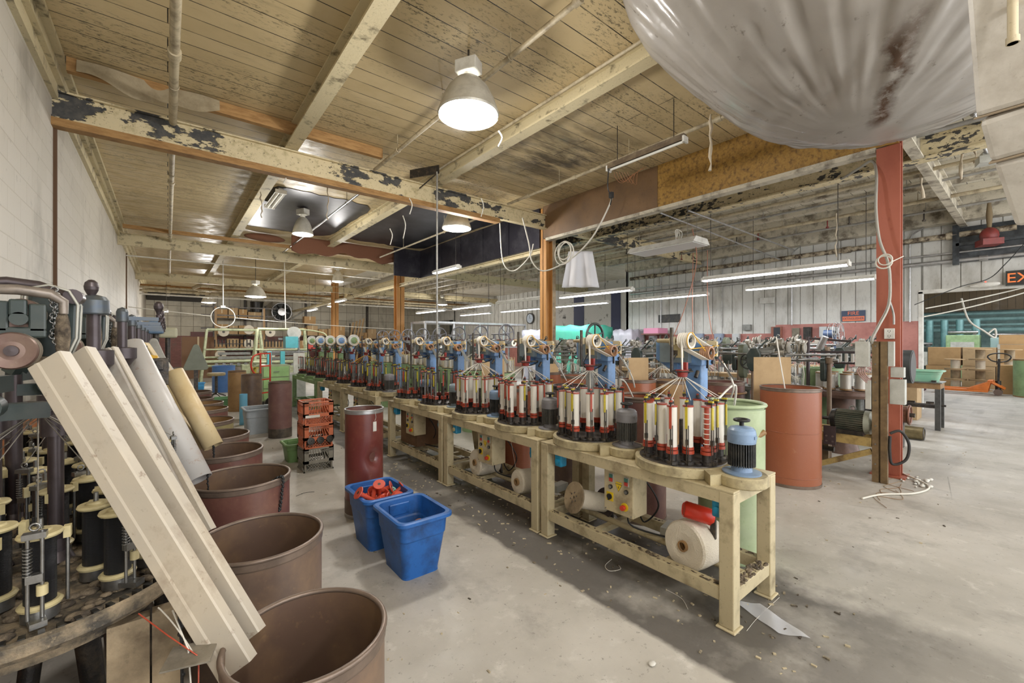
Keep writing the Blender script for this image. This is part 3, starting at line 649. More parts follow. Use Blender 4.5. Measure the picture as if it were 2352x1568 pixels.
cab([P(1398, 387, 6.0), P(1396, 430, 6.0), P(1404, 452, 6.05), P(1402, 470, 6.0)], .008, CABK, 'thin black cord dropping from the dead tube light')
tag(MB().cb(P(1404, 448, 6.05), (.05, .05, .08)).build('socket', CABK), 'small black socket on the cord below the dead tube light', 'socket')
b_ = MB()
for k in range(6): b_.tube(spl([P(1410+k*6, 395, 5.9), P(1415+k*9, 410+k*3, 5.9), P(1430+k*7, 420-k*5, 5.9), P(1455+k*6, 398-3*k, 5.9)], 4), .003, 4)
tag(b_.build('dangling_wires', pm('copper_wire', '8A5A36', .5)), 'tangle of thin wires hanging from the dead tube light', 'wires')
cab([P(1590, 525, 8.1), P(1600, 600, 8.4), P(1575, 700, 8.2), P(1548, 770, 8.0)], .008, pm('red_cord', 'A06A54', .6), 'thin reddish cord dropping from the white light box to the machines')
cab([P(1592, 580, 9.1), P(1590, 700, 9.1), P(1592, 790, 9.1)], .008, pm('red_cord', 'A06A54', .6), 'thin reddish cord hanging straight behind the nearest tower')
cab([P(1625, 575, 9.3), P(1626, 700, 9.3), P(1640, 790, 9.3)], .008, pm('red_cord', 'A06A54', .6), 'thin reddish cord at the right of the pair of cords')
tag(MB().grid(lambda i, j: (Vector((6.95, 6.25, 3.5))+Vector(((i-.5)*(.52+.30*j)*.75, -(i-.5)*(.52+.30*j)*.65, -.78*j))+Vector((.7, .75, 0))*(.04*math.sin(i*14)*(.3+j))), 40, 12).build('hanging_cloth', pm('white_film', 'DAD9DC', .5), solid=.003), 'white plastic cloth hung from the pipes right of the orange column', 'cloth')
for i, (u, v0, v1, d, w) in enumerate(((1633, 262, 392, 4.6, .018), (2118, 330, 455, 6.5, .02), (2209, 290, 412, 6.2, .02), (2228, 280, 345, 6.2, .014), (2240, 300, 375, 6.2, .016), (1920, 490, 590, 8.5, .012), (600, 440, 500, 7.5, .012), (752, 420, 505, 7.6, .01))):
    pts = [P(u+random.uniform(-3, 3), v0+(v1-v0)*k/8, d) for k in range(9)]
    tag(MB().tube(pts, [w*(.3+.9*abs(math.sin(k*.9+i))) for k in range(9)], 6).build('lint_streamer', pm('old_lint', 'BDB09A', .95, bump=.8)), 'hanging streamer of lint and peeling paint, ' + ['below the edge of the sagging sheet', 'dark, right of the red column', 'longest beside the white duct', 'short, left of the bright strut', 'short, right beside the bright strut', 'in front of the siding under a chain', 'thin, before the first joist end', 'thin, beside the black patch'][i], 'lint', 'lint streamers')
tag(MB().tube([P(2238, 262, 5.6), P(2268, 360, 5.9)], .02, 8).ball(P(2236, 262, 5.6), .035).build('conduit_strut', GALV), 'short bright strut hanging slanted beside the white duct', 'strut')
tag(MB().cb(P(2268, 368, 5.9), (.2, .2, .1), .3).cb(P(2268, 355, 5.9), (.12, .12, .06), .3).build('junction_box', BOXG), 'grey junction box hanging at the foot of the bright strut', 'box')
t = thing('horn_siren', 'red hoist pulley block hung on rope high before the siding', 'hoist', P(2272, 550, 8.6))
b = MB(); b.ball((0, 0, .08), .14, sc=(1, 1, 1.2)); b.cb((0, 0, -.06), (.34, .3, .12), .4); b.build('hoist_body', pm('dull_red', '7F2F2A', .5, dirt='3A1F1C', ds=8, da=.5), t)
MB().tube([(0, 0, .2), (.02, 0, .5), (-.02, 0, .9), (-.05, 0, 1.8)], [.03, .05, .012, .01], 6).build('rope', pm('old_rope', '7A6A50', .9), t)
t.name = 'hoist_block'
tag(MB().box(13.28, 13.36, -.2, 1.15, 3.25, 4.0).box(13.2, 13.3, 1.1, 1.2, 3.2, 4.05).box(13.2, 13.3, -.2, 1.15, 3.6, 3.66).build('broken_window', pm('dark_window_sheet', '22262A', .3, dirt='5A6064', ds=4, da=.6)), 'dark window patched with black sheet high at the right edge', 'window')
cab([P(2352, 560, 8.3), P(2310, 605, 8.4), P(2270, 640, 8.6), P(2200, 660, 8.8), P(2100, 700, 9.2)], .008, CABK, 'thin sagging wire across the opening head')
for k, (a, b2, s, l) in enumerate((((2126, 708, 9.2), (2352, 660, 9.0), .02, 'upper'), ((2122, 727, 9.2), (2352, 672, 8.9), .03, 'lower'))):
    tag(MB().tube(hang(P(*a), P(*b2), s), .014, 5).build('guide_rope', CABW), 'white rope stretched across the wide opening, %s of two' % l, 'rope')
# ------------------------------------------------------------------ machine tables along the aisle
TX0, TX1, TZ = 2.33, 2.90, .75
def table(y0, y1, lbl, m, extra=None):
    L = y1-y0; W = TX1-TX0
    t = thing('machine_table', lbl, 'table', (TX0, y0, 0), 0, 'welded steel machine tables')
    b = MB()
    b.box(0, W, 0, .10, TZ-.012, TZ); b.box(0, W, L-.10, L, TZ-.012, TZ); b.box(0, .09, .1, L-.1, TZ-.012, TZ); b.box(W-.09, W, .1, L-.1, TZ-.012, TZ); b.box(.09, W-.09, L*.42, L*.60, TZ-.012, TZ)
    b.box(.09, W-.09, .16, L*.42-.04, TZ-.012, TZ); b.box(.09, W-.09, L*.62, L-.16, TZ-.012, TZ)
    b.build('tabletop', m, t, bevel=.003)
    b = MB()
    for x in (0.002, W-.032): b.box(x, x+.03, .03, L-.03, TZ-.075, TZ-.012)
    for y in (0, L-.03): b.box(.08, W-.08, y+(.004 if y == 0 else -.004), y+(.034 if y == 0 else .026), TZ-.075, TZ-.012)
    b.build('apron', m, t)
    for x in (0, W-.08):
        for y in (0, L-.08):
            k = MB(); k.box(x, x+.08, y, y+.08, 0.012, TZ-.012); k.box(x-.015, x+.095, y-.012, y+.092, 0, .012); k.build('leg', m, t, bevel=.006)
    b = MB(); b.box(.008, .07, .08, L-.08, .14, .215); b.build('rail', m, t, bevel=.004)
    b = MB(); b.box(W-.07, W-.008, .08, L-.08, .14, .215); b.build('rail', m, t, bevel=.004)
    for y in (.006, L-.074): MB().box(.08, W-.08, y, y+.068, .14, .215).build('end_rail', m, t, bevel=.004)
    b = MB(); b.cyl((W*.52, .07, .19), (W*.52, L-.07, .19), .022); b.bar((W*.2, L*.3, .16), (W*.9, L*.3, .16), .05, .04); b.bar((W*.2, L*.68, .16), (W*.9, L*.68, .16), .05, .04); b.build('cross_bar', m, t)
    b = MB(); rd = random.Random(int(y0*10))
    for k in range(110): x = rd.choice((.015, .025, .035, W-.05)); b.ball((x+rd.random()*.02, .1+(rd.random()**1.5)*(L-.2), .216), .003+rd.random()*.007, 6, 4, (rd.uniform(.7, 1.6), rd.uniform(.8, 2.4), .4))
    for k in range(90): b.ball((.1+rd.random()*(W-.2), .04+rd.uniform(-.028, .028), .216), .004+rd.random()*.009, 6, 4, (rd.uniform(.8, 2), rd.uniform(.7, 1.5), .7))
    tag2 = b.build('lint_layer', LINT, t); tag2['kind'] = 'stuff'
    return t
TB = [(1.02, 2.52, 'nearest cream machine table, open end towards the viewer', CREAM), (2.56, 4.07, 'second cream machine table, with two cream thread cones below', CREAM), (4.11, 5.58, 'third cream machine table, ending at the gap behind the dented drum', CREAM),
      (6.02, 7.55, 'first cream machine table beyond the gap', CREAM), (7.58, 9.10, 'second cream machine table beyond the gap', CREAM), (9.14, 11.3, 'far green machine table behind the aisle drums', GREENM)]
for y0, y1, l, m in TB: table(y0, y1, l, m)

# control panel slung under a table: local origin at its top, buttons face -X
def sign_tri(t, loc):
    Y = pm('warning_yellow', 'D8B820', .5); K = pm('sign_black', '1A1A1A', .5)
    R = Matrix.Translation(loc) @ Matrix.Rotation(-PI/2, 4, 'Y') @ Matrix.Rotation(PI/2, 4, 'Z')
    s = .026; tri = [(-s, -s*.75), (s, -s*.75), (0, s)]
    b = MB(); b.prism([(-s*1.12, -s*.83), (s*1.12, -s*.83), (0, s*1.15)], 0, .0012, R.copy())
    b.mi = 1; b.prism(tri, .0012, .002, R.copy()); b.mi = 0
    b.prism([(.002, s*.6), (-s*.22, -s*.05), (-.001, -s*.02), (-s*.12, -s*.6), (s*.2, s*.1), (0, s*.06)], .002, .0028, R.copy())
    b.mi = 1; b.box(-s*.9, s*.9, -s*1.35, -s*.95, 0, .0014, R.copy()); return b.build('warning_sign', [K, Y], t)
def control_box(y, lbl, x=TX0+.06):
    t = thing('control_box', lbl, 'control panel', (x, y, TZ-.078), 0, 'control panels under the cream tables')
    b = MB(); b.box(0, .16, 0, .24, -.30, 0); b.build('enclosure', CREAM, t, bevel=.006)
    G = pm('switch_green', '3F6F62', .4); R = pm('switch_red', 'B03A2C', .4); FR = pm('switch_frame', 'A9A9A4', .4)
    for yy, zz in ((.05, -.062), (.175, -.062)):
        b = MB(); b.box(-.006, 0, yy-.018, yy+.018, zz-.03, zz+.03); b.mi = 1; b.box(-.012, -.006, yy-.013, yy+.013, zz+.002, zz+.024); b.mi = 2; b.box(-.012, -.006, yy-.013, yy+.013, zz-.025, zz-.001); b.build('switch', [FR, G, R], t)
    for yy, zz in ((.05, -.13), (.18, -.125)):
        b = MB(); b.cyl((0, yy, zz), (-.012, yy, zz), .015); b.mi = 1; b.cyl((-.012, yy, zz), (-.018, yy, zz), .010); b.build('knob', [BLACKM, GREYM], t)
    sign_tri(t, (-.0005, .115, -.115))
    b = MB(); b.box(-.004, 0, .16, .215, -.225, -.165); b.mi = 1; b.cyl((-.004, .188, -.195), (-.012, .188, -.195), .02); b.box(-.02, -.012, .182, .194, -.216, -.174); b.build('rotary_switch', [pm('warning_yellow', 'D8B820'), BLACKM], t)
    b = MB(); b.cyl((0, .065, -.235), (-.006, .065, -.235), .028, n=20); b.mi = 1; b.cyl((-.006, .065, -.235), (-.02, .065, -.235), .013); b.cyl((-.02, .065, -.235), (-.034, .065, -.235), .019, .017); b.build('stop_button', [pm('warning_yellow', 'D8B820'), pm('button_red', 'C23A22', .35)], t)
    b = MB(); [b.cyl((0, yy, zz), (-.003, yy, zz), .005, n=8) for yy in (.015, .225) for zz in (-.015, -.285)]; b.build('screws', STEEL, t)
    b = MB(); b.tube(spl([(.16, .1, -.05), (.24, .05, -.12), (.3, .0, -.28), (.28, .1, -.42), (.2, .1, -.3)]), .006, 6); b.tube(spl([(.12, .12, -.3), (.15, .1, -.42), (.32, -.25, -.46)]), .006, 6); b.build('power_cable', CABK, t)
    return t
control_box(1.69, 'cream control panel with red stop button under the nearest table')
control_box(3.26, 'cream control panel above the two thread cones')
control_box(4.90, 'cream control panel under the third table beside a dark wooden crate')
control_box(6.9, 'control panel under the first table beyond the gap')
control_box(8.3, 'control panel under the second table beyond the gap')
for i, (y, w) in enumerate(((1.12, 'at the near end leg, above the big thread cone'), (2.36, 'on the far leg of the nearest table'), (2.66, 'on the near leg of the second table'), (3.9, 'on the far leg of the second table'), (4.22, 'on the near leg of the third table'), (5.42, 'on the far leg of the third table'), (7.7, 'under the tables beyond the gap, nearer'), (8.95, 'under the tables beyond the gap, farther'))):
    t = thing('outlet_box', 'blue plastic outlet box %s' % w, 'outlet box', (TX0+.06, y, .625), 0, 'blue outlet boxes under the tables')
    b = MB(); b.box(-.03, .04, -.035, .035, -.05, .05); b.build('body', TEAL, t, bevel=.012)
    MB().cyl((-.03, 0, -.005), (-.04, 0, -.005), .02).build('lid', TEAL if i != 3 else FLANGE, t)

# thread packages below the tables
def cone(lbl, p, R, r2, L, tilt=0, rz=0, flange=False):
    t = thing('thread_package', lbl, 'thread spool', p, rz, 'thread packages under the tables')
    M = Matrix.Rotation(tilt, 4, 'Y') @ Matrix.Rotation(PI/2, 4, 'Y')
    if flange:
        for z in (0, L): b = MB(); b.lathe([(.012, z-.006), (R, z-.006), (R, z+.006), (.012, z+.006), (.012, z-.006)], 32, M=M); b.build('flange', WOODD if z == 0 else PURPLE, t, label='pale wooden flange' if z == 0 else 'dark flange')
        b = MB(); b.lathe([(r2*.99, .007), (r2, .02), (r2*1.01, L*.5), (r2, L-.007)], 32, M=M); b.build('thread', COTTON, t)
        b = MB()
        for k in range(6): a = k*PI/3; b.cyl(M @ Vector((.035*math.cos(a), .035*math.sin(a), -.009)), M @ Vector((.035*math.cos(a), .035*math.sin(a), -.006)), .006, n=10)
        b.build('rivets', STEEL, t)
    else:
        b = MB(); b.lathe([(.03, .004), (R*.55, -.004), (R*.93, .0), (R, .012), (R*1.01, L*.3), (r2*1.02, L*.8), (r2, L), (.03, L)], 40, M=M); b.build('thread', COTTON, t)
        b = MB(); b.lathe([(.022, -.012), (.032, -.012), (.032, .02), (.022, .02), (.022, L)], 24, M=M); b.build('cardboard_core', TANF, t)
    b = MB(); b.cyl(M @ Vector((0, 0, .02)), M @ Vector((0, 0, L+.07)), .012); e = M @ Vector((0, 0, L+.06)); b.bar(e, (e.x+.01, e.y, e.z-.14), .04, .02); b.build('holder', IRON, t)
    return t
cone('biggest cream cotton thread cone, under the near end of the nearest table', (2.43, 1.36, .312), .145, .135, .26, .05, -.15)
cone('narrow spool with round wooden flange beside the nearest control panel', (2.385, 2.21, .375), .115, .07, .30, .30, -.22, True)
cone('white thread cone directly under the second control panel', (2.42, 3.60, .325), .13, .12, .24, .05, -.12)
cone('smaller white thread cone near the joint of the first two tables', (2.42, 2.93, .30), .105, .10, .22, .05, -.12)
t = thing('yarn_guard', 'ribbed red plastic capsule hung inside the near table leg', 'guard', (2.46, 1.27, .50))
b = MB(); b.tube([(-.01, .1, .03), (.0, .09, .028), (.07, -.03, 0), (.08, -.045, -.003)], [.035, .048, .048, .03], 16)
for k in range(7): q = Vector((0, .09, .028)).lerp(Vector((.07, -.03, 0)), k/6); b.torus(q, .0475, .002, 'Y', 16, 4)
b.build('capsule', pm('bright_red_plastic', 'C8321E', .35), t); MB().bar((.08, -.04, 0), (.08, -.04, -.2), .03, .02).build('bracket', IRON, t)
tag(MB().cb((2.72, 1.62, .245), (.16, .08, .06), .2).build('junction_box', BOXG), 'grey junction box on the lower back rail of the nearest table', 'box')
tag(MB().cb((2.74, 2.72, .245), (.16, .08, .06), .1).build('junction_box', BOXG), 'grey junction box on the lower back rail of the second table', 'box')
tag(MB().box(2.45, 2.86, 4.95, 5.42, .216, .66).build('wooden_crate', pm('crate_wood', '6F5238', .8, dirt='3A2A1C', ds=4, da=.6)), 'dark wooden crate standing on the rails inside the third table', 'crate')
for i, (y, w) in enumerate(((2.0, 'from the nearest table'), (3.15, 'from the second table'))):
    b = MB(); b.tube([(2.5, y, .74), (2.55, y-.06, .32)], .002, 4); tag(b.build('thread_strand', YARN), 'single white thread running down %s' % w, 'thread')
for i, (y, w) in enumerate(((3.95, 'between second and third table'), (4.7, 'inside the third table'))):
    tag(MB().bar((2.62, y, .73), (2.78, y+.12, .22), .05, .02).build('foot_lever', CREAMD), 'slanted cream lever bar %s' % w, 'lever')

# ------------------------------------------------------------------ the braiding machines on the tables
YR = random.Random(3)
def carrier_mesh(blade):
    b = MB(); b.cyl((0, 0, .068), (0, 0, .085), .040, n=12); b.cyl((0, 0, .085), (0, 0, .128), .026, n=12); b.cb((.03, .012, .078), (.05, .02, .018), .5)
    b.cyl((.034, 0, .08), (.034, 0, .43), .0035, n=6); b.cyl((.038, .012, .08), (.038, .012, .30), .0025, n=5)
    b.cb((.036, .004, .20), (.018, .016, .03)); b.cb((.018, 0, .432), (.055, .016, .012)); b.cyl((.0, 0, .425), (0, 0, .44), .012, n=8)
    b.torus((.03, 0, .452), .008, .002, 'Y', 10, 4)
    b.mi = 1; b.cb((.040, .0, .345), (.007, .014, .13)); b.cb((.03, 0, .444), (.03, .014, .010))
    b.mi = 2; b.cyl((0, 0, .128), (0, 0, .147), .035, n=16); b.cyl((0, 0, .152), (0, 0, .162), .033, n=16)
    return b
def spool_mesh(full=True):
    b = MB(); b.mi = 1; b.cyl((0, 0, .162), (0, 0, .168), .033, n=16); b.cyl((0, 0, .408), (0, 0, .415), .032, n=16); b.mi = 0
    if full: b.cyl((0, 0, .168), (0, 0, .408), .0285, n=18, cap=False)
    else:
        b.mi = 1; b.cyl((0, 0, .168), (0, 0, .408), .014, n=12, cap=False); b.mi = 0; [b.torus((0, 0, .19+.03*k), .0165, .003, 'Z', 14, 4) for k in range(7)]
    return b
def far_post_mesh():
    b = MB(); b.cyl((.0, 0, .128), (0, 0, .42), .012, n=8); return b
BASEH = .062
def braider(name, lbl, loc, full, mot, tower, decks=CREAMD, cords=True, seed=0, n=16, group='braiding machines on the tables', gear=True, towermat2=BLUEG, motor=True):
    rd = random.Random(seed)
    t = thing(name, lbl, 'braiding machine', loc, 0, group)
    b = MB(); ring = [(.29*math.cos(a), .29*math.sin(a)) for a in [PI*k/20 for k in range(-3, 29)]]
    b.lathe([(.0, 0), (.285, 0), (.292, .006), (.292, BASEH-.006), (.286, BASEH), (0, BASEH)], 44)
    b.prism([(-.16, -.22), (-.24, -.30), (-.16, -.34), (.10, -.34), (.2, -.28), (.2, -.2)], 0, BASEH-.002)
    b.lathe([(0, 0), (.128, 0), (.132, .006), (.132, BASEH-.007), (.126, BASEH-.001), (0, BASEH-.001)], 30, c=(-.06, -.39, 0)); b.box(.1, .28, -.06, .06, 0, BASEH-.001)
    b.build('base', decks, t)
    b = MB(); b.lathe([(.265, BASEH), (.262, BASEH+.006), (.10, BASEH+.008), (.0, BASEH+.008)], 40)
    for k in range(n): a = 2*PI*(k+.5)/n; b.cyl((.2*math.cos(a), .2*math.sin(a), BASEH+.004), (.2*math.cos(a), .2*math.sin(a), BASEH+.016), .03, n=10)
    b.cyl((0, 0, BASEH), (0, 0, .3), .02, n=10); b.build('track_plate', IRON, t)
    cm = {}
    for k in range(n):
        a = 2*PI*(k+rd.uniform(-.12, .12))/n; r = .2 + (.018 if k % 2 else -.018); ye = rd.random() < (.5)
        key = ('c', ye); pos = (r*math.cos(a), r*math.sin(a), 0)
        if key not in braider.cache: braider.cache[key] = carrier_mesh(ye).build('carrier', [IRON, YEL if ye else RED, RED]); bpy.context.scene.collection.objects.unlink(braider.cache[key])
        c = bpy.data.objects.new('carrier', braider.cache[key].data); C.objects.link(c); c.parent = t; c.location = pos; c.rotation_euler = (0, 0, a+rd.uniform(-.5, .9))
        f = full if full != 'mix' else True
        kk = 'full' if (f and not (seed == 1 and k == 9)) else ('empty' if f else 'post')
        if kk not in braider.cache:
            q = {'full': lambda: spool_mesh(True), 'empty': lambda: spool_mesh(False), 'post': far_post_mesh}[kk]().build('spool', [YARN, RED] if kk != 'post' else [STEEL]); bpy.context.scene.collection.objects.unlink(q); braider.cache[kk] = q
        s = bpy.data.objects.new('spool' if kk != 'post' else 'spindle', braider.cache[kk].data); C.objects.link(s); s.parent = c
    if cords:
        b = MB()
        for k in range(n): a = 2*PI*k/n; r = .22; b.tube([(r*math.cos(a), r*math.sin(a), .452), (0.012*math.cos(a), .012*math.sin(a), .575)], .0022, 4)
        b.tube([(0, 0, .575), (0, 0, .80)], .005, 6)
        b.build('yarns', YARN if full else YBELT, t)
    b = MB(); b.lathe([(.014, .57), (.03, .575), (.034, .60), (.04, .605), (.04, .618), (.0, .618)], 18); b.cb((.035, .0, .64), (.02, .03, .05)); b.build('braiding_die', DRED, t)
    b = MB(); b.cyl((-.05, .045, .30 if not full else .6), (-.05, .045, .89), .011, n=10); b.torus((-.0, .0, .61), .065, .004, 'Z', 20, 5); b.bar((-.05, .045, .61), (.2, .05, .61), .012); b.build('guide_rod', IRON, t)
    # tower
    b = MB(); b.box(.20, .30, -.02, .09, BASEH, .70); b.build('tower', tower, t, bevel=.008)
    b = MB(); b.box(.17, .32, -.04, .13, .64, .80); b.add([(.17, .13, .80), (.17, .30, .80), (.32, .30, .80), (.32, .13, .80), (.17, .13, .57), (.17, .30, .67), (.32, .30, .67), (.32, .13, .57)], [(0, 1, 2, 3), (4, 7, 6, 5), (0, 4, 5, 1), (1, 5, 6, 2), (2, 6, 7, 3), (3, 7, 4, 0)]); b.build('gearbox', [tower], t, bevel=.005)
    b = MB(); b.box(.125, .17, .03, .24, .655, .80); b.mi = 1; b.box(.118, .125, .06, .15, .69, .785); b.mi = 2; b.box(.1165, .118, .10, .14, .705, .74); b.build('gearbox_cover', [towermat2, FLANGE, IRON], t)
    b = MB()
    for (x, z) in ((.19, .76), (.19, .69), (.28, .66)): b.cyl((x+.03, -.04, z), (x+.03, -.055, z), .014)
    b.bar((.24, -.045, .72), (.24, -.045, .62), .014, .01); b.cyl((.20, .0, .60), (.17, -.0, .56), .012)
    b.build('oil_caps', IRON, t)
    # pulleys on horizontal axles
    def pulley(name, c, r, w, m, mi=BLACKM, groove=5):
        b = MB(); R = Matrix.Rotation(PI/2, 4, 'X')
        prof = [(r*.74, 0)]
        for g in range(groove): z0 = w*g/groove; z1 = w*(g+1)/groove; prof += [(r, z0), (r*.93, (z0+z1)/2), (r, z1)]
        prof += [(r*.74, w)]
        b.lathe(prof, 22, M=R); b.lathe([(r*.74, w), (r*.72, w*.6), (r*.2, w*.55)], 22, M=R); b.mi = 1
        b.cyl((0, -w*.5, 0), (0, -w*.95, 0), r*.22); [b.bar((0, -w*.75, 0), (math.cos(a)*r*.74, -w*.75, math.sin(a)*r*.74), r*.12) for a in (.5, 2.6, 4.7)]
        return b.build(name, [m, mi], t, loc=c)
    pulley('take_up_pulley', (.035, .03, .805), .052, .075, YARN if full else WHITEP)
    pulley('belt_pulley', (.165, -.05, .725), .045, .06, pm('tan_pulley', 'A07A5E', .5))
    pulley('small_pulley', (.235, -.07, .745), .026, .035, GREYM, groove=2)
    b = MB(); b.cyl((.035, .05, .805), (.035, .2, .805), .014); b.bar((-.05, .045, .80), (.05, .09, .81), .03, .045); b.bar((.035, .12, .805), (.25, .12, .79), .03); b.cyl((.165, -.04, .725), (.165, .08, .725), .012); b.bar((.165, 0, .725), (.25, 0, .72), .025); b.cyl((.235, -.07, .745), (.25, .02, .745), .01); b.bar((.26, -.09, .80), (.26, -.09, .70), .022); b.bar((.26, -.09, .79), (.22, .1, .79), .03); b.build('pulley_arms', CREAM, t)
    b = MB(); y = -.047; b.tube([(.035, y, .858), (.165, y-.06, .685)], .003, 5); b.tube([(.035, y, .753), (.27, y-.06, .772)], .003, 5); b.tube([(.165, y-.06, .685), (.24, y-.06, .718)], .003, 5); b.torus((.035, y+.005, .805), .053, .003, 'Y', 20, 5); b.build('drive_belt', YBELT, t)
    if full:
        b = MB()
        for k in range(5): b.tube([(.035, -.03+.012*k, .857), (.165, -.1+.012*k, .77)], .0035, 5); b.tube([(.02, -.03+.012*k, .753), (.15, -.1+.012*k, .68)], .0035, 5)
        b.tube([(.0, 0.0, .61), (-.014, .0, .80)], .006, 6); b.tube(spl([(.2, -.17, .66), (.27, -.2, .52), (.42, -.12, .42)]), .006, 6); b.build('braid', YARN, t)
    b = MB(); b.add([(.15, -.16, .70), (.21, -.12, .70), (.24, -.21, .57), (.17, -.25, .57), (.15, -.16, .695), (.21, -.12, .695), (.24, -.21, .565), (.17, -.25, .565)], [(0, 1, 2, 3), (7, 6, 5, 4), (0, 4, 5, 1), (1, 5, 6, 2), (2, 6, 7, 3), (3, 7, 4, 0)]); b.build('delivery_chute', GREYM, t)
    b = MB(); b.tube(spl([(.16, .1, .76), (.08, .12, .66), (.04, .1, .60), (.1, .06, .57), (.2, .05, .6)]), .005, 6); b.build('wire_harness', CABK, t)
    if motor:
        mx, my = -.06, -.39
        b = MB(); b.lathe([(.0, BASEH), (.10, BASEH), (.10, BASEH+.008), (.055, BASEH+.012), (.05, .105)], 28, c=(mx, my, 0)); b.build('motor_flange', mot, t)
        b = MB(); b.cyl((mx, my, .10), (mx, my, .235), .052, n=20)
        for k in range(34):
            a = 2*PI*k/34; b.cb((mx+.060*math.cos(a), my+.060*math.sin(a), .168), (.022, .004, .128), a)
        b.mi = 1; b.lathe([(.045, .098), (.055, .10), (.055, .108), (.05, .11)], 20, c=(mx, my, 0)); b.build('motor', [pm('motor_black', '3A3C3E', .4, .3, dirt='6A6862', ds=25, da=.5) if mot.name.startswith('motor_b') else pm('motor_grey_fins', '5C5B57', .45, .2, dirt='35332F', ds=20, da=.5), mot], t)
        b = MB(); b.lathe([(.072, .232), (.074, .245), (.074, .285), (.070, .305), (.058, .318), (.02, .326), (0, .327)], 28, c=(mx, my, 0)); b.cb((mx-.0, my-.074, .268), (.03, .006, .016)); b.build('motor_cap', mot, t)
        if full or seed % 3 == 0: b = MB(); b.cyl((mx, my, .325), (mx, my, .352), .012); b.torus((mx, my, .358), .036, .008, 'Z', 24, 8); b.cyl((mx, my, .350), (mx, my, .358), .034); b.build('handwheel', BLACKM, t)
    return t
braider.cache = {}
MB1 = pm('motor_blue', '7A92B0', .4, dirt='5A6068', ds=8, da=.4); MG = pm('motor_grey', '77767A', .45, dirt='55534E', ds=9, da=.5)
spec = [((2.58, 1.45), True, MB1, 'with blue motor and white spools, nearest on the tables'), ((2.60, 2.24), True, MG, 'with grey motor and white spools, second from the near end'),
        ((2.60, 3.02), True, MG, 'with white spools, third from the near end'), ((2.60, 3.78), True, MB1, 'with white spools beside a cardboard sheet, fourth from the near end'),
        ((2.60, 4.56), False, BLUEG, 'without spools, beside a blue motor on the third table'), ((2.60, 5.28), False, MB1, 'without spools, last before the gap in the tables')]
for i, ((x, y), f, mt, w) in enumerate(spec):
    braider('braiding_machine', 'blue-towered braiding machine %s' % w, (x, y, TZ), f, mt, BLUE, seed=i+1, cords=f, n=13 if f else 15)
cols = [BLUE, BLUE, BLUE, BLUE, GREENM, GREENM, GREENM]
wd2 = ['with grey motor, first beyond the gap', 'with yellow yarn cone, second beyond the gap', 'third beyond the gap', 'fourth beyond the gap', 'fifth beyond the gap', 'sixth beyond the gap', 'seventh beyond the gap, on the green table']
for i in range(7):
    braider('braiding_machine', '%s-towered bare-carrier braiding machine %s' % ('blue' if cols[i] == BLUE else 'green', wd2[i]), (2.6, 6.42+.72*i, TZ), False, MG, cols[i], CREAMD if i < 4 else GREENM, cords=(i == 1), seed=10+i*3, n=14, motor=(i == 0))
    # big pale disc pulleys on the further ones
    if i >= 2:
        b = MB(); R = Matrix.Rotation(-PI/2, 4, 'X'); b.lathe([(.03, .0), (.075, .005), (.098, .0), (.105, .02), (.105, .05), (.0, .05)], 26, M=R); b.mi = 1; b.lathe([(0.0, -.004), (.03, -.004), (.06, .001)], 20, M=R); k = b.build('disc_pulley', [WHITEP, BLUE if i % 2 else GREENM], [o for o in bpy.data.objects if o.name.startswith('braiding_machine') and o.parent is None][-1]); k.location = (.03, -.05, .82); k.rotation_euler = (0, 0, 0)
# ------------------------------------------------------------------ cast iron braiders along the block wall
def bspool_mesh(fl=FLANGE):
    b = MB(); b.cyl((0, 0, .012), (0, 0, .178), .030, n=18, cap=False); b.mi = 1
    b.lathe([(0, 0), (.040, 0), (.042, .006), (.036, .012), (0, .014)], 20); b.lathe([(0, .176), (.040, .176), (.043, .181), (.040, .187), (.022, .189), (.020, .194), (.008, .195), (.0, .19)], 20)
    return b
def icarrier_mesh():
    b = MB(); b.cyl((0, 0, 0), (0, 0, .03), .036, n=12); b.cb((.04, 0, .012), (.07, .03, .014), .3); b.cyl((0, 0, .03), (0, 0, .25), .006, n=6)
    for x, y, h in ((.048, .012, .235), (.052, -.012, .225), (-.02, .046, .21)): b.cyl((x, y, .02), (x, y, h), .0042, n=6)
    b.cb((.05, 0, .225), (.022, .042, .014)); b.cb((.05, .0, .12), (.018, .03, .02)); [b.torus((.052, -.012, .13+k*.008), .008, .0016, 'Z', 10, 4) for k in range(9)]
    b.torus((.05, .0, .245), .009, .0024, 'X', 10, 5); b.mi = 1; b.cb((-.02, .046, .2), (.02, .014, .03)); b.cyl((.048, .012, .10), (.048, .012, .075), .011, n=8)
    return b
SPM = {}
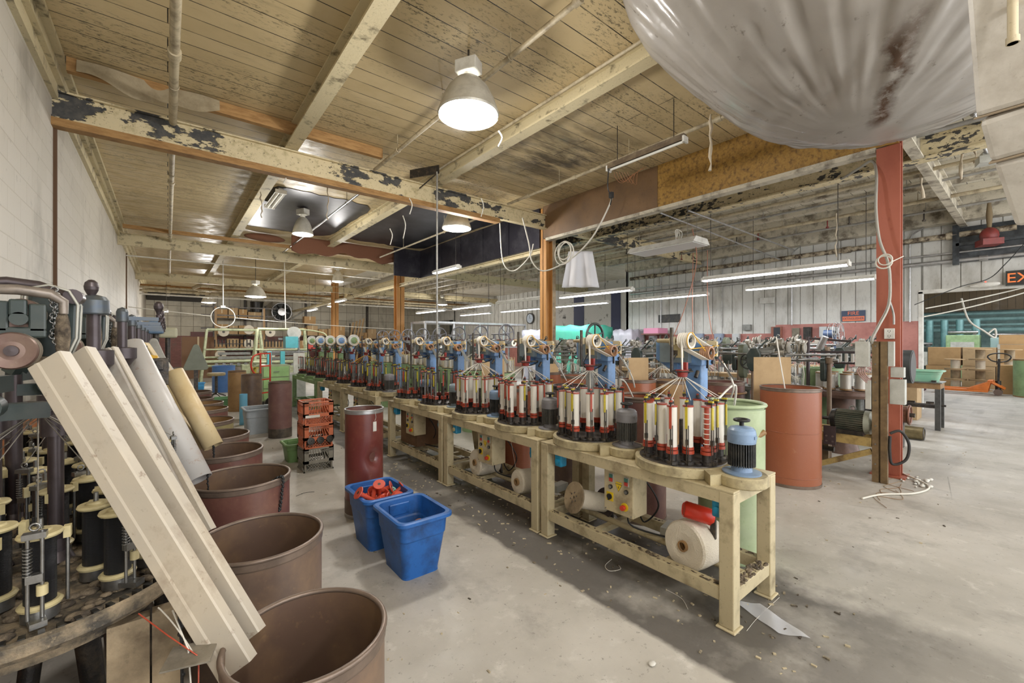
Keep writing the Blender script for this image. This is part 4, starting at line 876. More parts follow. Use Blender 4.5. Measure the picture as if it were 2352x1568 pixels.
def iron_braider(lbl, loc, near, idx):
    rd = random.Random(idx+40); t = thing('iron_braider', lbl, 'braiding machine', loc, 0, 'cast iron braiders along the block wall')
    # stand
    for k, a in enumerate((-.55, 1.2, 2.9, 4.3)):
        b = MB(); r0, r1 = .22, .30
        b.tube([(r0*math.cos(a), r0*math.sin(a), .78), (r0*1.05*math.cos(a), r0*1.05*math.sin(a), .5), (r1*math.cos(a), r1*math.sin(a), .12), (r1*1.1*math.cos(a), r1*1.1*math.sin(a), .0)], [.045, .034, .03, .042], 10); b.build('leg', IRON, t)
    b = MB(); b.lathe([(0, .33), (.24, .33), (.24, .35), (0, .35)], 24); b.build('lower_shelf', IRON, t)
    b = MB(); b.lathe([(0, .775), (.30, .775), (.372, .80), (.385, .815), (.385, .845), (.372, .85), (.36, .838), (.30, .84), (.10, .845), (0, .845)], 56)
    b.lathe([(.25, .76), (.30, .745), (.31, .78)], 40); b.build('deck', pm('linty_iron', '46423C', .7, .2, dirt='A39278', ds=9, da=.8, lo=.45, hi=.62, bump=.8, bs=30), t)
    b = MB()
    for k in range(72 if near else 40): a = 2*PI*k/(72 if near else 40); b.cb((.362*math.cos(a), .362*math.sin(a), .846), (.02, .012, .014), a)
    b.build('toothed_rim', BLACKM, t)
    b = MB(); n = 260; rr = random.Random(idx)
    for k in range(n):
        a = rr.random()*2*PI; r = rr.choice((.345, .33, .30, .24, .10, .21))+rr.uniform(-.015, .015); b.ball((r*math.cos(a), r*math.sin(a), .846), .006+.014*rr.random(), 7, 5, (1.3, 1, .5))
    o = b.build('lint_clumps', LINT, t); o['kind'] = 'stuff'
    N = 12
    if 'c' not in SPM:
        SPM['c'] = icarrier_mesh().build('carrier', [STEEL, FLANGE]); C.objects.unlink(SPM['c']); SPM['s'] = bspool_mesh().build('spool', [BYARN, FLANGE]); C.objects.unlink(SPM['s'])
        SPM['w'] = bspool_mesh().build('spool', [YARN, FLANGE]); C.objects.unlink(SPM['w'])
    for ring, (R, nn) in enumerate(((.275, N), (.165, 6))):
        if ring and not near: continue
        for k in range(nn):
            a = 2*PI*(k+.3+rd.uniform(-.15, .15))/nn
            c = bpy.data.objects.new('carrier', SPM['c'].data); C.objects.link(c); c.parent = t; c.location = (R*math.cos(a), R*math.sin(a), .85); c.rotation_euler = (0, 0, a+rd.uniform(-.4, 1.4))
            s = bpy.data.objects.new('spool', SPM['w' if (idx == 3) else 's'].data); C.objects.link(s); s.parent = c; s.location = (0, 0, .03)
    b = MB()
    for k in range(N): a = 2*PI*(k+.3)/N; b.tube([((.275+.04)*math.cos(a), .31*math.sin(a), 1.09), (0.01*math.cos(a), .01*math.sin(a), 1.335)], .0016, 4)
    b.build('yarns', WIRE if idx != 3 else YARN, t)
    for k, (x, y) in enumerate(((-.17, -.12), (-.12, .16), (.02, .12))):
        b = MB(); b.cyl((x, y, .85), (x, y, 1.42 if k < 2 else 1.3), .024 if k == 0 else .019, n=14); b.lathe([(.045, .85), (.03, .88), (.024, .92)], 14, c=(x, y, 0)); b.cyl((x, y, 1.25), (x, y, 1.31), .036, n=14); b.build('post', PURPLE, t)
    b = MB(); b.bar((-.17, -.12, 1.36), (.02, -.02, 1.35), .05, .045); b.cyl((-.07, -.16, 1.375), (-.07, -.10, 1.375), .032); b.cyl((-.07, -.175, 1.375), (-.07, -.16, 1.375), .016); b.torus((.0, 0, 1.335), .02, .005); b.bar((-.17, -.12, 1.42), (-.1, .16, 1.42), .05); b.bar((-.17, -.12, 1.43), (-.1, -.16, 1.56), .06, .04); b.build('head_bracket', GREENK, t)
    # take-up rollers on axles along Y
    def roller(c, r, w, nm):
        b = MB(); R = Matrix.Rotation(PI/2, 4, 'X'); b.lathe([(0, w), (r*.28, w), (r*.30, w-.003), (r*.5, w-.004), (r*.93, w), (r, w-.006), (r, .0), (0, 0)], 32, M=R); b.mi = 1; b.lathe([(r*1.008, w*.85), (r*1.008, .004)], 32, M=R); b.mi = 2; b.lathe([(0, w+.006), (r*.28, w+.005), (r*.29, w)], 20, M=R)
        return b.build(nm, [pm('roller_face', '6A524C', .4, .4, dirt='8A7868', ds=10, da=.5), pm('roller_band', 'A79C8C', .5, dirt='6A5E50', ds=12, da=.5), PURPLE], t, loc=c)
    roller((-.025, -.09, 1.525), .050, .055, 'take_up_roller'); roller((-.015, -.05, 1.625), .043, .06, 'press_roller')
    b = MB(); b.box(-.08, -.035, -.118, -.108, 1.575, 1.66); b.box(.0, .035, -.118, -.108, 1.575, 1.655); b.box(-.08, .035, -.118, -.108, 1.56, 1.59); b.box(-.14, -.07, -.118, -.104, 1.555, 1.60); b.cyl((-.015, -.105, 1.612), (-.015, -.13, 1.612), .018); b.box(-.034, .0, -.13, -.112, 1.62, 1.665); b.build('roller_yoke', GREENK, t, bevel=.008)
    b = MB(); b.tube([(-.12, -.1, 1.665), (-.10, -.1, 1.69), (-.02, -.11, 1.692), (.04, -.10, 1.685), (.065, -.09, 1.665), (.065, -.09, 1.63)], [.010, .013, .014, .014, .012, .010], 8); b.build('finger_guard', pm('worn_iron', '8A8076', .4, .4, dirt='4A4440', ds=12, da=.5), t)
    b = MB(); M = Matrix.Translation((0.0, .0, 0)) @ Matrix.Rotation(PI/2, 4, 'X')
    pl = [(-.03, 1.53), (.02, 1.46), (.065, 1.50), (.085, 1.56), (.088, 1.66), (.07, 1.70), (.03, 1.715), (-.02, 1.70)]
    b.prism(pl, -.05, .01, M); b.build('gear_guard', GREENK, t, bevel=.012)
    b = MB(); q = [M @ Vector((x*1.02, z, .052)) for x, z in pl]; b.tube(q, .004, 6, closed=True); b.tube([M @ Vector((x*1.02, z, -.012)) for x, z in pl], .004, 6, closed=True); b.build('guard_lip', pm('bare_edge', 'A8A69C', .4, .3), t)
    b = MB(); b.tube([(-.18, -.02, 1.70), (-.06, -.0, 1.722), (.0, .0, 1.715), (.06, -.01, 1.69), (.075, -.02, 1.685)], .015, 8); b.cyl((.078, -.045, 1.685), (.078, .02, 1.685), .022); b.build('guard_arm', PURPLE, t)
    b = MB()
    for k in range(22): z = 1.70-k*.0075; b.torus((.045+.004*math.sin(k), -.078, z), .0075, .0022, 'X' if k % 2 else 'Y', 8, 4)
    o = b.build('drive_chain', STEEL, t)
    b = MB(); b.ball((.06, -.07, 1.57), .035, 10, 7, (.5, .8, 2.2)); b.ball((.0, -.02, 1.49), .05, 10, 7, (1.3, .7, .35)); o = b.build('lint_ball', LINT, t); o['kind'] = 'stuff'
    # crank post
    cx, cy = (.075 if idx == 0 else .11), .45
    b = MB(); b.cyl((cx, cy, .90), (cx, cy, 1.30), .018, n=12); b.lathe([(.03, 1.28), (.036, 1.31), (.036, 1.36), (.028, 1.375), (.03, 1.42), (.05, 1.45), (.06, 1.46), (.06, 1.515), (.03, 1.52)], 22, c=(cx, cy, 0)); b.cyl((cx, cy, 1.52), (cx, cy, 1.66), .021, n=14)
    [b.torus((cx, cy, 1.20+.014*k), .03, .005, 'Z', 16, 5) for k in range(7)]; b.build('crank_post', PURPLE, t)
    b = MB(); q = 1. if idx == 0 else .55; b.lathe([(0, 1.655), (.046*q, 1.655), (.048*q, 1.66), (.046*q, 1.71), (.036*q, 1.725), (0, 1.735)], 22, c=(cx, cy, 0)); b.bar((cx, cy, 1.675), (cx+(.15 if idx else .01), cy+.02, 1.675), .018, .02); b.build('crank_arm', pm('blue_grey_iron', '4C5560', .35, .4, dirt='5E5A44', ds=9, da=.5), t)
    kx, ky = (cx-.005, cy-.01) if idx == 0 else (cx+.15, cy+.02)
    b = MB(); b.lathe([(0, 0), (.012, .0), (.013, .012), (.009, .018), (.012, .03), (.021, .05), (.0225, .062), (.019, .078), (.009, .088), (0, .09)], 16, c=(kx, ky, 1.685 if idx else 1.70)); b.build('crank_handle', PURPLE, t)
    return t
MXY = [(-.30, 1.87+.78*i) for i in range(9)]
wrd = ['nearest one', 'second from the viewer', 'third from the viewer', 'fourth, with pale yarn', 'fifth from the viewer', 'sixth from the viewer', 'seventh from the viewer', 'eighth from the viewer', 'last of the row']
for i, (x, y) in enumerate(MXY): iron_braider('dark cast iron braider with black thread spools by the block wall, %s' % wrd[i], (x, y, 0), i < 3, i)

# chutes that carry the braid into the drums
def gutter(lbl, a, b2, w, m, kind='gutter', roll=0., name='gutter_chute'):
    a = Vector(a); e = Vector(b2); d = (e-a); L = d.length; d.normalize()
    side = d.cross(Vector((-.62, -.78, 0))).normalized(); nrm = side.cross(d).normalized()
    side, nrm = (side*math.cos(roll)+nrm*math.sin(roll)), (nrm*math.cos(roll)-side*math.sin(roll))
    R = Matrix((side, nrm, d)).transposed().to_4x4()
    b = MB()
    if kind == 'gutter':                # vinyl gutter: flat back, floor, stepped front
        prof = [(-.40, -.42), (-.5, -.36), (-.5, -.03), (-.47, 0), (.14, 0), (.20, .03), (.47, .03), (.5, 0), (.5, -.34), (.38, -.40)]
        prof = [(p[0]*w, p[1]*w) for p in prof]
        b.grid(lambda i, j: (prof[min(int(round(j*(len(prof)-1))), len(prof)-1)][0], prof[int(round(j*(len(prof)-1)))][1], i*L), 6, len(prof)-1, False)
        o = b.build(name, m, solid=.004)
    else:
        n = 28; b.grid(lambda i, j: (w*.5*math.cos(2*PI*j), w*.5*math.sin(2*PI*j), i*L), 2, n); o = b.build(name, m, solid=.004)
    o.matrix_world = Matrix.Translation(a) @ R
    return tag(o, lbl, 'chute', 'chutes leading braid into the drums')
gutter('long dirty cream vinyl gutter chute, nearest, ending inside the front drum', (-.262, 1.70, 1.50), (.135, 1.30, .70), .086, GUTTER, roll=.12)
gutter('cream vinyl gutter chute just behind the nearest one, ending in the same drum', (-.225, 1.83, 1.51), (.165, 1.37, .725), .088, GUTTER, roll=.12)
gutter('greyish vinyl gutter chute ending at the second drum', (-.222, 2.40, 1.51), (.085, 2.04, .77), .075, pm('grey_gutter', '9F998F', .45, dirt='6E5A48', ds=3.5, da=.6), roll=.5)
gutter('pale vinyl gutter chute beside the greyish one, over the second drum', (-.205, 2.46, 1.51), (.11, 2.07, .79), .07, GUTTER, roll=.1)
gutter('thick round grey pvc tube chute with rusty stains, over the third drum', (-.17, 3.28, 1.53), (.13, 2.86, .80), .125, PVC, 'tube', name='tube_chute')
gutter('yellowed round pvc tube chute, over the fourth drum', (.03, 3.63, 1.345), (.235, 3.42, .86), .11, PVCY, 'tube', name='tube_chute')
gutter('yellowed gutter chute with printed marks behind the yellowed tube', (-.10, 3.78, 1.22), (.17, 3.55, .82), .09, PVCY, roll=.15)
for i, (y, w) in enumerate(((4.75, 'over the fifth drum'), (5.5, 'over the sixth drum'), (6.3, 'over the seventh drum'), (7.1, 'over the eighth drum'))):
    gutter('cream gutter chute among the far iron braiders, %s' % w, (-.2, y, 1.5), (.15, y-.42, .85), .14, GUTTER if i % 2 else PVCY, roll=.15)

# the row of brown drums
def drum(lbl, x, y, r, h, out, inn=None, rim=RIMM, group='brown drums beside the iron braiders', name='fibre_drum', rz=0, lip=.008, band=True, cat='drum', rings=()):
    t = thing(name, lbl, cat, (x, y, 0), rz, group)
    b = MB(); b.lathe([(0, 0), (r*.99, 0), (r, .01), (r, h*.3), (r, h*.7), (r, h-.03)], 48); b.mi = 1; b.lathe([(r-.006, h-.01), (r-.007, h*.5), (r-.008, .02), (0, .02)], 48)
    if rings:
        b.mi = 0; [b.torus((0, 0, z*h), r, .004, 'Z', 40, 5) for z in rings]
    b.build('barrel', [out, inn or out], t)
    b = MB(); b.torus((0, 0, h-.006), r, lip, 'Z', 48, 8)
    if band: b.lathe([(r+.002, h-.04), (r+.004, h-.035), (r+.004, h-.008)], 48)
    b.build('rim_band', rim, t)
    if band: b = MB(); b.lathe([(r+.003, 0), (r+.004, .002), (r+.004, .03), (r+.001, .032)], 48); b.build('foot_band', rim, t)
    return t
DR = [(.30, 1.26, .20, .76, BROWNF, BROWNI, 'nearest and largest in view'), (.295, 2.0, .228, .76, BROWNF, BROWNI, 'second, holding two chute ends'), (.33, 2.88, .245, .78, MAROON, BROWNI, 'third, braid over its rim'),
      (.31, 3.66, .24, .78, MAROON, BROWNI, 'fourth from the viewer'), (.32, 4.42, .24, .76, MAROON, BROWNI, 'fifth from the viewer'), (.28, 5.15, .24, .78, pm('olive_fibre', '8A8058', .5, dirt='5A4A30', ds=4, da=.5), TANF, 'sixth, olive outside'), (.30, 5.9, .24, .80, MAROON, TANF, 'seventh from the viewer'), (.32, 6.65, .24, .78, BROWNF, TANF, 'eighth from the viewer'), (.28, 7.4, .23, .76, BROWNF, BROWNI, 'ninth from the viewer'), (.3, 8.2, .24, .78, MAROON, BROWNI, 'last of the row')]
for x, y, r, h, m, mi, w in DR: drum('open round fibre drum by the iron braiders, %s' % w, x, y, r, h, m, mi)
def braid(pts, r, m, lbl):
    b = MB(); q = spl(pts, 10)
    b.tube(q, r*.7, 6)
    for i, p in enumerate(q): b.ball((p.x+(.35*r if i % 2 else -.35*r), p.y, p.z), r, 6, 4, (1, 1, 1.3))
    return tag(b.build('braided_cord', m), lbl, 'cord')
braid([(.33+.16, 2.69, .60), (.33+.17, 2.68, .70), (.33+.168, 2.69, .79), (.40, 2.78, .70)], .007, CABK, 'black braided cord hanging over the rim of the third drum')
braid([(.17, 2.87, .83), (.18, 2.88, .70), (.25, 2.9, .40)], .005, CABK, 'black cord dropping from the grey tube into the third drum')
braid([(.235, 3.42, .86), (.24, 3.44, .76), (.26, 3.5, .5)], .006, CABK, 'black cord dropping from the yellowed tube into the fourth drum')
braid([(.02, 1.53, .83), (.03, 1.50, .7), (.03, 1.49, .45)], .006, CABK, 'black cord hanging at the edge of the nearest iron deck')

# things around the nearest machine
tag(MB().box(-.035, .03, 1.60, 1.64, .0, .77).build('wood_plank', WOODD), 'pale dusty plank under the nearest iron deck, beside the front drum', 'plank')
tag(MB().box(-.13, -.04, 1.60, 1.64, 0, .765).build('wood_plank', WOODD), 'pale dusty plank under the nearest iron deck, left of its neighbour', 'plank')
tag(MB().cb((.045, 1.33, .77), (.10, .09, .004), -.3).build('metal_plate', pm('slotted_plate', '8C8578', .5, .3, dirt='4A443A', ds=14, da=.6)), 'slotted grey metal plate by the plank beside the front drum', 'plate')
b_ = MB(); b_.tube(hang((-.02, 1.5, .83), (.05, 1.33, .77), -.01), .002, 4); b_.tube([(.01, 1.46, .83), (.04, 1.34, .78), (.06, 1.26, .45)], .002, 4); tag(b_.build('white_threads', YARN), 'white threads strung from the iron deck to the grey plate', 'thread')
b_ = MB(); b_.tube([(-.06, 1.5, .83), (.0, 1.40, .80), (.06, 1.31, .77), (.055, 1.26, .4)], .002, 4); tag(b_.build('red_thread', RED), 'thin red thread strung beside the white ones by the front drum', 'thread')
TERR = pm('terracotta_sheet', 'B8784E', .6, dirt='7A4A2E', ds=2, da=.5)
for i, (y, w) in enumerate(((1.75, 'behind the nearest iron braider'), (2.5, 'behind the second iron braider'), (3.3, 'behind the third iron braider'), (4.1, 'behind the fourth iron braider'))):
    drum('tall terracotta drum against the block wall %s' % w, -.80, y, .17, 1.15, TERR, TERR, group='terracotta drums against the block wall')
tag(MB().lathe([(0, 1.715), (.026, 1.715), (.034, 1.785), (.037, 1.788), (.032, 1.785), (.024, 1.72), (0, 1.72)], 24, c=(-.405, 2.63, 0)).build('paper_cup', pm('cup_cream', 'B9AC96', .6)), 'small cream cup standing on top of the second iron braider', 'cup')
def guard(lbl, x, y, z, s, m):
    b = MB(); M = Matrix.Translation((x, y, z)) @ Matrix.Rotation(PI/2, 4, 'X')
    n = 20; pl = [(.06*math.cos(a)*s, (.30+.06*math.sin(a))*s) for a in [PI*(.12+.76*k/8) for k in range(9)]]+[(-.17*s+.06*s*math.cos(a), (-.17+.06*math.sin(a))*s) for a in [PI*(.9+.5*k/6) for k in range(7)]]+[(.17*s+.06*s*math.cos(a), (-.17+.06*math.sin(a))*s) for a in [PI*(1.6+.5*k/6) for k in range(7)]]
    b.prism(pl, -.02, .02, M); o = b.build('belt_guard', m, bevel=.006); b2 = MB(); b2.box(x-.03, x+.03, y, y+.05, 0, z-.1); b2.build('stand', IRON, o); return tag(o, lbl, 'belt guard')
GG = pm('grey_green_guard', '7F8474', .5, dirt='5A5E50', ds=5, da=.4)
guard('big grey triangular belt guard plate at the far end of the iron row', .39, 9.4, 1.22, .78, GG)
guard('small pale belt guard among the iron braider heads', -.10, 5.1, 1.40, .5, pm('pale_guard', 'A7A49A', .5, dirt='6A665C', ds=6, da=.4))
t = thing('drive_housing', 'cream rounded drive housing over the far iron braiders', 'machine housing', (.0, 7.9, 0))
b_ = MB(); b_.box(-.11, .11, -.08, .08, 1.60, 1.75); b_.build('housing', pm('cream_housing', 'B9B69A', .5, dirt='7A745E', ds=4, da=.4), t, bevel=.03); MB().cyl((-.0, 0, 0), (0, 0, 1.62), .03).build('post', IRON, t)
t = thing('drive_housing', 'blue motor box on a post among the far iron braiders', 'machine housing', (-.11, 6.6, 0))
b_ = MB(); b_.box(-.07, .07, -.07, .07, 1.64, 1.79); b_.build('housing', pm('dusty_blue', '64809E', .5, dirt='4A5560', ds=5, da=.4), t, bevel=.02); MB().cyl((0, 0, 0), (0, 0, 1.66), .03).build('post', IRON, t)
t = thing('lamp_arm', 'yellow painted arm with dark counter box between the iron braiders', 'gauge', (-.07, 3.5, 0))
MB().bar((-.24, .0, 1.50), (.02, 0, 1.45), .02).build('arm', YBELT, t); MB().cb((.03, -.0, 1.36), (.09, .07, .17)).cyl((.03, -.036, 1.33), (.03, -.05, 1.33), .03).cb((.03, -.04, 1.40), (.04, .02, .06)).build('counter', IRON, t, bevel=.006); MB().cyl((.0, .02, 0), (.0, .02, 1.3), .012).build('stand', IRON, t)
t.name = 'counter_stand'
# ------------------------------------------------------------------ things standing in the aisle
t = drum('tall dented dark red fibre drum with a white tag, behind the blue bins', 1.39, 3.86, .165, .95, pm('dark_red_fibre', '6B3430', .3, dirt='93604A', ds=2.5, da=.5, lo=.5, hi=.8, spec=.6), MAROON, GALV, group=None, name='tall_fibre_drum', lip=.006)
for o in list(C.objects):
    if o.parent == t and o.name.startswith('barrel'):
        b = MB(); n = 56; hs = [0, .02, .12, .22, .32, .38, .42, .45, .48, .50, .52, .54, .56, .59, .63, .68, .74, .84, .92, .95]
        def rr_(a, z):
            dv = (a-5.0+PI) % (2*PI)-PI; return .165-.062*math.exp(-(dv/.42)**2-((z-.52)/.065)**2)-.010*math.exp(-(dv/.7)**2-((z-.45)/.14)**2)
        b.grid(lambda i, j: (rr_(2*PI*j, hs[int(round(i*(len(hs)-1)))])*math.cos(2*PI*j), rr_(2*PI*j, hs[int(round(i*(len(hs)-1)))])*math.sin(2*PI*j), hs[int(round(i*(len(hs)-1)))]), len(hs)-1, n)
        b.mi = 1; b.lathe([(.155, .94), (.115, .5), (.15, .02), (0, .02)], 40); q = b.build('barrel', [pm('dark_red_fibre', ''), MAROON], t); bpy.data.objects.remove(o)
MB().cb((-.0, -.168, .80), (.034, .003, .085), 0).tube(spl([(0, -.168, .85), (.01, -.172, .88), (.0, -.17, .93)]), .002, 4).build('paper_tag', WHITEP, t, label='white paper tag').rotation_euler = (0, 0, .2)
MB().lathe([(.167, .15), (.168, .155), (.1675, .0)], 48).build('foot_sleeve', BROWNF, t)
for x, y, r, h, m, w in ((1.43, 7.8, .17, .90, pm('worn_plum_fibre', '6E4E4A', .5, dirt='94786A', ds=4, da=.4), 'maroon, nearest of three'), (1.31, 9.95, .18, .90, BROWNF, 'dull brown, middle of three'), (1.21, 11.3, .175, .90, TANF, 'tan brown, furthest of three')):
    t = drum('tall slim fibre drum standing in the aisle, %s' % w, x, y, r, h, m, BROWNI, m, group='tall slim drums in the aisle', name='tall_fibre_drum', lip=.004, band=False)
    if x == 1.43: MB().lathe([(r+.002, 0), (r+.003, .14), (r+.001, .15)], 40).build('foot_band', pm('black_foot', '3A332E', .5, dirt='7A7060', ds=9, da=.5), t)

def tote(lbl, x, y, w, d, h, m, taper=.82, rz=0, name='storage_bin', lip=.022, cat='bin', group=None, handles=True, stepped=True):
    t = thing(name, lbl, cat, (x, y, 0), rz, group)
    def ring(s, z, rc, k=6, inset=0):
        W, D = w/2*s-inset, d/2*s-inset; out = []
        for cx, cy, a0 in ((W-rc, D-rc, 0), (-W+rc, D-rc, PI/2), (-W+rc, -D+rc, PI), (W-rc, -D+rc, 3*PI/2)):
            for j in range(k+1): a = a0+PI/2*j/k; out.append((cx+rc*math.cos(a), cy+rc*math.sin(a), z))
        return out
    def loft(b, rings, cap0=False, cap1=False):
        n = len(rings[0])
        for q in range(len(rings)-1): b.add(rings[q]+rings[q+1], [(i, (i+1) % n, n+(i+1) % n, n+i) for i in range(n)], True)
        if cap0: b.add(rings[0], [tuple(range(n))[::-1]])
        if cap1: b.add(rings[-1], [tuple(range(n))])
    b = MB(); rc = .05
    st = taper+(1-taper)*.66
    loft(b, [ring(taper, 0, rc*.8), ring(taper*1.01, .012, rc), ring(st, h*.64, rc), ring(st+.03, h*.67, rc), ring(1-.02, h-.02, rc)], True)
    loft(b, [ring(1-.02, h-.01, rc, inset=.006), ring(st+.02, h*.68, rc, inset=.006), ring(st-.01, h*.65, rc, inset=.006), ring(taper, .014, rc*.8, inset=.008)], False, True)
    b.build('body', m, t)
    b = MB(); loft(b, [ring(1-.02, h-.026, rc), ring(1+lip/w*2, h-.022, rc+.01), ring(1+lip/w*2, h-.002, rc+.01), ring(1+lip/w, h+.004, rc+.006), ring(1-.02, h, rc, inset=.006), ring(1-.02, h-.012, rc, inset=.007)]); b.build('rim', m, t)
    if handles:
        for s in (-1, 1): MB().box(-w*.22, w*.22, s*d*.455-.008, s*d*.455+.008, h*.72, h*.93).build('handle_panel', m, t, bevel=.006)
    return t
tote('scuffed empty blue plastic bin, the nearer of the two, with one white spool inside', 1.315, 2.735, .35, .44, .40, BINB, .74)
tote('scuffed blue plastic bin full of red bobbins, touching the dented red drum', 1.285, 3.255, .35, .44, .40, BINB, .74)
def bobbin(lbl, p, rx, ry, m, L=.17, thread=None):
    t = thing('bobbin', lbl, 'bobbin', p, 0, 'bobbins in the blue bins'); t.rotation_euler = (rx, ry, random.uniform(0, 6))
    b = MB(); b.cyl((0, 0, 0), (0, 0, L), .017 if not thread else .022, n=12, cap=False); b.mi = 1 if thread else 0; b.lathe([(0, -.005), (.046, -.005), (.048, 0), (.044, .005), (.015, .007)], 18); b.lathe([(.015, L-.007), (.044, L-.005), (.048, L), (.046, L+.005), (.012, L+.005), (0, L-.002)], 18)
    b.mi = len([m, 1]) if False else b.mi
    b.build('core', [thread or m, m], t); MB().lathe([(.0, L+.0055), (.011, L+.0055), (.013, L+.004)], 12).build('socket', BLACKM, t); return t
CORAL = pm('coral_plastic', 'C04A34', .35)
rr = random.Random(5)
tx = ['leaning at the back left', 'lying towards the viewer', 'upright beside the wall', 'crossing the pile', 'at the right end', 'deep in the middle', 'on the left wall', 'propped on another', 'lying flat in front', 'half hidden below', 'tilted to the right', 'near the front rim', 'at the back edge', 'in the centre']
for i in range(14):
    bobbin('coral red flanged bobbin in the blue bin, %s' % tx[i], (1.285+rr.uniform(-.08, .08), 3.255+rr.uniform(-.12, .10), .235+.05*(i % 3)), rr.uniform(.5, 1.9), rr.uniform(-.6, .6), CORAL)
t = thing('bobbin', 'pale green flanged bobbin with holes, at the right of the pile', 'bobbin', (1.40, 3.28, .34), 0, 'bobbins in the blue bins'); t.rotation_euler = (1.2, .3, -.4)
b = MB(); b.cyl((0, 0, -.1), (0, 0, 0), .014, n=12); b.lathe([(0, 0), (.042, 0), (.042, .008), (0, .008)], 24); b.build('core', pm('mint', '7FC0A8', .4), t); b = MB(); [b.cyl((.028*math.cos(a), .028*math.sin(a), .0085), (.028*math.cos(a), .028*math.sin(a), .0095), .006, n=10) for a in [k*PI/5 for k in range(10)]]; b.build('holes', BLACKM, t)
bobbin('white thread bobbin with copper ends lying in the nearer blue bin', (1.28, 2.68, .21), 1.5, .2, pm('copper_end', 'A0603A', .4), .2, YARN)

def crate(lbl, x, y, z, m, W=.335, D=.335, H=.275, rz=0, group='milk crates stacked in the aisle', lattice=True):
    t = thing('milk_crate', lbl, 'crate', (x, y, z), rz, group)
    w, d = W/2, D/2
    for sx in (-1, 1):
        for sy in (-1, 1): b = MB(); b.box(sx*w-(.03 if sx > 0 else -.01), sx*w+(.03 if sx < 0 else -.01), sy*d-(.03 if sy > 0 else -.01), sy*d+(.03 if sy < 0 else -.01), .004, H-.004); b.build('corner_post', m, t, bevel=.004)
    for nm, ax in (('side_panel', 0), ('side_panel', 1), ('side_panel', 2), ('side_panel', 3)):
        b = MB(); R = Matrix.Rotation(ax*PI/2, 4, 'Z'); L = (w if ax % 2 == 0 else d); o = (d if ax % 2 == 0 else w)
        def bx(x0, x1, z0, z1, dep=.008): b.box(x0, x1, -o, -o+dep, z0, z1, R)
        bx(-L, L, H-.018, H, .014); bx(-L, L, H-.034, H-.028, .012); bx(-L, L, H-.048, H-.042, .012); bx(-L, L, .095, .135, .008); bx(-L, L, 0, .016, .012)
        bx(-L, -L+.055, .1, H, .006); bx(L-.055, L, .1, H, .006)
        for s in (-1, 1):                # fan shaped struts up to the rim
            for k in range(4): x0 = s*(.02+.035*k); x1 = s*(.01+.022*k); b.bar(R @ Vector((x0, -o+.004, .13)), R @ Vector((x1, -o+.004, H-.045)), .006, .006)
        n = 9
        for k in range(-3, n+1):         # diagonal lattice
            for s in (-1, 1):
                x0 = -L+.03+(2*L-.06)*k/n; xa = x0 if s > 0 else x0+.075; xb = x0+.075 if s > 0 else x0
                za, zb = .014, .096
                f0, f1 = 0, 1
                if min(xa, xb) < -L+.02 or max(xa, xb) > L-.02: continue
                b.bar(R @ Vector((xa, -o+.004, za)), R @ Vector((xb, -o+.004, zb)), .005, .005)
        b.build(nm, m, t)
    b = MB(); [b.box(-w+.01, w-.01, -d+.02+k*.045, -d+.026+k*.045, 0, .006) for k in range(7)]; [b.box(-w+.02+k*.045, -w+.026+k*.045, -d+.01, d-.01, 0, .006) for k in range(7)]; b.build('base_grid', m, t)
    return t
ORC = pm('orange_crate', 'BE6844', .5, dirt='8A4A30', ds=8, da=.4); GRC = pm('grey_crate', '837F74', .5, dirt='5A564C', ds=8, da=.4)
crate('grey milk crate with diamond lattice, bottom of the stack in the aisle', 1.412, 5.6, 0, GRC)
crate('orange milk crate holding black spools, middle of the stack in the aisle', 1.412, 5.6, .277, ORC)
crate('orange milk crate, top of the stack in the aisle', 1.412, 5.6, .554, ORC)
sp = thing('black_spool', 'black thread spool lying in the middle orange crate, one of several', 'spool', (1.3, 5.52, .34), 0, 'black spools in the orange crates')
for k in range(6):
    s = sp if k == 0 else sp.copy()
    if k: C.objects.link(s)
    s.location = (1.32+.09*(k % 3), 5.60+.09*(k // 3), .33); s.rotation_euler = (1.35, 0, .1*k)
    s['label'] = 'black thread spool in the middle orange crate, ' + ['front left', 'front middle', 'front right', 'back left', 'back middle', 'back right'][k]
    bspool_mesh().build('thread_body', [BYARN, BLACKM], s)
tag(MB().cb((1.34, 5.428, .66), (.16, .003, .03), 0).build('torn_label', WHITEP), 'torn white label on the top orange crate', 'label')
tote('small green plastic bin behind the crate stack', 1.30, 6.15, .26, .34, .24, pm('moss_bin', '6F8F5A', .5, dirt='4A6A3A', ds=5, da=.5), .8)
tote('light grey plastic storage bin beside the tall maroon drum', 1.20, 8.45, .40, .50, .42, pm('grey_bin', 'A9B2B8', .5, dirt='8A9094', ds=5, da=.4), .84)
tote('low green plastic bin on the floor between the tall drums and far row', .98, 12.0, .62, .42, .24, pm('green_bin', '6FA070', .5, dirt='4F7A50', ds=5, da=.4), .86)
tag(MB().lathe([(0, 0), (.065, 0), (.065, .57), (.055, .57), (.055, .53), (0, .53)], 28, c=(1.10, 9.35, 0)).build('blue_tube', pm('cyan_roll', '6FB0CF', .5)), 'light blue cardboard tube standing behind the grey storage bin', 'tube')
drum('blue plastic trash can near the far stool', 1.35, 15.9, .30, .80, pm('blue_can', '4F7BB8', .45, dirt='3A5A8A', ds=4, da=.4), None, pm('blue_can', ''), group=None, name='trash_can', rings=(.3, .8))
tote('small bright blue bucket left of the blue trash can', .72, 15.3, .22, .22, .36, pm('sky_bucket', '4AA3DF', .45), .8, name='bucket', cat='bucket', handles=False)
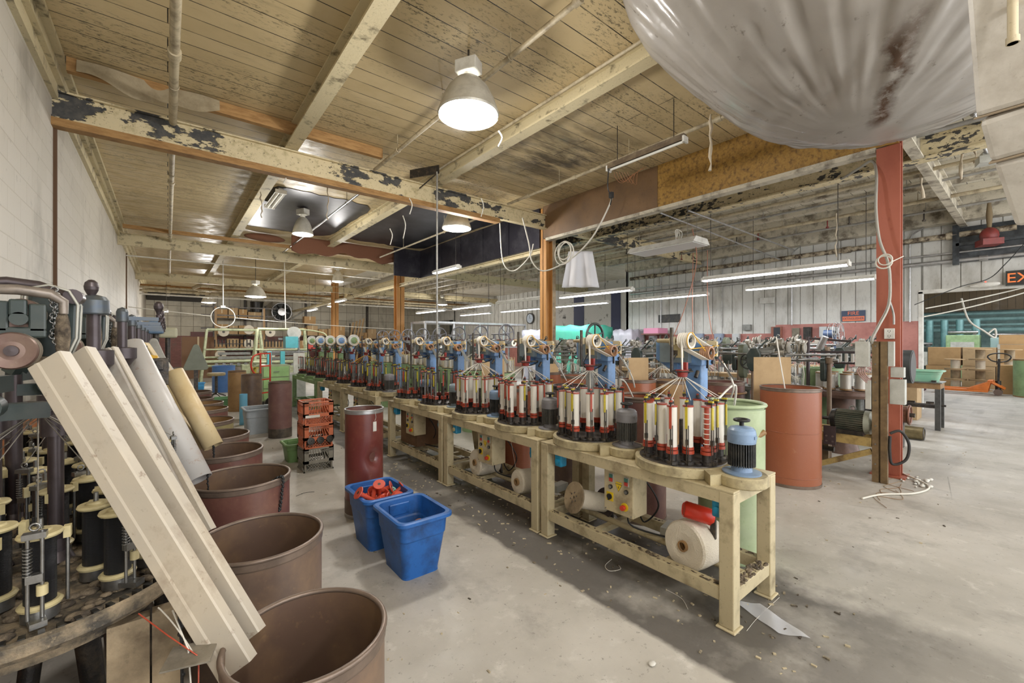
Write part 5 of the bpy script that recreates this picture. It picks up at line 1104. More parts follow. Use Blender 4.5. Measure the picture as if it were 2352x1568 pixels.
t = thing('work_stool', 'round stool with taped tan seat before the blue trash can', 'stool', (1.05, 14.4, 0)); MB().lathe([(0, .60), (.2, .60), (.22, .63), (.21, .68), (0, .69)], 24).build('seat', pm('taped_seat', 'A89870', .6, dirt='6A5C40', ds=8, da=.5), t); MB().cyl((0, 0, .08), (0, 0, .6), .035).build('column', IRON, t)
for k in range(4): a = k*PI/2+.4; MB().bar((0, 0, .12), (.25*math.cos(a), .25*math.sin(a), .02), .03).build('leg', IRON, t)
# hand truck
t = thing('hand_truck', 'red tubular hand truck leaning beside the yellow crates', 'hand truck', (1.62, 10.9, 0), .6)
RT = pm('truck_red', 'C2402C', .4)
b = MB(); b.tube(spl([(-.02, 0, 1.28), (-.2, 0, 1.22), (-.26, 0, 1.02), (-.18, 0, .86), (-.02, 0, .80)]), .018, 8); b.build('handle', RT, t)
for x in (-.02, .24): MB().tube([(x, 0, .1), (x, 0, 1.30)], .018, 8).build('rail', RT, t)
b = MB(); [b.bar((-.02, 0, z), (.24, 0, z), .02, .03) for z in (.4, .7, 1.0, 1.28)]; b.build('cross_bars', RT, t); MB().box(-.08, .30, -.22, 0, .0, .015).build('toe_plate', STEEL, t)
for x in (-.1, .32): b = MB(); b.torus((x, .08, .13), .1, .035, 'X', 20, 8); b.cyl((x-.02, .08, .13), (x+.02, .08, .13), .06); b.build('wheel', RUBBER, t)
YC = pm('yellow_crate', 'D6BE38', .5, dirt='8A7A28', ds=8, da=.4)
for k in range(3): crate('yellow milk crate beside the red hand truck, %s of the stack' % ['bottom', 'middle', 'top'][k], 1.95, 13.0, .29*k, YC if k != 1 else ORC, group='milk crates by the hand truck', W=.42, D=.36, H=.288)
bpy.data.objects['milk_crate.004']['label'] = 'orange milk crate between the two yellow crates by the hand truck'
tag(MB().box(1.62, 2.4, 14.0, 14.6, 1.0, 1.04).build('card_tray', CARD), 'flat cardboard sheet behind the yellow crates', 'cardboard')
bpy.data.objects.remove(bpy.data.objects['card_tray'])
t = thing('parts_cabinet', 'pale green metal parts cabinet beside the yellow crates', 'cabinet', (2.05, 11.9, 0)); MB().box(-.3, .3, -.25, .25, .12, .98).build('body', GREENP, t, bevel=.01)
for k in range(3): q = MB().box(-.27, .27, -.268, -.252, .16+.27*k, .40+.27*k).build('drawer', pm('lime_panel', 'A6CF8A', .4, dirt='6F8F5A', ds=4, da=.3), t); MB().bar((-.06, -.28, .28+.27*k), (.06, -.28, .28+.27*k), .012).build('handle', STEEL, q)
for x in (-.26, .26): MB().box(x-.02, x+.02, -.2, .2, 0, .12).build('foot', IRON, t)
# debris
b_ = MB(); rd = random.Random(11)
for k in range(900):
    if rd.random() < .55: x = rd.uniform(1.98, 3.2); y = rd.uniform(.6, 6)
    else: x = rd.uniform(.7, 9); y = rd.uniform(.5, 8)
    s = rd.uniform(.003, .013); a = rd.random()*6
    b_.cb((x, y, s*.25), (s*rd.uniform(1, 3), s, s*.5), a)
tag(b_.build('floor_litter', pm('litter', '4A4238', .9, dirt='B5A88C', ds=1.5, da=.9, lo=.48, hi=.52)), 'small scraps of lint and chips strewn over the concrete floor', 'litter', kind='stuff')
def scrap(pts, lbl, m=YARN, r=.0022): return tag(MB().tube([(p[0], p[1], .004) for p in spl([(x, y, 0) for x, y in pts], 6)], r, 4).build('thread_scrap', m), lbl, 'thread')
scrap([FL(1405, 1285), FL(1390, 1300), FL(1400, 1312), FL(1425, 1308), FL(1420, 1298)], 'curled white thread scrap under the nearest table rail')
scrap([FL(1715, 1450), FL(1740, 1420), FL(1790, 1373)], 'straight white thread between the near table feet', r=.0012)
scrap([FL(1530, 1355), FL(1565, 1375), FL(1580, 1400)], 'short white thread scrap near the dark strip edge')
scrap([FL(710, 1190), FL(716, 1203), FL(735, 1207), FL(728, 1222)], 'dark thread scrap on the aisle left of the dented drum', CABK, .003)
scrap([FL(680, 1140), FL(700, 1132), FL(722, 1130)], 'thin dark thread scrap beyond the drums in the aisle', CABK, .002)
tag(MB().grid(lambda i, j: (FL(1713+112*i, 1384+78*i)[0]+.09*(j-.5), FL(1713+112*i, 1384+78*i)[1]-.12*(j-.5), .006+.003*math.sin(9*i+7*j)), 12, 6).build('plastic_scrap', CLEAR), 'clear plastic scrap lying by the near table feet', 'plastic')
tag(MB().ball((FL(1498, 1527)[0], FL(1498, 1527)[1], .008), .016, 8, 6, (1.4, 1, .5)).build('paper_scrap', WHITEP), 'crumpled white paper scrap on the front floor', 'paper')
# ------------------------------------------------------------------ machines further in
def wheel(b, c, R, r=.014, spokes=5, axis='Y'):
    b.torus(c, R, r, axis, 26, 6); c = Vector(c)
    for k in range(spokes):
        a = 2*PI*k/spokes+.3; q = {'Y': (math.cos(a)*R, 0, math.sin(a)*R), 'X': (0, math.cos(a)*R, math.sin(a)*R)}[axis]; b.bar(c, c+Vector(q), r*.9)
    e = {'Y': Vector((0, .03, 0)), 'X': Vector((.03, 0, 0))}[axis]; b.cyl(c-e, c+e, R*.16)
def drum_braider(lbl, body, spool_m, h=1.05, wheel_r=.15):
    t = thing('drum_braider', lbl, 'braiding machine', (0, 0, 0), 0, 'green drum braiders')
    b = MB(); b.lathe([(0, 0), (.235, 0), (.235, h-.03), (.25, h-.03), (.25, h), (0, h)], 36); b.build('drum_body', body, t)
    b = MB(); b.lathe([(.24, h), (.24, h+.012), (0, h+.012)], 30); b.build('track_plate', IRON, t)
    for k in range(10):
        a = 2*PI*k/10; s = MB(); s.cyl((0, 0, 0), (0, 0, .17), .034, n=12); s.mi = 1; s.cyl((0, 0, -.012), (0, 0, 0), .04, n=12); s.cyl((0, 0, .17), (0, 0, .18), .038, n=12); s.cyl((.045, 0, -.01), (.045, 0, .22), .005, n=5)
        if k == 0: o = s.build('spool', [spool_m, FLANGE], t); me = o.data
        else: o = bpy.data.objects.new('spool', me); C.objects.link(o); o.parent = t
        o.location = (.18*math.cos(a), .18*math.sin(a), h+.025); o.rotation_euler = (0, 0, a)
    b = MB(); b.cyl((.02, .27, 0), (.02, .27, h+.55), .028, n=10); b.bar((.02, .27, h+.5), (.02, -.12, h+.5), .05); b.cyl((.02, 0, h+.3), (.02, 0, h+.5), .014); b.lathe([(.0, h+.32), (.03, h+.32), (.035, h+.36), (0, h+.37)], 12, c=(.02, 0, 0)); b.bar((-.12, .1, h+.48), (.18, .1, h+.48), .03); b.build('frame', GREYM, t)
    b = MB(); wheel(b, (.02, -.13, h+.62), wheel_r, .012, 6); b.cyl((.02, -.13, h+.62), (.02, .27, h+.62), .01); b.bar((.02, .2, h+.62), (.02, .2, h+.48), .03); b.build('flywheel', pm('wheel_grey', '74747A', .45, .3, dirt='4A4844', ds=10, da=.4), t)
    b = MB(); b.cyl((.1, -.1, h+.47), (.1, -.02, h+.47), .05, n=16); b.cyl((-.1, .0, h+.5), (-.1, .06, h+.5), .04, n=14); b.build('take_up_drum', GREYM, t)
    b = MB(); [b.tube([(.18*math.cos(a), .18*math.sin(a), h+.22), (.02, 0, h+.33)], .0022, 4) for a in [2*PI*k/10 for k in range(10)]]; b.build('yarns', YARN, t)
    return t
base = drum_braider('pale green drum braider with spoked flywheel, nearest of its row behind the tables', GREEND, SILV)
base.location = (4.2, 5.5, 0)
ordn = ['second', 'third', 'fourth', 'fifth', 'sixth', 'seventh', 'eighth']
for k in range(7): dup(base, (4.2, 5.5+.72*(k+1), 0), 0, 'pale green drum braider with spoked flywheel, %s of its row behind the tables' % ordn[k])
# grey floor braiders
def floor_braider(lbl, sm, group='grey floor braiders', top='arm', col=GREYM, tall=False):
    t = thing('floor_braider', lbl, 'braiding machine', (0, 0, 0), 0, group)
    for k in range(3):
        a = 2*PI*k/3+.4; b = MB(); b.tube([(.2*math.cos(a), .2*math.sin(a), .70), (.2*math.cos(a), .2*math.sin(a), .35), (.30*math.cos(a), .30*math.sin(a), 0)], .03, 8); b.build('leg', IRON, t)
    b = MB(); b.lathe([(0, .68), (.22, .68), (.29, .72), (.29, .75), (0, .75)], 32); b.cyl((0, 0, .2), (0, 0, .68), .05); b.lathe([(0, .18), (.2, .18), (.2, .2), (0, .2)], 24); b.build('deck', col, t)
    me = None
    for k in range(12):
        a = 2*PI*k/12; 
        if me is None:
            s = MB(); s.cyl((0, 0, .02), (0, 0, .20), .028, n=12); s.mi = 1; s.cyl((0, 0, 0), (0, 0, .02), .035, n=12); s.cyl((0, 0, .20), (0, 0, .212), .034, n=12); s.cyl((.04, 0, 0), (.04, 0, .27), .005, n=5); s.cyl((.03, .03, 0), (.03, .03, .24), .004, n=5); o = s.build('spool', [sm, STEEL], t); me = o.data
        else: o = bpy.data.objects.new('spool', me); C.objects.link(o); o.parent = t
        o.location = (.215*math.cos(a), .215*math.sin(a), .76); o.rotation_euler = (0, 0, a)
    b = MB(); [b.tube([(.235*math.cos(a), .235*math.sin(a), 1.03), (0, 0, 1.2)], .0024, 4) for a in [2*PI*k/16 for k in range(16)]]; b.tube([(0, 0, 1.2), (0, 0, 1.5)], .005, 5); b.build('yarns', YARN, t)
    for s in (-1, 1): MB().cyl((s*.26, .26, .2), (s*.26, .26, 1.42), .018, n=8).cyl((s*.26, .26, 1.3), (s*.26, .26, 1.36), .03, n=8).build('post', pm('brownish_post', '6E5C4C', .45, .4, dirt='8A7A64', ds=8, da=.5), t)
    b = MB(); b.cyl((-.34, .26, 1.36), (.34, .26, 1.36), .018, n=8); b.cyl((-.34, .16, 1.30), (.34, .16, 1.30), .013, n=8); b.bar((-.26, .26, 1.4), (-.26, 0, 1.42), .04); b.bar((.05, .26, 1.42), (.05, -.05, 1.5), .04); b.lathe([(0, 1.19), (.04, 1.2), (.04, 1.23), (0, 1.24)], 14); b.bar((0, 0, 1.22), (-.26, .26, 1.22), .02); b.build('head_frame', col, t)
    b = MB()
    for j, (x, z, r) in enumerate(((-.05, 1.52, .07), (.1, 1.50, .055), (.02, 1.40, .05))): b.cyl((x, -.06, z), (x, .0, z), r, n=18); b.torus((x, -.06, z), r, .006, 'Y', 18, 5); b.torus((x, .0, z), r, .006, 'Y', 18, 5); b.cyl((x, -.09, z), (x, .1, z), .012)
    b.build('take_up_drums', pm('worn_drum', 'A59E90', .45, .3, dirt='5A544A', ds=10, da=.5), t)
    b = MB(); wheel(b, (.3, .2, 1.34), .11, .012, 5, 'X'); b.build('flywheel', BLACKM, t)
    b = MB(); M = Matrix.Translation((-.32, .22, 0)) @ Matrix.Rotation(PI/2, 4, 'Z') @ Matrix.Rotation(PI/2, 4, 'X'); b.prism([(-.06, 1.14), (.05, 1.14), (.09, 1.22), (.09, 1.38), (.04, 1.46), (-.04, 1.46), (-.08, 1.38), (-.08, 1.22)], -.03, .03, M); b.build('gear_cover', GREENK, t, bevel=.012)
    b = MB(); b.cyl((.16, .2, 1.46), (.2, .06, 1.62), .012); b.cyl((.2, .06, 1.62), (.24, .2, 1.50), .010); b.torus((.2, .06, 1.62), .03, .008, 'Y', 12, 5); b.cyl((-.18, .26, 1.4), (-.14, .1, 1.58), .012); b.torus((-.14, .1, 1.58), .025, .006, 'X', 12, 5); b.build('guide_arms', GREENK, t)
    return t
fb = floor_braider('grey floor braider with white spools between the tables and the orange drums', YARN)
pos = []
R1 = [(5.75, 3.55), (5.65, 4.45), (5.65, 5.3), (5.7, 6.15), (5.7, 7.9), (5.7, 8.8), (5.7, 9.7), (5.7, 10.6)]
R2 = [(8.3, 1.75+.82*k) for k in range(9)]
R3 = [(10.2, 2.0+.85*k) for k in range(9)]
R4 = [(12.1, 1.95+.86*k) for k in range(8)]
first = True
def ordl(k): return ['nearest', 'second', 'third', 'fourth', 'fifth', 'sixth', 'seventh', 'eighth', 'ninth', 'tenth'][k]
for rn, (row, nm) in enumerate(((R1, 'row just behind the green drum and orange drums'), (R2, 'row under the first tube lights'), (R3, 'row under the second tube lights'), (R4, 'row along the pink wainscot'))):
    for k, (x, y) in enumerate(row):
        l = 'grey floor braider, %s machine in the %s' % (ordl(k), nm)
        if first: fb.location = (x, y, 0); fb['label'] = l; first = False
        else: dup(fb, (x, y, 0), [0, .15, -.1, .05][(k+rn) % 4], l)
# long wooden benches with rows of pins under the back rows
for k, (x, y0, y1, w) in enumerate(((7.4, 2.5, 5.6, 'nearer'), (11.3, 3.0, 8.4, 'farther'))):
    t = thing('pin_bench', 'long wooden bench with rows of steel pins, %s of two in the right bay' % w, 'bench', (x, y0, 0)); MB().box(-.16, .16, 0, y1-y0, .96, 1.02).build('bench_top', CARD2, t)
    for s in (.1, y1-y0-.1): MB().box(-.14, .14, s-.04, s+.04, 0, .96).build('leg', WOODD, t)
    b = MB()
    for j in range(int((y1-y0)/.08)): b.cyl((-.10 if j % 2 else .08, .06+j*.08, 1.02), (-.10 if j % 2 else .08, .06+j*.08, 1.22), .007, n=5)
    o = b.build('pins', STEEL, t); o['kind'] = 'stuff'
# drums among the machines
HD = dict(group='drums between the machine rows')
t1 = drum('tall orange-brown fibre drum with scratched side, by the yellow motor frame', 5.38, 1.75, .288, 1.05, ORF, ORF, RIMM, rings=(.1, .55), **HD)
drum('maroon fibre drum with a wooden hoop, behind the pale green drum', 5.45, 2.52, .245, 1.05, MAROON, MAROON, RIMM, **HD)
drum('scuffed tan fibre drum, left of the maroon hooped drum', 5.15, 3.02, .235, 1.05, TANF, TANF, RIMM, **HD)
t = drum('translucent pale green plastic drum behind the nearest table', 3.24, 1.44, .222, 1.10, GREENP, GREENP, GREENP, name='plastic_drum', lip=.014, band=False, **HD)
b = MB(); b.tube(hang((.0, -.23, .92), (-.2, -.1, .86), .02), .02, 6); b.build('strap', TANF, t)
drum('dark red wide-rimmed fibre drum right behind the second machine', 3.28, 2.24, .215, 1.07, MAROON, ORF, RIMM, lip=.014, **HD)
drum('brown black-rimmed fibre drum behind the third machine', 3.38, 3.2, .18, 1.08, BROWNF, MAROON, BLACKM, **HD)
drum('orange fibre drum seen under the second table', 3.26, 4.0, .2, 1.0, ORF, ORF, RIMM, **HD)
drum('orange fibre drum with torn cardboard standing in it, near the blue towers', 4.72, 3.25, .21, 1.07, ORF, ORF, RIMM, **HD)
drum('orange fibre drum between two grey floor braiders', 4.45, 4.1, .2, 1.08, ORF, ORF, RIMM, **HD)
drum('orange fibre drum with folded cardboard before the orange column', 4.75, 4.95, .22, 1.07, ORF, ORF, RIMM, **HD)
drum('maroon fibre drum by the belt wheel beside the red column', 8.9, .95, .2, .95, MAROON, MAROON, RIMM, **HD)
drum('grey green plastic drum behind the silver spool braider', 7.8, 2.1, .25, 1.15, GREEND, GREEND, GREEND, name='plastic_drum', **HD)
def card(lbl, x, y, z0, z1, w, rz, m=CARD2, tilt=0.):
    b = MB(); b.box(-w/2, w/2, -.004, .004, 0, z1-z0); o = b.build('cardboard_sheet', m, loc=(x, y, z0)); o.rotation_euler = (tilt, 0, rz); return tag(o, lbl, 'cardboard', 'cardboard sheets in the drums')
card('flat cardboard sheet standing behind the tall orange-brown drum', 5.72, 2.05, .62, 1.36, .46, -.65)
card('torn upright cardboard sheet in the orange drum near the blue towers', 4.76, 3.28, .9, 1.34, .26, -.6)
card('folded cardboard flap on the orange drum before the orange column', 4.75, 4.95, 1.0, 1.2, .34, -.5, tilt=-.35)
card('cardboard sheet with printed ladder standing behind the fourth machine', 3.35, 4.55, .80, 1.32, .3, -.6)
tag(MB().torus((5.45, 2.52, .92), .26, .012, 'Z', 28, 6, -2.9, -.5).build('wooden_hoop', TANF), 'bent wooden hoop hung on the maroon drum', 'hoop').rotation_euler = (0, 0, 0)
for k, (a, bq, c, w) in enumerate((((2.72, 1.30, 1.17), (3.0, 1.3, 1.25), (3.2, 1.42, .95), 'into the pale green drum'), ((2.8, 2.1, 1.25), (2.95, 2.15, 1.2), (3.2, 2.22, .98), 'into the wide-rimmed red drum'), ((5.42, 1.9, 1.6), (5.4, 1.85, 1.3), (5.38, 1.78, .9), 'into the tall orange-brown drum'))):
    tag(MB().tube(spl([a, bq, c]), .007, 6).build('white_braid', YARN), 'white finished braid running down %s' % w, 'cord', 'finished braids falling into drums')
# flywheel standing over the second machine and wires
t = thing('wheel_stand', 'big green spoked belt wheel on a stand above the second machine', 'wheel', (4.3, 3.62, 0)); b = MB(); wheel(b, (0, 0, 1.62), .16, .017, 5, 'Y'); b.build('wheel', GREENK, t); MB().box(-.04, .04, .05, .12, 0, 1.62).build('stand', GREYM, t)

# ------------------------------------------------------------------ far end of the mill
def boxn(lbl, x, y, z, w, d, h, m=CARD, rz=0, name='cardboard_box', tape=True, group='cardboard boxes', cat='box'):
    t = thing(name, lbl, cat, (x, y, z), rz, group); MB().box(-w/2, w/2, -d/2, d/2, 0, h).build('box_body', m, t, bevel=.006)
    if tape: MB().box(-.03, .03, -d/2-.002, d/2+.002, h*.55, h+.002).build('tape', pm('parcel_tape', 'C9B48C', .3), t)
    return t
# shelf rack against the back wall
def rack(lbl, x0, x1, y, zs, m=IRON, d=.6, name='shelf_rack'):
    t = thing(name, lbl, 'shelf', (x0, y, 0), 0)
    for x in (0, x1-x0):
        for q in (0, d): MB().box(x-.03, x+.03, q-.03, q+.03, 0, zs[-1]+.9).build('post', m, t)
    for z in zs: MB().box(0, x1-x0, 0, d, z-.04, z).build('shelf', m, t)
    return t
rack('dark steel shelf rack against the back wall behind the cone creel', 2.2, 5.0, 31.6, [1.0, 2.0, 3.0])
rack('dark steel shelf rack against the back wall beside the far column', 6.6, 10.2, 30.6, [.9, 1.95])
rack('low dark steel shelf rack full of rolls near the dark opening', 10.6, 14.2, 30.8, [.9, 1.75])
rb = random.Random(9); wl = ['far left', 'left', 'middle', 'right', 'far right']
def onshelf(x0, x1, y, z, n, lab):
    x = x0
    for k in range(n):
        w = rb.uniform(.45, .75); h = rb.uniform(.4, .75)
        if x+w > x1: break
        boxn('cardboard box on the %s, %s' % (lab, wl[k]), x+w/2, y, z, w, .5, h, (CARD, CARD2)[k % 2]); x += w+.05
onshelf(2.3, 5.0, 31.9, 3.001, 4, 'top shelf behind the cone creel'); onshelf(2.3, 5.0, 31.9, 2.001, 4, 'middle shelf behind the cone creel'); onshelf(2.3, 5.0, 31.9, 1.001, 4, 'lowest shelf behind the cone creel')
onshelf(6.7, 10.2, 30.9, 1.951, 5, 'upper shelf beside the far column'); onshelf(6.7, 10.2, 30.9, .901, 5, 'lower shelf beside the far column')
onshelf(10.7, 14.2, 31.1, 1.751, 5, 'shelf near the dark opening'); onshelf(10.7, 14.2, 31.1, .901, 5, 'low shelf near the dark opening')
boxn('cardboard box stacked on the boxes beside the far column', 7.4, 30.9, 2.72, .7, .5, .5)
tag(MB().lathe([(0, 0), (.28, 0), (.36, .62), (.39, .62), (.39, .66), (.34, .66), (.27, .05), (0, .05)], 28, c=(4.5, 31.9, 3.45)).build('black_tub', BLACKM), 'black plastic tub high on the shelf behind the cone creel', 'tub')
# industrial fan in the back wall
t = thing('exhaust_fan', 'big round black exhaust fan high on the back wall', 'fan', (6.0, 32.2, 3.55))
b = MB(); b.torus((0, 0, 0), .60, .05, 'Y', 40, 8); b.build('ring', GALV, t)
b = MB(); b.cyl((0, .25, 0), (0, .3, 0), .58, n=40); b.build('duct', BLACKM, t)
for k in range(8): a = k*PI/4; b = MB(); b.add([(math.cos(a)*.2, 0, math.sin(a)*.2), (math.cos(a)*.55, .03, math.sin(a)*.55), (math.cos(a+.5)*.55, .12, math.sin(a+.5)*.55), (math.cos(a+.5)*.2, .08, math.sin(a+.5)*.2)], [(0, 1, 2, 3)]); b.build('blade', pm('fan_blade', '3A3D3C', .4, .3), t, solid=.006)
MB().cyl((0, -.06, 0), (0, .1, 0), .25, n=28).build('hub', GALV, t)
b = MB(); b.bar((-1.2, .2, -.62), (.9, .2, -.62), .06); b.bar((.6, .2, -.5), (1.5, .2, .15), .05); b.box(-1.75, -1.3, .1, .7, -.5, .55); b.build('bracket', GREYM, t)
tag(MB().box(-.95, 2.1, 32.7, 32.99, 4.0, 4.5).build('roof_girder', pm('sooty_girder', '3A3630', .7)), 'dark sooty girder above the back wall at the left', 'beam', kind='structure')
tag(MB().box(1.1, 2.4, 32.9, 32.99, 0, 2.15).build('door_1', pm('dull_red_door', '6F3A34', .5, dirt='4A2A26', ds=3, da=.4)), 'dull red steel door in the back wall', 'door', kind='structure')
for k, (x, w) in enumerate(((3.9, 'left'), (7.6, 'middle'), (12.0, 'right'))): tag(MB().box(x, x+.12, 32.8, 32.99, 0, 4.5).build('wall_stanchion', IRON), 'perforated dark stanchion on the back wall, %s of three' % w, 'post', kind='structure')
# cone creel and loom frames
CR = pm('pale_green_frame', 'B7BE9A', .5, dirt='6A6A4A', ds=8, da=.5)
t = thing('cone_creel', 'tall creel rack with white thread cones on pegs, far left', 'creel', (1.55, 21.5, 0))
for x in (0, 1.75): MB().box(x-.04, x+.04, -.04, .04, 0, 3.0).build('upright', pm('tan_upright', 'A08058', .6), t)
b = MB(); [b.bar((-.5, 0, z), (2.2, 0, z), .05) for z in (2.1, 2.65, 3.0)]; [b.bar((0, 0, z), (1.75, 0, z), .04) for z in (.6, 1.0, 1.45)]; b.build('rails', IRON, t)
cn = None
for k, (x, z, w) in enumerate(((.25, 1.95, 0), (1.95, 1.95, 0), (1.15, 1.45, 0), (.15, 1.0, 0), (1.95, .98, 0), (1.15, 2.05, 0))):
    b = MB(); R = Matrix.Rotation(PI/2, 4, 'X'); b.lathe([(.05, .16), (.19, .15), (.20, .13), (.14, -.15), (.0, -.15)], 22, M=R); b.mi = 1; b.lathe([(0, .165), (.05, .165), (.05, .15)], 14, M=R); b.build('cone', [COTTON, IRON], t, loc=(x, -.12, z))
def loom(lbl, x, y, w):
    t = thing('warping_loom', lbl, 'loom', (x, y, 0), 0, 'pale green looms at the far left')
    for q in (-w/2, w/2):
        b = MB(); b.bar((q, -.3, 0), (q*.82, -.1, 2.0), .07); b.bar((q, .4, 0), (q*.82, .0, 2.0), .07); b.bar((q, -.3, .75), (q, .4, .75), .07); b.build('side_frame', CR, t)
    b = MB(); [b.cyl((-w/2*f, yy, z), (w/2*f, yy, z), r) for z, yy, r, f in ((2.0, -.05, .05, .82), (1.25, -.2, .03, .9), (.8, -.28, .06, 1), (.62, .2, .05, 1), (.95, .05, .035, 1))]; b.build('cross_rollers', CR, t)
    for k in range(3): b = MB(); b.box(-w*.25, w*.25, -.25+.12*k, -.18+.12*k, .88+.16*k, .98+.16*k); b.build('heddle_bar', GREYM, t)
    b = MB(); [b.cyl((-w*.3+w*.6*k/11, -.2, 1.35), (-w*.3+w*.6*k/11, -.2, 1.62), .022, n=6) for k in range(12)]; o = b.build('needle_bank', BLACKM, t); o['kind'] = 'stuff'
    b = MB(); [b.cyl((-w*.28+w*.56*k/5, -.34, .68), (-w*.28+w*.56*k/5, -.26, .68), .06, n=12) for k in range(6)]; o = b.build('warp_bobbins', STEEL, t); o['kind'] = 'stuff'
    MB().box(w*.1, w*.46, -.38, -.1, .12, .66).build('gear_case', CR, t, bevel=.02); return t
loom('pale green loom frame under the white cone creel', 2.0, 19.6, 2.1); loom('taller pale green loom frame right of the creel', 3.3, 17.8, 1.9)
boxn('brown taped carton beside the red back door', 1.0, 22.6, 0, 1.1, .7, 1.75, pm('brown_carton', '8A6A52', .8))
boxn('cardboard carton on top of the pale benches behind the looms', 4.6, 26.5, .8, 1.4, .8, .75, CARD2)
t = thing('work_bench', 'long dark workbench before the brick part of the back wall', 'bench', (4.3, 27.5, 0)); MB().box(0, 4.6, 0, .8, 1.0, 1.1).build('bench_top', BLACKM, t)
for x in (.1, 2.3, 4.5): MB().box(x-.05, x+.05, .05, .75, 0, 1.0).build('leg', IRON, t)
for k, (x, w, m) in enumerate(((4.6, .5, GREYM), (5.6, .4, WHITEP), (6.5, .6, pm('red_carton', 'A8433A', .6)), (7.5, .5, GREENK), (8.3, .35, WHITEP))):
    tag(MB().box(x, x+w, 27.6, 28.0, 1.101, 1.101+.2+.08*k).build('tool_box', m, bevel=.01), ['grey', 'small white', 'red', 'dark green', 'tall white'][k]+' box on the long dark workbench', 'box', 'boxes on the workbench')
# turquoise machine
TQ = pm('turquoise_enamel', '5FC0CC', .4, dirt='4A8088', ds=5, da=.3)
t = thing('turquoise_braider', 'braiding machine with turquoise and white panels at the end of the green table', 'braiding machine', (2.5, 12.6, 0))
MB().box(-.55, .35, -.35, .35, 0, .70).build('cabinet', BOXG, t)
for x in (-.5, -.2): MB().box(x-.05, x+.05, -.38, -.28, .7, 1.30).build('panel', TQ, t)
MB().box(.05, .32, -.38, -.34, .72, 1.25).build('door_panel', WHITEP, t); MB().box(-.1, .2, -.2, .1, 1.38, 1.68).build('control_head', TQ, t)
b = MB(); b.box(-.55, .4, -.3, .3, 1.26, 1.30); b.cyl((.3, .2, .7), (.3, .2, 1.7), .03); b.bar((.3, .2, 1.62), (-.2, .2, 1.62), .05); b.build('frame', STEEL, t)
b = MB(); b.lathe([(.0, .0), (.14, 0), (.17, .02), (.17, .1), (0, .1)], 26, M=Matrix.Rotation(PI/2, 4, 'X'), c=(.15, .1, 1.78)); b.build('cover_disc', WHITEP, t)
# tape line light conduit and pendants
tag(MB().tube(spl([(3.05, 17.7, 2.0), (3.6, 17.2, 2.0), (4.3, 16.8, 1.92), (4.6, 16.6, 1.7), (4.6, 16.6, .9)]), .025, 7).build('air_hose', pm('greenish_hose', 'B9BE96', .5)), 'pale greenish hose arching from the loom to the floor', 'hose')
tag(MB().tube([(3.4, 17.8, 4.5), (3.45, 17.8, 2.02)], .018, 6).build('drop_conduit', CABW), 'white conduit dropping from the boards to the loom', 'conduit')
# teal tarp covered stack in the recess
def tarp(lbl, x, y, w, d, h, m, seed):
    b = MB()
    def f(i, j):
        a = 2*PI*i; cx, cy = math.cos(a), math.sin(a); k = 1/max(abs(cx), abs(cy)); r = min(j*1.6, 1.0)
        z = h-.04*math.sin(7*a+seed)*r if j < .62 else h*(1-(j-.62)/.38)+.02
        fold = 1+(.06*math.sin(a*17+seed)*(max(0, j-.5)))
        return (cx*k*r*w/2*fold, cy*k*r*d/2*fold, max(z, .02))
    b.grid(f, 72, 18); return tag(b.build('tarp_cover', m, loc=(x, y, 0)), lbl, 'tarp', 'sheet-covered stacks by the recess')
tarp('teal tarp draped over a stack before the peeling plaster wall', 12.1, 10.8, 1.5, 1.7, 2.12, pm('teal_tarp', '4FB59A', .6, dirt='3A9A84', ds=2, da=.4), 1)
tarp('cloudy white plastic draped over a stack left of the teal tarp', 12.0, 12.9, 1.2, 1.2, 2.0, pm('cloudy_sheet', 'B9B9C4', .35, dirt='8A8A94', ds=3, da=.4), 2)
tarp('cloudy lilac plastic draped over a stack right of the teal tarp', 12.75, 9.2, .8, .8, 1.95, pm('cloudy_lilac', 'B4B0B8', .35, dirt='8A868E', ds=3, da=.4), 3)
t = thing('wall_shelf_table', 'small brown table with pink plastic box beside the teal tarp', 'table', (12.95, 8.2, 0)); MB().box(-.4, .4, -.35, .35, 1.78, 1.82).build('tabletop', pm('brown_top', '6F4A42', .6), t)
for s in (-.3, .3): MB().box(-.3, -.26, s-.02, s+.02, 0, 1.78).build('leg', IRON, t)
t.name = 'high_table'
tag(MB().box(12.62, 13.2, 7.95, 8.5, 1.821, 2.0).build('pink_box', pm('pink_plastic', 'C9849E', .5)), 'pink plastic box on the high brown table', 'box')
t = thing('pipe_rack', 'long grey empty steel rack beyond the green drum braiders', 'rack', (7.0, 13.5, 0))
for k in range(5):
    for q in (0, 1.1): MB().box(k*1.15-.03, k*1.15+.03, q-.03, q+.03, 0, 2.25).build('post', GALV, t)
MB().box(0, 4.6, -.05, 1.15, 2.2, 2.27).build('shelf', GALV, t); MB().box(0, 4.6, -.05, 1.15, 1.3, 1.34).build('shelf', GALV, t)
for k in range(4): tag(MB().lathe([(.05, .1), (.13, .1), (.10, -.1), (0, -.1)], 18, M=Matrix.Rotation(PI/2, 4, 'X'), c=(7.7+1.1*k, 13.6, 1.48)).build('thread_cone', COTTON), 'white thread cone on the long grey rack, %s' % ['leftmost', 'second from the left', 'third from the left', 'rightmost'][k], 'thread cone', 'cones on the grey rack')
for k in range(4): tag(MB().bar((9.6+.22*k, 30.2, 0), (10.2+.25*k, 30.5, 2.9+.1*k), .09).build('leaning_plank', CARD2), 'long pale plank leaning against the rack near the dark opening, %s' % ['leftmost', 'second', 'third', 'rightmost'][k], 'plank', 'planks leaning by the rack')
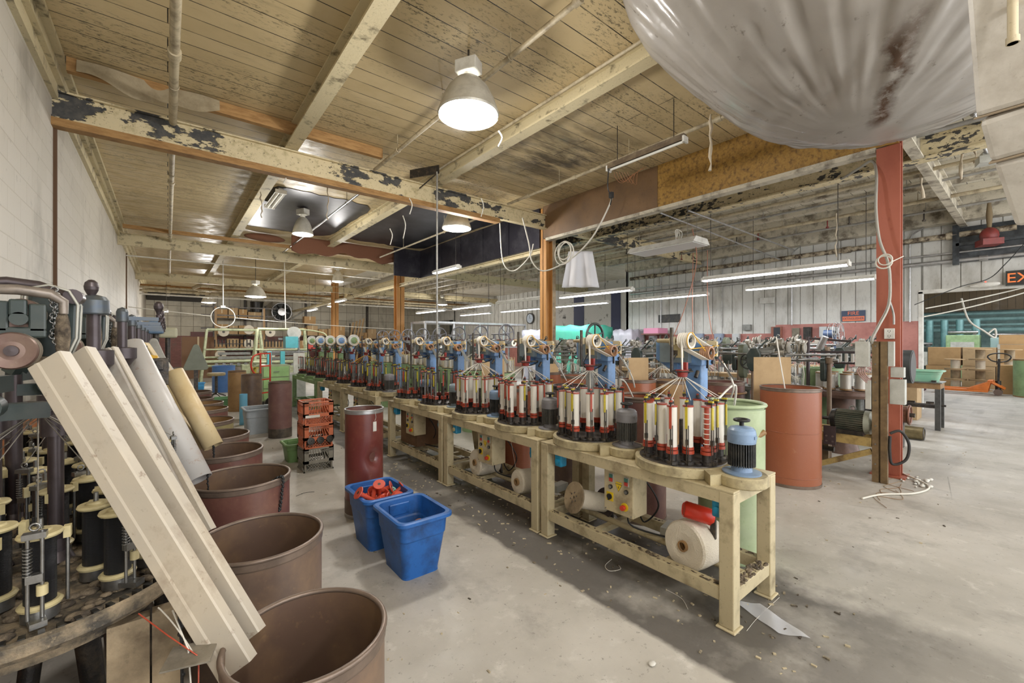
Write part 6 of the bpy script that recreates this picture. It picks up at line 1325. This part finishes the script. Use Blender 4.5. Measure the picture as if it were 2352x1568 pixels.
# ------------------------------------------------------------------ red column, its motor frame and the right bay
t = thing('channel_post', 'brown perforated steel channel post standing before the red column', 'post', (6.10, 1.11, 0))
b = MB(); b.box(-.03, .03, -.065, -.008, 0, 1.55); b.box(-.03, .03, .008, .065, 0, 1.55); b.box(0, .03, -.01, .01, 0, 1.55); b.build('channel', BRONZE, t)
b = MB(); [b.cyl((-.031, .035, z), (-.036, .035, z), .008, n=8) for z in (.2, .42, .62, .9, 1.1, 1.3, 1.5)]; b.build('bolt_heads', STEEL, t)
MB().box(-.10, -.03, .075, .20, 1.27, 1.55).build('switch_box', BOXG, t, bevel=.004); MB().box(-.05, .05, .07, .12, .80, 1.12).build('side_box', BOXG, t, bevel=.004)
MB().box(.035, .13, -.19, -.08, 1.16, 1.27).build('small_box', BOXG, t, bevel=.004); MB().box(.02, .12, -.20, -.075, .87, 1.14).build('long_box', BOXG, t, bevel=.004); MB().box(-.02, .03, -.12, -.066, 1.28, 1.55).build('upper_box', BOXG, t, bevel=.004)
b = MB(); [b.tube(spl([(-.06, .12+.015*k, 1.27), (-.07, .12+.02*k, 1.2), (-.04, .09, 1.14-.02*k), (0, .07, 1.15)], 4), .007, 5) for k in range(4)]; b.build('lead_wires', pm('pink_wire', 'A08078', .6), t)
b = MB(); b.tube(spl([(.02, -.08, .55), (.06, -.16, .58), (.1, -.22, .45), (.08, -.2, .28), (.02, -.1, .22), (.0, -.08, .36), (.02, -.08, .52)], 8), .014, 7); b.build('cable_loop', RUBBER, t)
t = thing('motor_frame', 'rusty yellow steel frame beside the brown channel post carrying a big finned motor', 'machine frame', (6.1, 1.2, 0))
RY = pm('rusty_yellow', 'A38C55', .6, dirt='4F3A24', ds=6, da=.7, lo=.48, hi=.66, bump=.3)
MB().box(-.03, .05, -.02, .62, .38, .48).build('top_beam', RY, t); MB().box(-.035, .045, .50, .57, 0, .40).build('leg', BRONZE, t); MB().bar((0, .52, .06), (0, -.02, .33), .05, .06).build('brace', RY, t)
MB().box(.45, .53, -.02, .62, .38, .48).build('top_beam', RY, t); MB().box(-.03, .53, .54, .62, .40, .46).build('cross_beam', RY, t); MB().box(.45, .52, .50, .57, 0, .38).build('leg', BRONZE, t)
MB().box(-.045, -.03, .30, .42, .34, .56).build('bracket_plate', PURPLE, t); b = MB(); [b.cyl((-.045, y, z), (-.05, y, z), .012, n=8) for y in (.33, .39) for z in (.38, .44)]; b.build('bracket_bolts', STEEL, t)
MO = pm('olive_motor', '4E5448', .4, .2, dirt='7A7464', ds=9, da=.5)
M = Matrix.Translation((.12, .0, .625)) @ Matrix.Rotation(-PI/2, 4, 'X')
b = MB(); b.cyl(M @ Vector((0, 0, .05)), M @ Vector((0, 0, .33)), .108, n=28)
for k in range(30): a = 2*PI*k/30; b.bar(M @ Vector((.118*math.cos(a), .118*math.sin(a), .06)), M @ Vector((.118*math.cos(a), .118*math.sin(a), .32)), .024 if abs(math.cos(a)) > .5 else .007, .007 if abs(math.cos(a)) > .5 else .024)
b.build('finned_body', MO, t)
b = MB(); b.lathe([(0, -.03), (.08, -.03), (.13, .01), (.135, .06), (.11, .06)], 28, M=M); b.build('end_bell', pm('pale_bell', '8F9284', .4, dirt='5A584C', ds=8, da=.4), t); b = MB(); b.lathe([(.11, .32), (.13, .325), (.12, .37), (.05, .40), (0, .40)], 28, M=M); b.cyl(M @ Vector((0, 0, .4)), M @ Vector((0, 0, .48)), .02); b.build('drive_end', BLACKM, t)
MB().torus((.12, .18, .77), .028, .008, 'X', 16, 6).build('lifting_eye', GREYM, t); MB().box(.0, .24, .06, .32, .48, .53).build('motor_foot', BLACKM, t)
b = MB(); b.lathe([(0, .0), (.20, .0), (.2, .34), (.16, .40), (0, .42)], 24, M=Matrix.Rotation(-PI/2, 4, 'X'), c=(.30, .66, .22)); b.cyl((.30, .4, .22), (.30, 1.2, .22), .03); b.build('gearbox_casting', BLACKM, t)
t = thing('spray_bottle', 'small white plastic bottle standing on the motor frame', 'bottle', (6.13, 1.14, .482)); MB().lathe([(0, 0), (.028, 0), (.03, .01), (.03, .11), (.022, .14), (.012, .16), (.012, .18), (0, .18)], 18).build('bottle_body', pm('cloudy_bottle', 'CFD0CA', .35), t); MB().cyl((0, 0, .178), (0, 0, .20), .014).build('cap', WHITEP, t)
# outlet and conduits on the red column
t = thing('power_outlet', 'white double power outlet on the red column', 'outlet', (6.459, 1.09, 1.64)); MB().box(-.03, 0, -.045, .045, -.06, .06).build('plate', WHITEP, t, bevel=.004)
b = MB()
for z in (-.028, .028): b.box(-.0315, -.03, -.012, -.008, z-.006, z+.010); b.box(-.0315, -.03, .008, .012, z-.006, z+.010); b.cyl((-.030, 0, z-.014), (-.0315, 0, z-.014), .004, n=8)
b.build('sockets', BLACKM, t)
cab([P(1935, 410, 5.9), P(1975, 385, 5.4), P(2003, 370, 5.1), P(2013, 400, 4.95), P(2012, 480, 4.9), P(2020, 550, 4.85), P(2038, 598, 4.8), P(2044, 640, 4.8), P(2041, 700, 4.75), P(2018, 748, 4.7), P(2004, 775, 4.7), P(2002, 788, 4.72)], .015, pm('flex_conduit', 'A3A096', .4, .5, bump=.6, bs=90), 'thick ribbed flexible conduit running down the red column to the switch box', 'conduit')
cab([P(2043, 690, 4.82), P(2052, 720, 4.82), P(2053, 745, 4.82)], .010, PIPEG, 'thin grey conduit leading to the white power outlet', 'conduit')
tag(MB().torus(P(2030, 602, 4.78), .07, .009, 'X', 20, 5).torus(P(2033, 596, 4.76), .06, .007, 'X', 20, 5).tube([P(2050, 600, 4.75), P(2075, 588, 4.8)], .006, 5).build('cable_knot', CABW), 'knot of grey and white cable tied to the flexible conduit', 'cable')
cab([(6.6, 1.0, .03), (6.3, .75, .012), (5.9, .8, .012), (5.6, 1.0, .012), (5.3, 1.1, .012)], .010, CABW, 'grey cable trailing on the floor from the foot of the red column')
b_ = MB(); rd = random.Random(4)
for k in range(26): a = rd.random()*6; r = rd.random()*.22; b_.ball((6.45+r*math.cos(a)*1.4, .86+r*math.sin(a)*.7, .01), rd.uniform(.01, .03), 6, 4, (1.6, 1, .5))
tag(b_.build('paint_rubble', WHITEP), 'white paint rubble heaped at the foot of the red column', 'rubble', kind='stuff')
for k in range(5): scrap([(5.2+.2*k, .9+.1*math.sin(k)), (5.5+.15*k, 1.05), (5.6+.2*k, .85+.05*k), (5.9+.15*k, .95)], 'pale thread scrap on the floor left of the red column, %s' % ['leftmost', 'second', 'middle', 'fourth', 'nearest the column'][k], TANF, .0025)
# long shaft machines with gear covers
def shaft_machine(lbl, x, y0, y1, z=1.30, cover=True):
    t = thing('shaft_machine', lbl, 'machine', (x, y0, 0), 0, 'long shaft machines in the right bay'); L = y1-y0
    for s in (0, L): MB().cyl((0, s, 0), (0, s, z), .028, n=10).cyl((0, s, z-.04), (0, s, z+.04), .05, n=12).build('post', pm('brownish_post', '6E5C4C', .45, .4), t)
    for q, r in ((0, .024), (.12, .016), (-.1, .014)): MB().cyl((q, -.1, z+(.07 if q else 0)), (q, L+.1, z+(.07 if q else 0)), r, n=10).build('shaft', STEEL, t)
    if cover:
        M = Matrix.Translation((0, L-.04, 0)) @ Matrix.Rotation(PI/2, 4, 'X')
        n = 10; pl = [(.10*math.cos(a), z+.12+.10*math.sin(a)) for a in [PI*k/n for k in range(n+1)]]+[(.08*math.cos(a), z-.22+.08*math.sin(a)) for a in [PI+PI*k/n for k in range(n+1)]]
        b = MB(); b.prism(pl, -.06, .02, M); b.build('gear_cover', pm('olive_cover', '5F6452', .4, dirt='3A3C30', ds=6, da=.4), t, bevel=.01)
        M = Matrix.Translation((0, .06, 0)) @ Matrix.Rotation(PI/2, 4, 'X'); b = MB(); b.prism([(p[0]*.6, (p[1]-z)*.6+z-.1) for p in pl], -.03, .03, M); b.build('small_cover', GREENK, t, bevel=.01)
    for k in range(3):
        yy = L*(.3+.18*k); b = MB()
        for j in range(3): b.cyl((.0, yy+.05*j-.06, z+.16), (.0, yy+.05*j-.04, z+.16), .07-.01*j, n=18); b.torus((0, yy+.05*j-.05, z+.16), .072-.01*j, .007, 'Y', 18, 5)
        b.bar((0, yy, z), (0, yy, z+.18), .03); b.bar((-.08, yy+.05, z+.02), (.1, yy-.05, z+.26), .02); b.build('pulley_block', pm('worn_drum', 'A59E90', .45, .3), t)
    b = MB(); wheel(b, (-.1, L*.88, z-.04), .11, .012, 6, 'X'); b.build('handwheel', BLACKM, t)
    b = MB(); [b.tube([(0, L*.3+.1*k, z+.2), (.05, L*.3+.1*k-.03, z-.2), (.02, L*.28+.1*k, .8)], .005, 5) for k in range(4)]; b.build('yarns', YARN, t)
    return t
shaft_machine('long shaft machine with olive gear cover just behind the tall orange-brown drum', 6.78, 1.75, 2.85)
shaft_machine('long shaft machine behind the maroon and tan drums', 7.15, 3.05, 4.5, 1.36)
shaft_machine('long shaft machine under the first tube lights', 9.2, 2.4, 4.2, 1.42)
shaft_machine('long shaft machine near the far tan drum row', 6.6, 4.95, 6.4, 1.38)
dup(fb, (6.65, 2.3, 0), .1, 'grey floor braider directly behind the tall orange-brown drum'); dup(fb, (7.2, 3.65, 0), -.1, 'grey floor braider under the shaft machine behind the maroon drum')
# braider with big silver spools beyond the motor frame
t = thing('silver_spool_braider', 'braider with big silver spools behind the brown channel post', 'braiding machine', (7.4, 1.75, 0))
b = MB(); b.lathe([(0, .78), (.34, .78), (.36, .82), (.36, .86), (.33, .88), (0, .88)], 36); b.lathe([(.2, 0), (.14, .2), (.14, .78)], 20); b.build('deck', pm('brown_deck', '6A5348', .5, .2, dirt='3A302A', ds=8, da=.6), t)
me = None
for k in range(9):
    a = 2*PI*k/9
    if me is None: s = MB(); s.cyl((0, 0, .02), (0, 0, .21), .062, n=18); s.mi = 1; s.cyl((0, 0, 0), (0, 0, .02), .07, n=18); s.cyl((0, 0, .21), (0, 0, .225), .068, n=18); o = s.build('spool', [SILV, TANF], t); me = o.data
    else: o = bpy.data.objects.new('spool', me); C.objects.link(o); o.parent = t
    o.location = (.26*math.cos(a), .26*math.sin(a), .89)
b = MB(); b.cyl((-.0, .42, 0), (0, .42, 1.62), .025, n=10); b.cyl((.0, -.42, 0), (0, -.42, 1.55), .02, n=10); b.bar((0, -.5, 1.4), (0, .5, 1.4), .03); b.bar((0, -.1, 1.55), (0, .45, 1.6), .03); b.cyl((0, -.25, 1.25), (0, .3, 1.25), .018); b.build('frame', PURPLE, t)
b = MB(); [b.cyl((0, -.25+.07*k, 1.26), (0, -.25+.07*k, 1.38), .02, n=10) for k in range(7)]; o = b.build('tension_rollers', SILV, t); o['kind'] = 'stuff'
b = MB(); b.tube([(-.02, .2, 1.62), (.0, .28, 1.45)], .045, 10); b.build('delivery_tube', GALV, t)
# cage fan on the wall side
t = thing('cage_fan', 'round wire cage fan on a stand before the pink wainscot', 'fan', (11.6, xz(1920, 11.6), 0))
b = MB(); [b.torus((0, .1*s, 1.72), .27-.05*abs(s), .006, 'Y', 30, 5) for s in (-1, 0, 1)]; [b.tube([(math.cos(a)*.05, -.13, 1.72+math.sin(a)*.05), (math.cos(a)*.22, -.1, 1.72+math.sin(a)*.22), (math.cos(a)*.27, 0, 1.72+math.sin(a)*.27)], .003, 4) for a in [2*PI*k/22 for k in range(22)]]; b.build('cage', GALV, t)
for k in range(4): a = k*PI/2; b = MB(); b.add([(.03*math.cos(a), 0, 1.72+.03*math.sin(a)), (.23*math.cos(a-.3), .03, 1.72+.23*math.sin(a-.3)), (.24*math.cos(a+.3), -.03, 1.72+.24*math.sin(a+.3))], [(0, 1, 2)]); b.build('blade', STEEL, t, solid=.004)
MB().cyl((0, .02, 0), (0, .02, 1.70), .025).cyl((0, .05, 1.72), (0, .22, 1.72), .09).lathe([(0, 0), (.25, 0), (.25, .03), (0, .05)], 24).build('stand', pm('navy_motor', '3A4A66', .45), t)
# ------------------------------------------------------------------ boxes and signs on the siding wall
def onwall(u, v, wpx, hpx, lbl, m, name='switch_box', dep=.12, cat='electrical box', group='electrical boxes on the siding wall', X=13.38, door=True):
    y = xz(u, X); d = X*.628+y*.7782; z = 1.55+(784-v)/980*d; t_ = (u-1176)/980; w = wpx*d/980/(.628+t_*.7782); h = hpx*d/980
    t = thing(name, lbl, cat, (X, y, z), 0, group); MB().box(-dep, 0, -w/2, w/2, -h/2, h/2).build('case', m, t, bevel=.008)
    if door: MB().box(-dep-.012, -dep, -w*.4, w*.4, -h*.42, h*.42).build('cover', m, t, bevel=.004); MB().cb((-dep-.02, -w*.3, 0), (.02, .02, h*.25)).build('handle', BLACKM, t)
    return t
LG = pm('pale_box', 'B7BABA', .45, dirt='8A8A84', ds=6, da=.3); BG = pm('blue_grey_box', '8792A4', .45, dirt='6A707A', ds=6, da=.3)
onwall(1502, 782, 16, 22, 'pale switch box nearest the teal tarp', LG); onwall(1608, 779, 20, 26, 'dark grey switch box left of three in the middle of the wall', BG)
onwall(1654, 778, 20, 24, 'light blue-grey disconnect switch beside the reddish cords', BG); onwall(1693, 777, 16, 22, 'round-cornered cream switch box', LG); onwall(1718, 752, 18, 13, 'small dark grey box high beside a cable', GREYM, door=False)
onwall(1857, 765, 18, 28, 'black wall charger on the pink wainscot', BLACKM); onwall(1893, 762, 17, 24, 'grey breaker box with two switches on the pink wainscot', LG); onwall(1917, 762, 20, 24, 'grey box half behind the cage fan', LG)
onwall(1762, 690, 34, 14, 'blank pale panel high on the white siding', SIDING, name='wall_panel', dep=.03, cat='panel', door=False)
t = onwall(1828, 766, 18, 26, 'grimy grey notice board on the pink wainscot', pm('grimy_board', '7F7868', .7, dirt='4A4438', ds=9, da=.6), name='notice_board', dep=.02, cat='board', group=None, door=False)
t = onwall(1785, 778, 24, 56, 'brown-red door frame with dark pane in the pink wainscot', pm('brown_door', '8F5A48', .5, dirt='5F3A30', ds=4, da=.4), name='door_frame', dep=.08, cat='door', group=None, door=False); MB().box(-.09, -.081, -.1, .06, -.2, .32).build('pane', pm('dark_pane', '3A3F44', .2), t)
t = onwall(1537, 731, 50, 18, 'long dark narrow window slot in the siding above the machines', BLACKM, name='window_1', dep=.02, cat='window', group=None, door=False)
t = thing('wall_clock', 'round black-rimmed wall clock on the far siding', 'clock', (16.95, xz(1218, 16.95), 1.55+52/980*26)); b = MB(); b.cyl((0, 0, 0), (-.04, 0, 0), .33, n=32); b.build('rim', BLACKM, t); b = MB(); b.cyl((-.041, 0, 0), (-.045, 0, 0), .27, n=32); b.build('face', pm('clock_face', 'B9C6D6', .4), t); b = MB(); b.bar((-.05, 0, 0), (-.05, .02, .2), .02, .01); b.bar((-.05, 0, 0), (-.05, -.14, -.02), .02, .01); b.build('hands', BLACKM, t)
# fire extinguisher sign
SO = pm('sign_orange', 'E0764A', .5); SN = pm('sign_navy', '35425A', .5)
y = xz(1960, 13.37); t = thing('safety_sign', 'dark blue and orange FIRE EXTINGUISHER sign on the white siding', 'sign', (13.37, y, 2.19)); b = MB(); b.box(-.012, 0, -.24, .24, -.135, .135); b.mi = 1; b.box(-.014, -.012, -.22, .22, -.125, -.01); b.build('plate', [SN, SO], t)
text_part('lettering', 'FIRE', .13, SO, t, (-.014, 0, .062), (PI/2, 0, -PI/2)); text_part('lettering', 'EXTINGUISHER', .085, SN, t, (-.016, 0, -.068), (PI/2, 0, -PI/2), sx=.72)
# exit sign
t = thing('exit_sign', 'black EXIT sign with orange letters at the right edge over the opening', 'sign', (13.30, .16, 2.83)); b = MB(); b.box(-.03, 0, -.29, .29, -.15, .15); b.build('plate', BLACKM, t); b = MB(); [b.box(-.034, -.03, *q) for q in ((-.29, .29, .138, .15), (-.29, .29, -.15, -.138), (-.29, -.278, -.15, .15), (.278, .29, -.15, .15))]; b.build('frame', GREENK, t)
text_part('lettering', 'EXIT', .27, pm('exit_orange', 'E8743A', .5, emit='E8743A', es=.6), t, (-.034, 0, -.005), (PI/2, 0, -PI/2), .002, 1.02)
t = thing('emergency_light', 'white rounded emergency light left of the exit sign', 'lamp', (13.3, .72, 2.72)); b = MB(); b.tube([(-.05, .22, 0), (-.05, .1, .01), (-.05, -.12, .02), (-.05, -.2, .02)], [.02, .06, .055, .02], 12); b.build('housing', WHITEP, t); MB().ball((-.08, 0, .07), .012).build('indicator', pm('red_led', 'FF5040', .4, emit='FF4030', es=3.), t)
# ------------------------------------------------------------------ workbench in the passage
t = thing('work_bench', 'dark steel-legged workbench with thick wood edge right of the red column', 'bench', (10.4, 1.09, 0))
MB().box(0, .5, 0, 1.15, .72, .82).build('bench_top', pm('bench_wood', '8E6E48', .7, dirt='4A3826', ds=4, da=.6), t); MB().box(-.02, .52, -.02, 1.17, .82, .835).build('steel_sheet', STEEL, t)
for x in (.0, .43):
    for y in (0.0, 1.08): MB().box(x, x+.07, y, y+.07, 0, .72).build('leg', pm('dark_leg', '5A5A58', .4, .4, dirt='2F2E2C', ds=7, da=.6), t)
b = MB(); b.cyl((.2, -.05, .42), (.2, 1.2, .42), .018); [b.cyl((.2, y, .42), (.2, y+.1, .42), r, n=16) for y, r in ((.1, .06), (.35, .05), (.7, .07), (1.0, .05))]; b.build('axle', IRON, t); MB().box(.03, .07, .07, 1.08, .38, .44).build('rail', IRON, t)
tote('mint green plastic tub standing on the workbench', 10.66, 1.34, .34, .50, .20, pm('mint_tub', '7DAF94', .45, dirt='A9B8A0', ds=4, da=.5), .8).location.z = .836
tag(MB().cb((10.50, 1.18, .85), (.1, .06, .028)).build('hand_tool', BLACKM), 'small black tool beside the mint tub', 'tool')
t = thing('belt_pulley_unit', 'copper brown flanged pulley on an axle right of the red column foot', 'pulley', (8.4, 1.2, 0)); b = MB(); b.cyl((0, 0, .48), (0, .22, .48), .12, n=28); b.torus((0, 0, .48), .13, .018, 'Y', 30, 6); b.torus((0, .22, .48), .13, .018, 'Y', 30, 6); b.build('pulley', pm('copper_paint', '7A5240', .4, .5, dirt='3A2A22', ds=6, da=.5), t); MB().box(-.06, .06, .06, .14, 0, .46).build('stand', IRON, t); MB().cyl((0, -.06, .48), (0, .5, .48), .03).build('axle', IRON, t)
t = thing('steel_cylinder', 'dull brass coloured cylinder lying below the copper pulley', 'cylinder', (9.2, 1.15, .105)); MB().cyl((0, 0, 0), (.0, .35, 0), .10, n=26).build('shell', pm('brass_shell', '8A7C5A', .35, .6, dirt='4A4232', ds=7, da=.5), t); MB().torus((0, 0, 0), .088, .012, 'Y', 24, 6).build('end_ring', IRON, t)
t = thing('wheel_stand', 'tall black and brown belt wheel right of the red column', 'wheel', (9.4, 1.30, 0)); b = MB(); b.cyl((0, 0, 1.14), (0, .12, 1.14), .27, n=30); b.build('rim', pm('wheel_black', '2A2C2A', .5), t); MB().cyl((0, -.006, 1.14), (0, 0, 1.14), .24, n=30).build('face', PURPLE, t); MB().box(-.05, .05, .14, .22, 0, 1.2).build('stand', IRON, t)
o = next(o for o in bpy.data.objects if o.get('label', '').startswith('maroon fibre drum by the belt wheel')); o.location = (9.75, 1.72, 0)
dup(fb, (10.1, .95+.9, 0), .1, 'grey floor braider between the red column and the workbench')
# passage clutter and next room
boxn('tall worn cardboard carton behind the workbench', 11.7, 1.75, 0, .5, .45, 1.0, CARD2)
boxn('cardboard carton on the floor under the bench side', 11.5, 2.35, 0, .5, .5, .62, CARD)
boxn('small cardboard carton with open flaps in the opening', 14.2, 2.2, 0, .6, .6, .95, CARD2)
t = thing('pallet_jack', 'orange pallet jack with black steering handle in the next room', 'pallet jack', (18.6, .95, 0))
PO = pm('jack_orange', 'D9762E', .45, dirt='8A4A20', ds=6, da=.4)
for x in (-.27, .27):
    b = MB(); b.box(x-.08, x+.08, 0, 1.15, .09, .16); b.add([(x-.08, 0, .16), (x+.08, 0, .16), (x+.08, .42, .165), (x-.08, .42, .165), (x-.08, -.06, .42), (x+.08, -.06, .42)], [(0, 3, 2, 1), (4, 5, 2, 3), (0, 1, 5, 4), (0, 4, 3), (1, 2, 5)]); b.build('fork', PO, t, bevel=.006)
b = MB(); b.bar((-.3, -.04, .40), (.3, -.04, .40), .1, .06); b.bar((-.27, -.04, .40), (0, -.3, .2), .06); b.bar((.27, -.04, .40), (0, -.3, .2), .06); b.build('yoke', PO, t)
MB().cyl((0, -.18, .12), (0, -.18, .42), .06).bar((0, -.18, .4), (0, -.2, 1.05), .05).build('steering_column', BLACKM, t)
b = MB(); b.tube(spl([(0, -.2, .95), (-.0, -.05, 1.0), (0, .02, 1.12), (0, -.1, 1.2), (0, -.3, 1.2), (0, -.42, 1.12), (0, -.36, 1.0), (0, -.2, .95)]), .018, 7); b.build('handle', BLACKM, t)
for x in (-.07, .07): MB().cyl((x-.03, -.18, .09), (x+.03, -.18, .09), .09, n=20).build('wheel', pm('jack_wheel', '6A5A50', .5), t)
for x in (-.27, .27): MB().cyl((x-.04, 1.0, .045), (x+.04, 1.0, .045), .045, n=14).build('roller', BLACKM, t)
drum('large dull green drum with worn patches at the right edge, next room', 18.7, .12, .38, 1.06, GREEND, GREEND, TANF, group=None)
boxn('tall narrow cardboard carton between pallet jack and green drum', 19.4, .62, 0, .5, .42, .85, CARD)
k = 0
CW = ['far left bottom', 'second bottom', 'third bottom', 'fourth bottom', 'far left top', 'second top', 'third top', 'fourth top', 'upper right', 'rightmost top']
for (yy, z, w, h) in ((2.15, 0, .8, .72), (1.3, 0, .75, .72), (.45, 0, .8, .72), (-.4, 0, .8, .72), (2.1, .73, .8, .62), (1.28, .73, .75, .62), (.45, .73, .75, .72), (-.4, .73, .8, .72), (.5, 1.46, .7, .3), (-.35, 1.46, .8, .3)):
    boxn('cardboard carton in the big stack of the next room, %s' % CW[k], 21.2, yy, z, .7, w, h, (CARD, CARD2)[k % 2], group='carton stack in the next room'); k += 1
for j, (x, y, n) in enumerate(((20.0, 1.75, 3), (20.0, 1.2, 4), (20.1, .6, 4))):
    for q in range(n):
        t = thing('cable_reel', 'wooden flanged cable reel, %s stack, %s' % (['left', 'middle', 'right'][j], ['bottom', 'second', 'third', 'top'][q]), 'reel', (x, y, q*.33), 0, 'stacked wooden reels in the next room')
        for z in (0, .30): MB().cyl((0, 0, z), (0, 0, z+.02), .26, n=22).build('flange', CARD2, t)
        MB().cyl((0, 0, .02), (0, 0, .30), .11, n=18).build('barrel', WOODD if q % 2 else COTTON, t)
tote('bright blue plastic bin on the counter of the next room', 18.2, 2.66, .5, .6, .36, BINB, .85).location.z = .62
MB_ = MB().box(17.6, 18.9, 2.3, 3.9, 0, .62); tag(MB_.build('low_counter', pm('plum_cloth', '4A2A34', .8)), 'low dark plum covered counter in the next room', 'counter')
tag(MB().box(18.0, 18.8, 3.0, 3.8, .621, 1.02).build('fabric_bale', pm('plum_cloth2', '5A2E40', .8), bevel=.05), 'plum fabric bale beside the blue bin', 'bale')
for k in range(6):
    tag(MB().cyl((25.5, 3.9-.45*k, 1.3), (25.5, 3.9-.45*k, 2.45), .12, n=14).cyl((25.5, 3.9-.45*k, 0), (25.5, 3.9-.45*k, 1.3), .04, n=8).build('steel_canister', pm('teal_steel', '7FA9A8', .4, .3, dirt='4A6A6A', ds=4, da=.4)), 'tall teal-grey canister far in the next room, %s from the left' % ['first', 'second', 'third', 'fourth', 'fifth', 'sixth'][k], 'canister', 'canisters in the next room')
for k, (z, x, r) in enumerate(((2.5, 27, .08), (2.25, 26.6, .05), (2.75, 27.2, .06), (2.05, 26.8, .09))):
    pipe('teal_pipe', [(x, -4.5, z), (x, 4.4, z)], r, pm('teal_pipe_paint', '8FB3B0', .5, dirt='4F6A6A', ds=4, da=.4), 'teal painted pipe running along the end of the next room, %s' % ['third from the floor', 'second from the floor', 'highest', 'lowest'][k], group='teal pipes in the next room')
for k, (x, y, w, h, m) in enumerate(((23.5, 3.2, 1.2, 1.35, GREENK), (24.2, 1.9, .9, 1.8, GREEND), (24.5, .6, 1.2, 1.7, pm('teal_grey', '8FA8A6', .5)), (24.6, -.6, 1.1, 1.75, BG))):
    t = thing('mill_machine', ['dark green machine far left in the next room', 'taller green cabinet far in the next room', 'pale teal machine behind the cartons', 'blue-grey machine behind the cartons'][k], 'machine', (x, y, 0), 0, 'far machines in the next room'); MB().box(-.4, .4, -w/2, w/2, 0, h).build('cabinet', m, t, bevel=.03); MB().box(-.42, -.40, -w*.35, w*.35, h*.45, h*.85).build('panel', BOXG, t); MB().cyl((-.2, -w*.45, h+.1), (-.2, w*.45, h+.1), .06).box(-.25, -.15, -w*.4, -w*.3, h, h+.12).build('roller', STEEL, t)
for k in range(9): struct(MB().box(13.6, 28, -5+1.1*k, -4.92+1.1*k, 4.35, 4.54).build('ceiling_joist', CEILD))
cab([P(2208, 685, 10.4), P(2225, 735, 10.4), P(2260, 760, 10.3), P(2285, 775, 10.3), P(2285, 755, 10.3), P(2270, 765, 10.3)], .02, CABW, 'pale hose hanging in a loop in the opening', 'hose')
# extra services and clutter below the boards
rd = random.Random(21)
for k in range(16):
    x = rd.choice((7.0, 7.75, 9.15, 10.1, 11.2, 12.1)); y = rd.uniform(1.2, 8.5)
    t = thing('fire_sprinkler', 'dark sprinkler head drop under the pale boards, %d cm from the siding corner' % 0, 'sprinkler', (x, y, 4.05), 0, 'sprinkler heads in the right bay'); t['label'] = 'small dark red sprinkler head on a short drop pipe under the pale boards'
    MB().cyl((0, 0, 0), (0, 0, .2), .012, n=6).cyl((0, 0, -.03), (0, 0, 0), .03, n=10).build('head', pm('dull_red', '7F2F2A') if k % 2 else IRON, t)
for k, (u, v, d, L) in enumerate(((1105, 455, 7.2, .3), (1145, 300, 4.6, .15), (940, 455, 7.0, .25), (895, 525, 8.2, .3), (925, 495, 7.6, .4), (648, 395, 6.2, .15))):
    p = P(u, v, d); tag(MB().tube(spl([p, p+Vector((.05, 0, -L*.4)), p+Vector((.02, .03, -L))], 4), .009, 5).build('dangling_wire', CABW), 'short pale wire hanging at the peeling beam, %s' % ['near the smoke curtain', 'below the second joist', 'by the rod hanger', 'right of the rod hanger', 'before the second joist end', 'beside the pale torn paint'][k], 'wire', 'dangling wires')
tag(MB().grid(lambda i, j: (WX+.25+1.25*i, 6.40-.03*math.sin(9*i)-.03*j, 4.53-.14*j-.10*math.sin(3.1*i)*j+.03*math.sin(13*i)*j), 40, 8).build('torn_film', pm('dusty_film', 'A3967C', .4, dirt='6E6048', ds=6, da=.6)), 'torn dusty plastic film hanging from the stained lumber by the block wall', 'plastic')
tag(MB().ball((2.1, 13.5, 4.42), .30, 14, 8, (1.7, .5, .35)).build('insulation_tuft', pm('brown_insulation', '6F4A36', 1., bump=1., bs=20)), 'brown tuft of insulation hanging by the first joist at the second bay', 'insulation')
tag(MB().grid(lambda i, j: (2.7+3.7*i, 13.2-.02*math.sin(20*i), 4.53-(.42+.06*math.sin(11*i)+.04*math.sin(29*i))*j), 40, 6).build('insulation_strip', pm('brown_insulation', '6F4A36'), solid=.02), 'ragged brown insulation strip hanging behind the bell lamp', 'insulation')
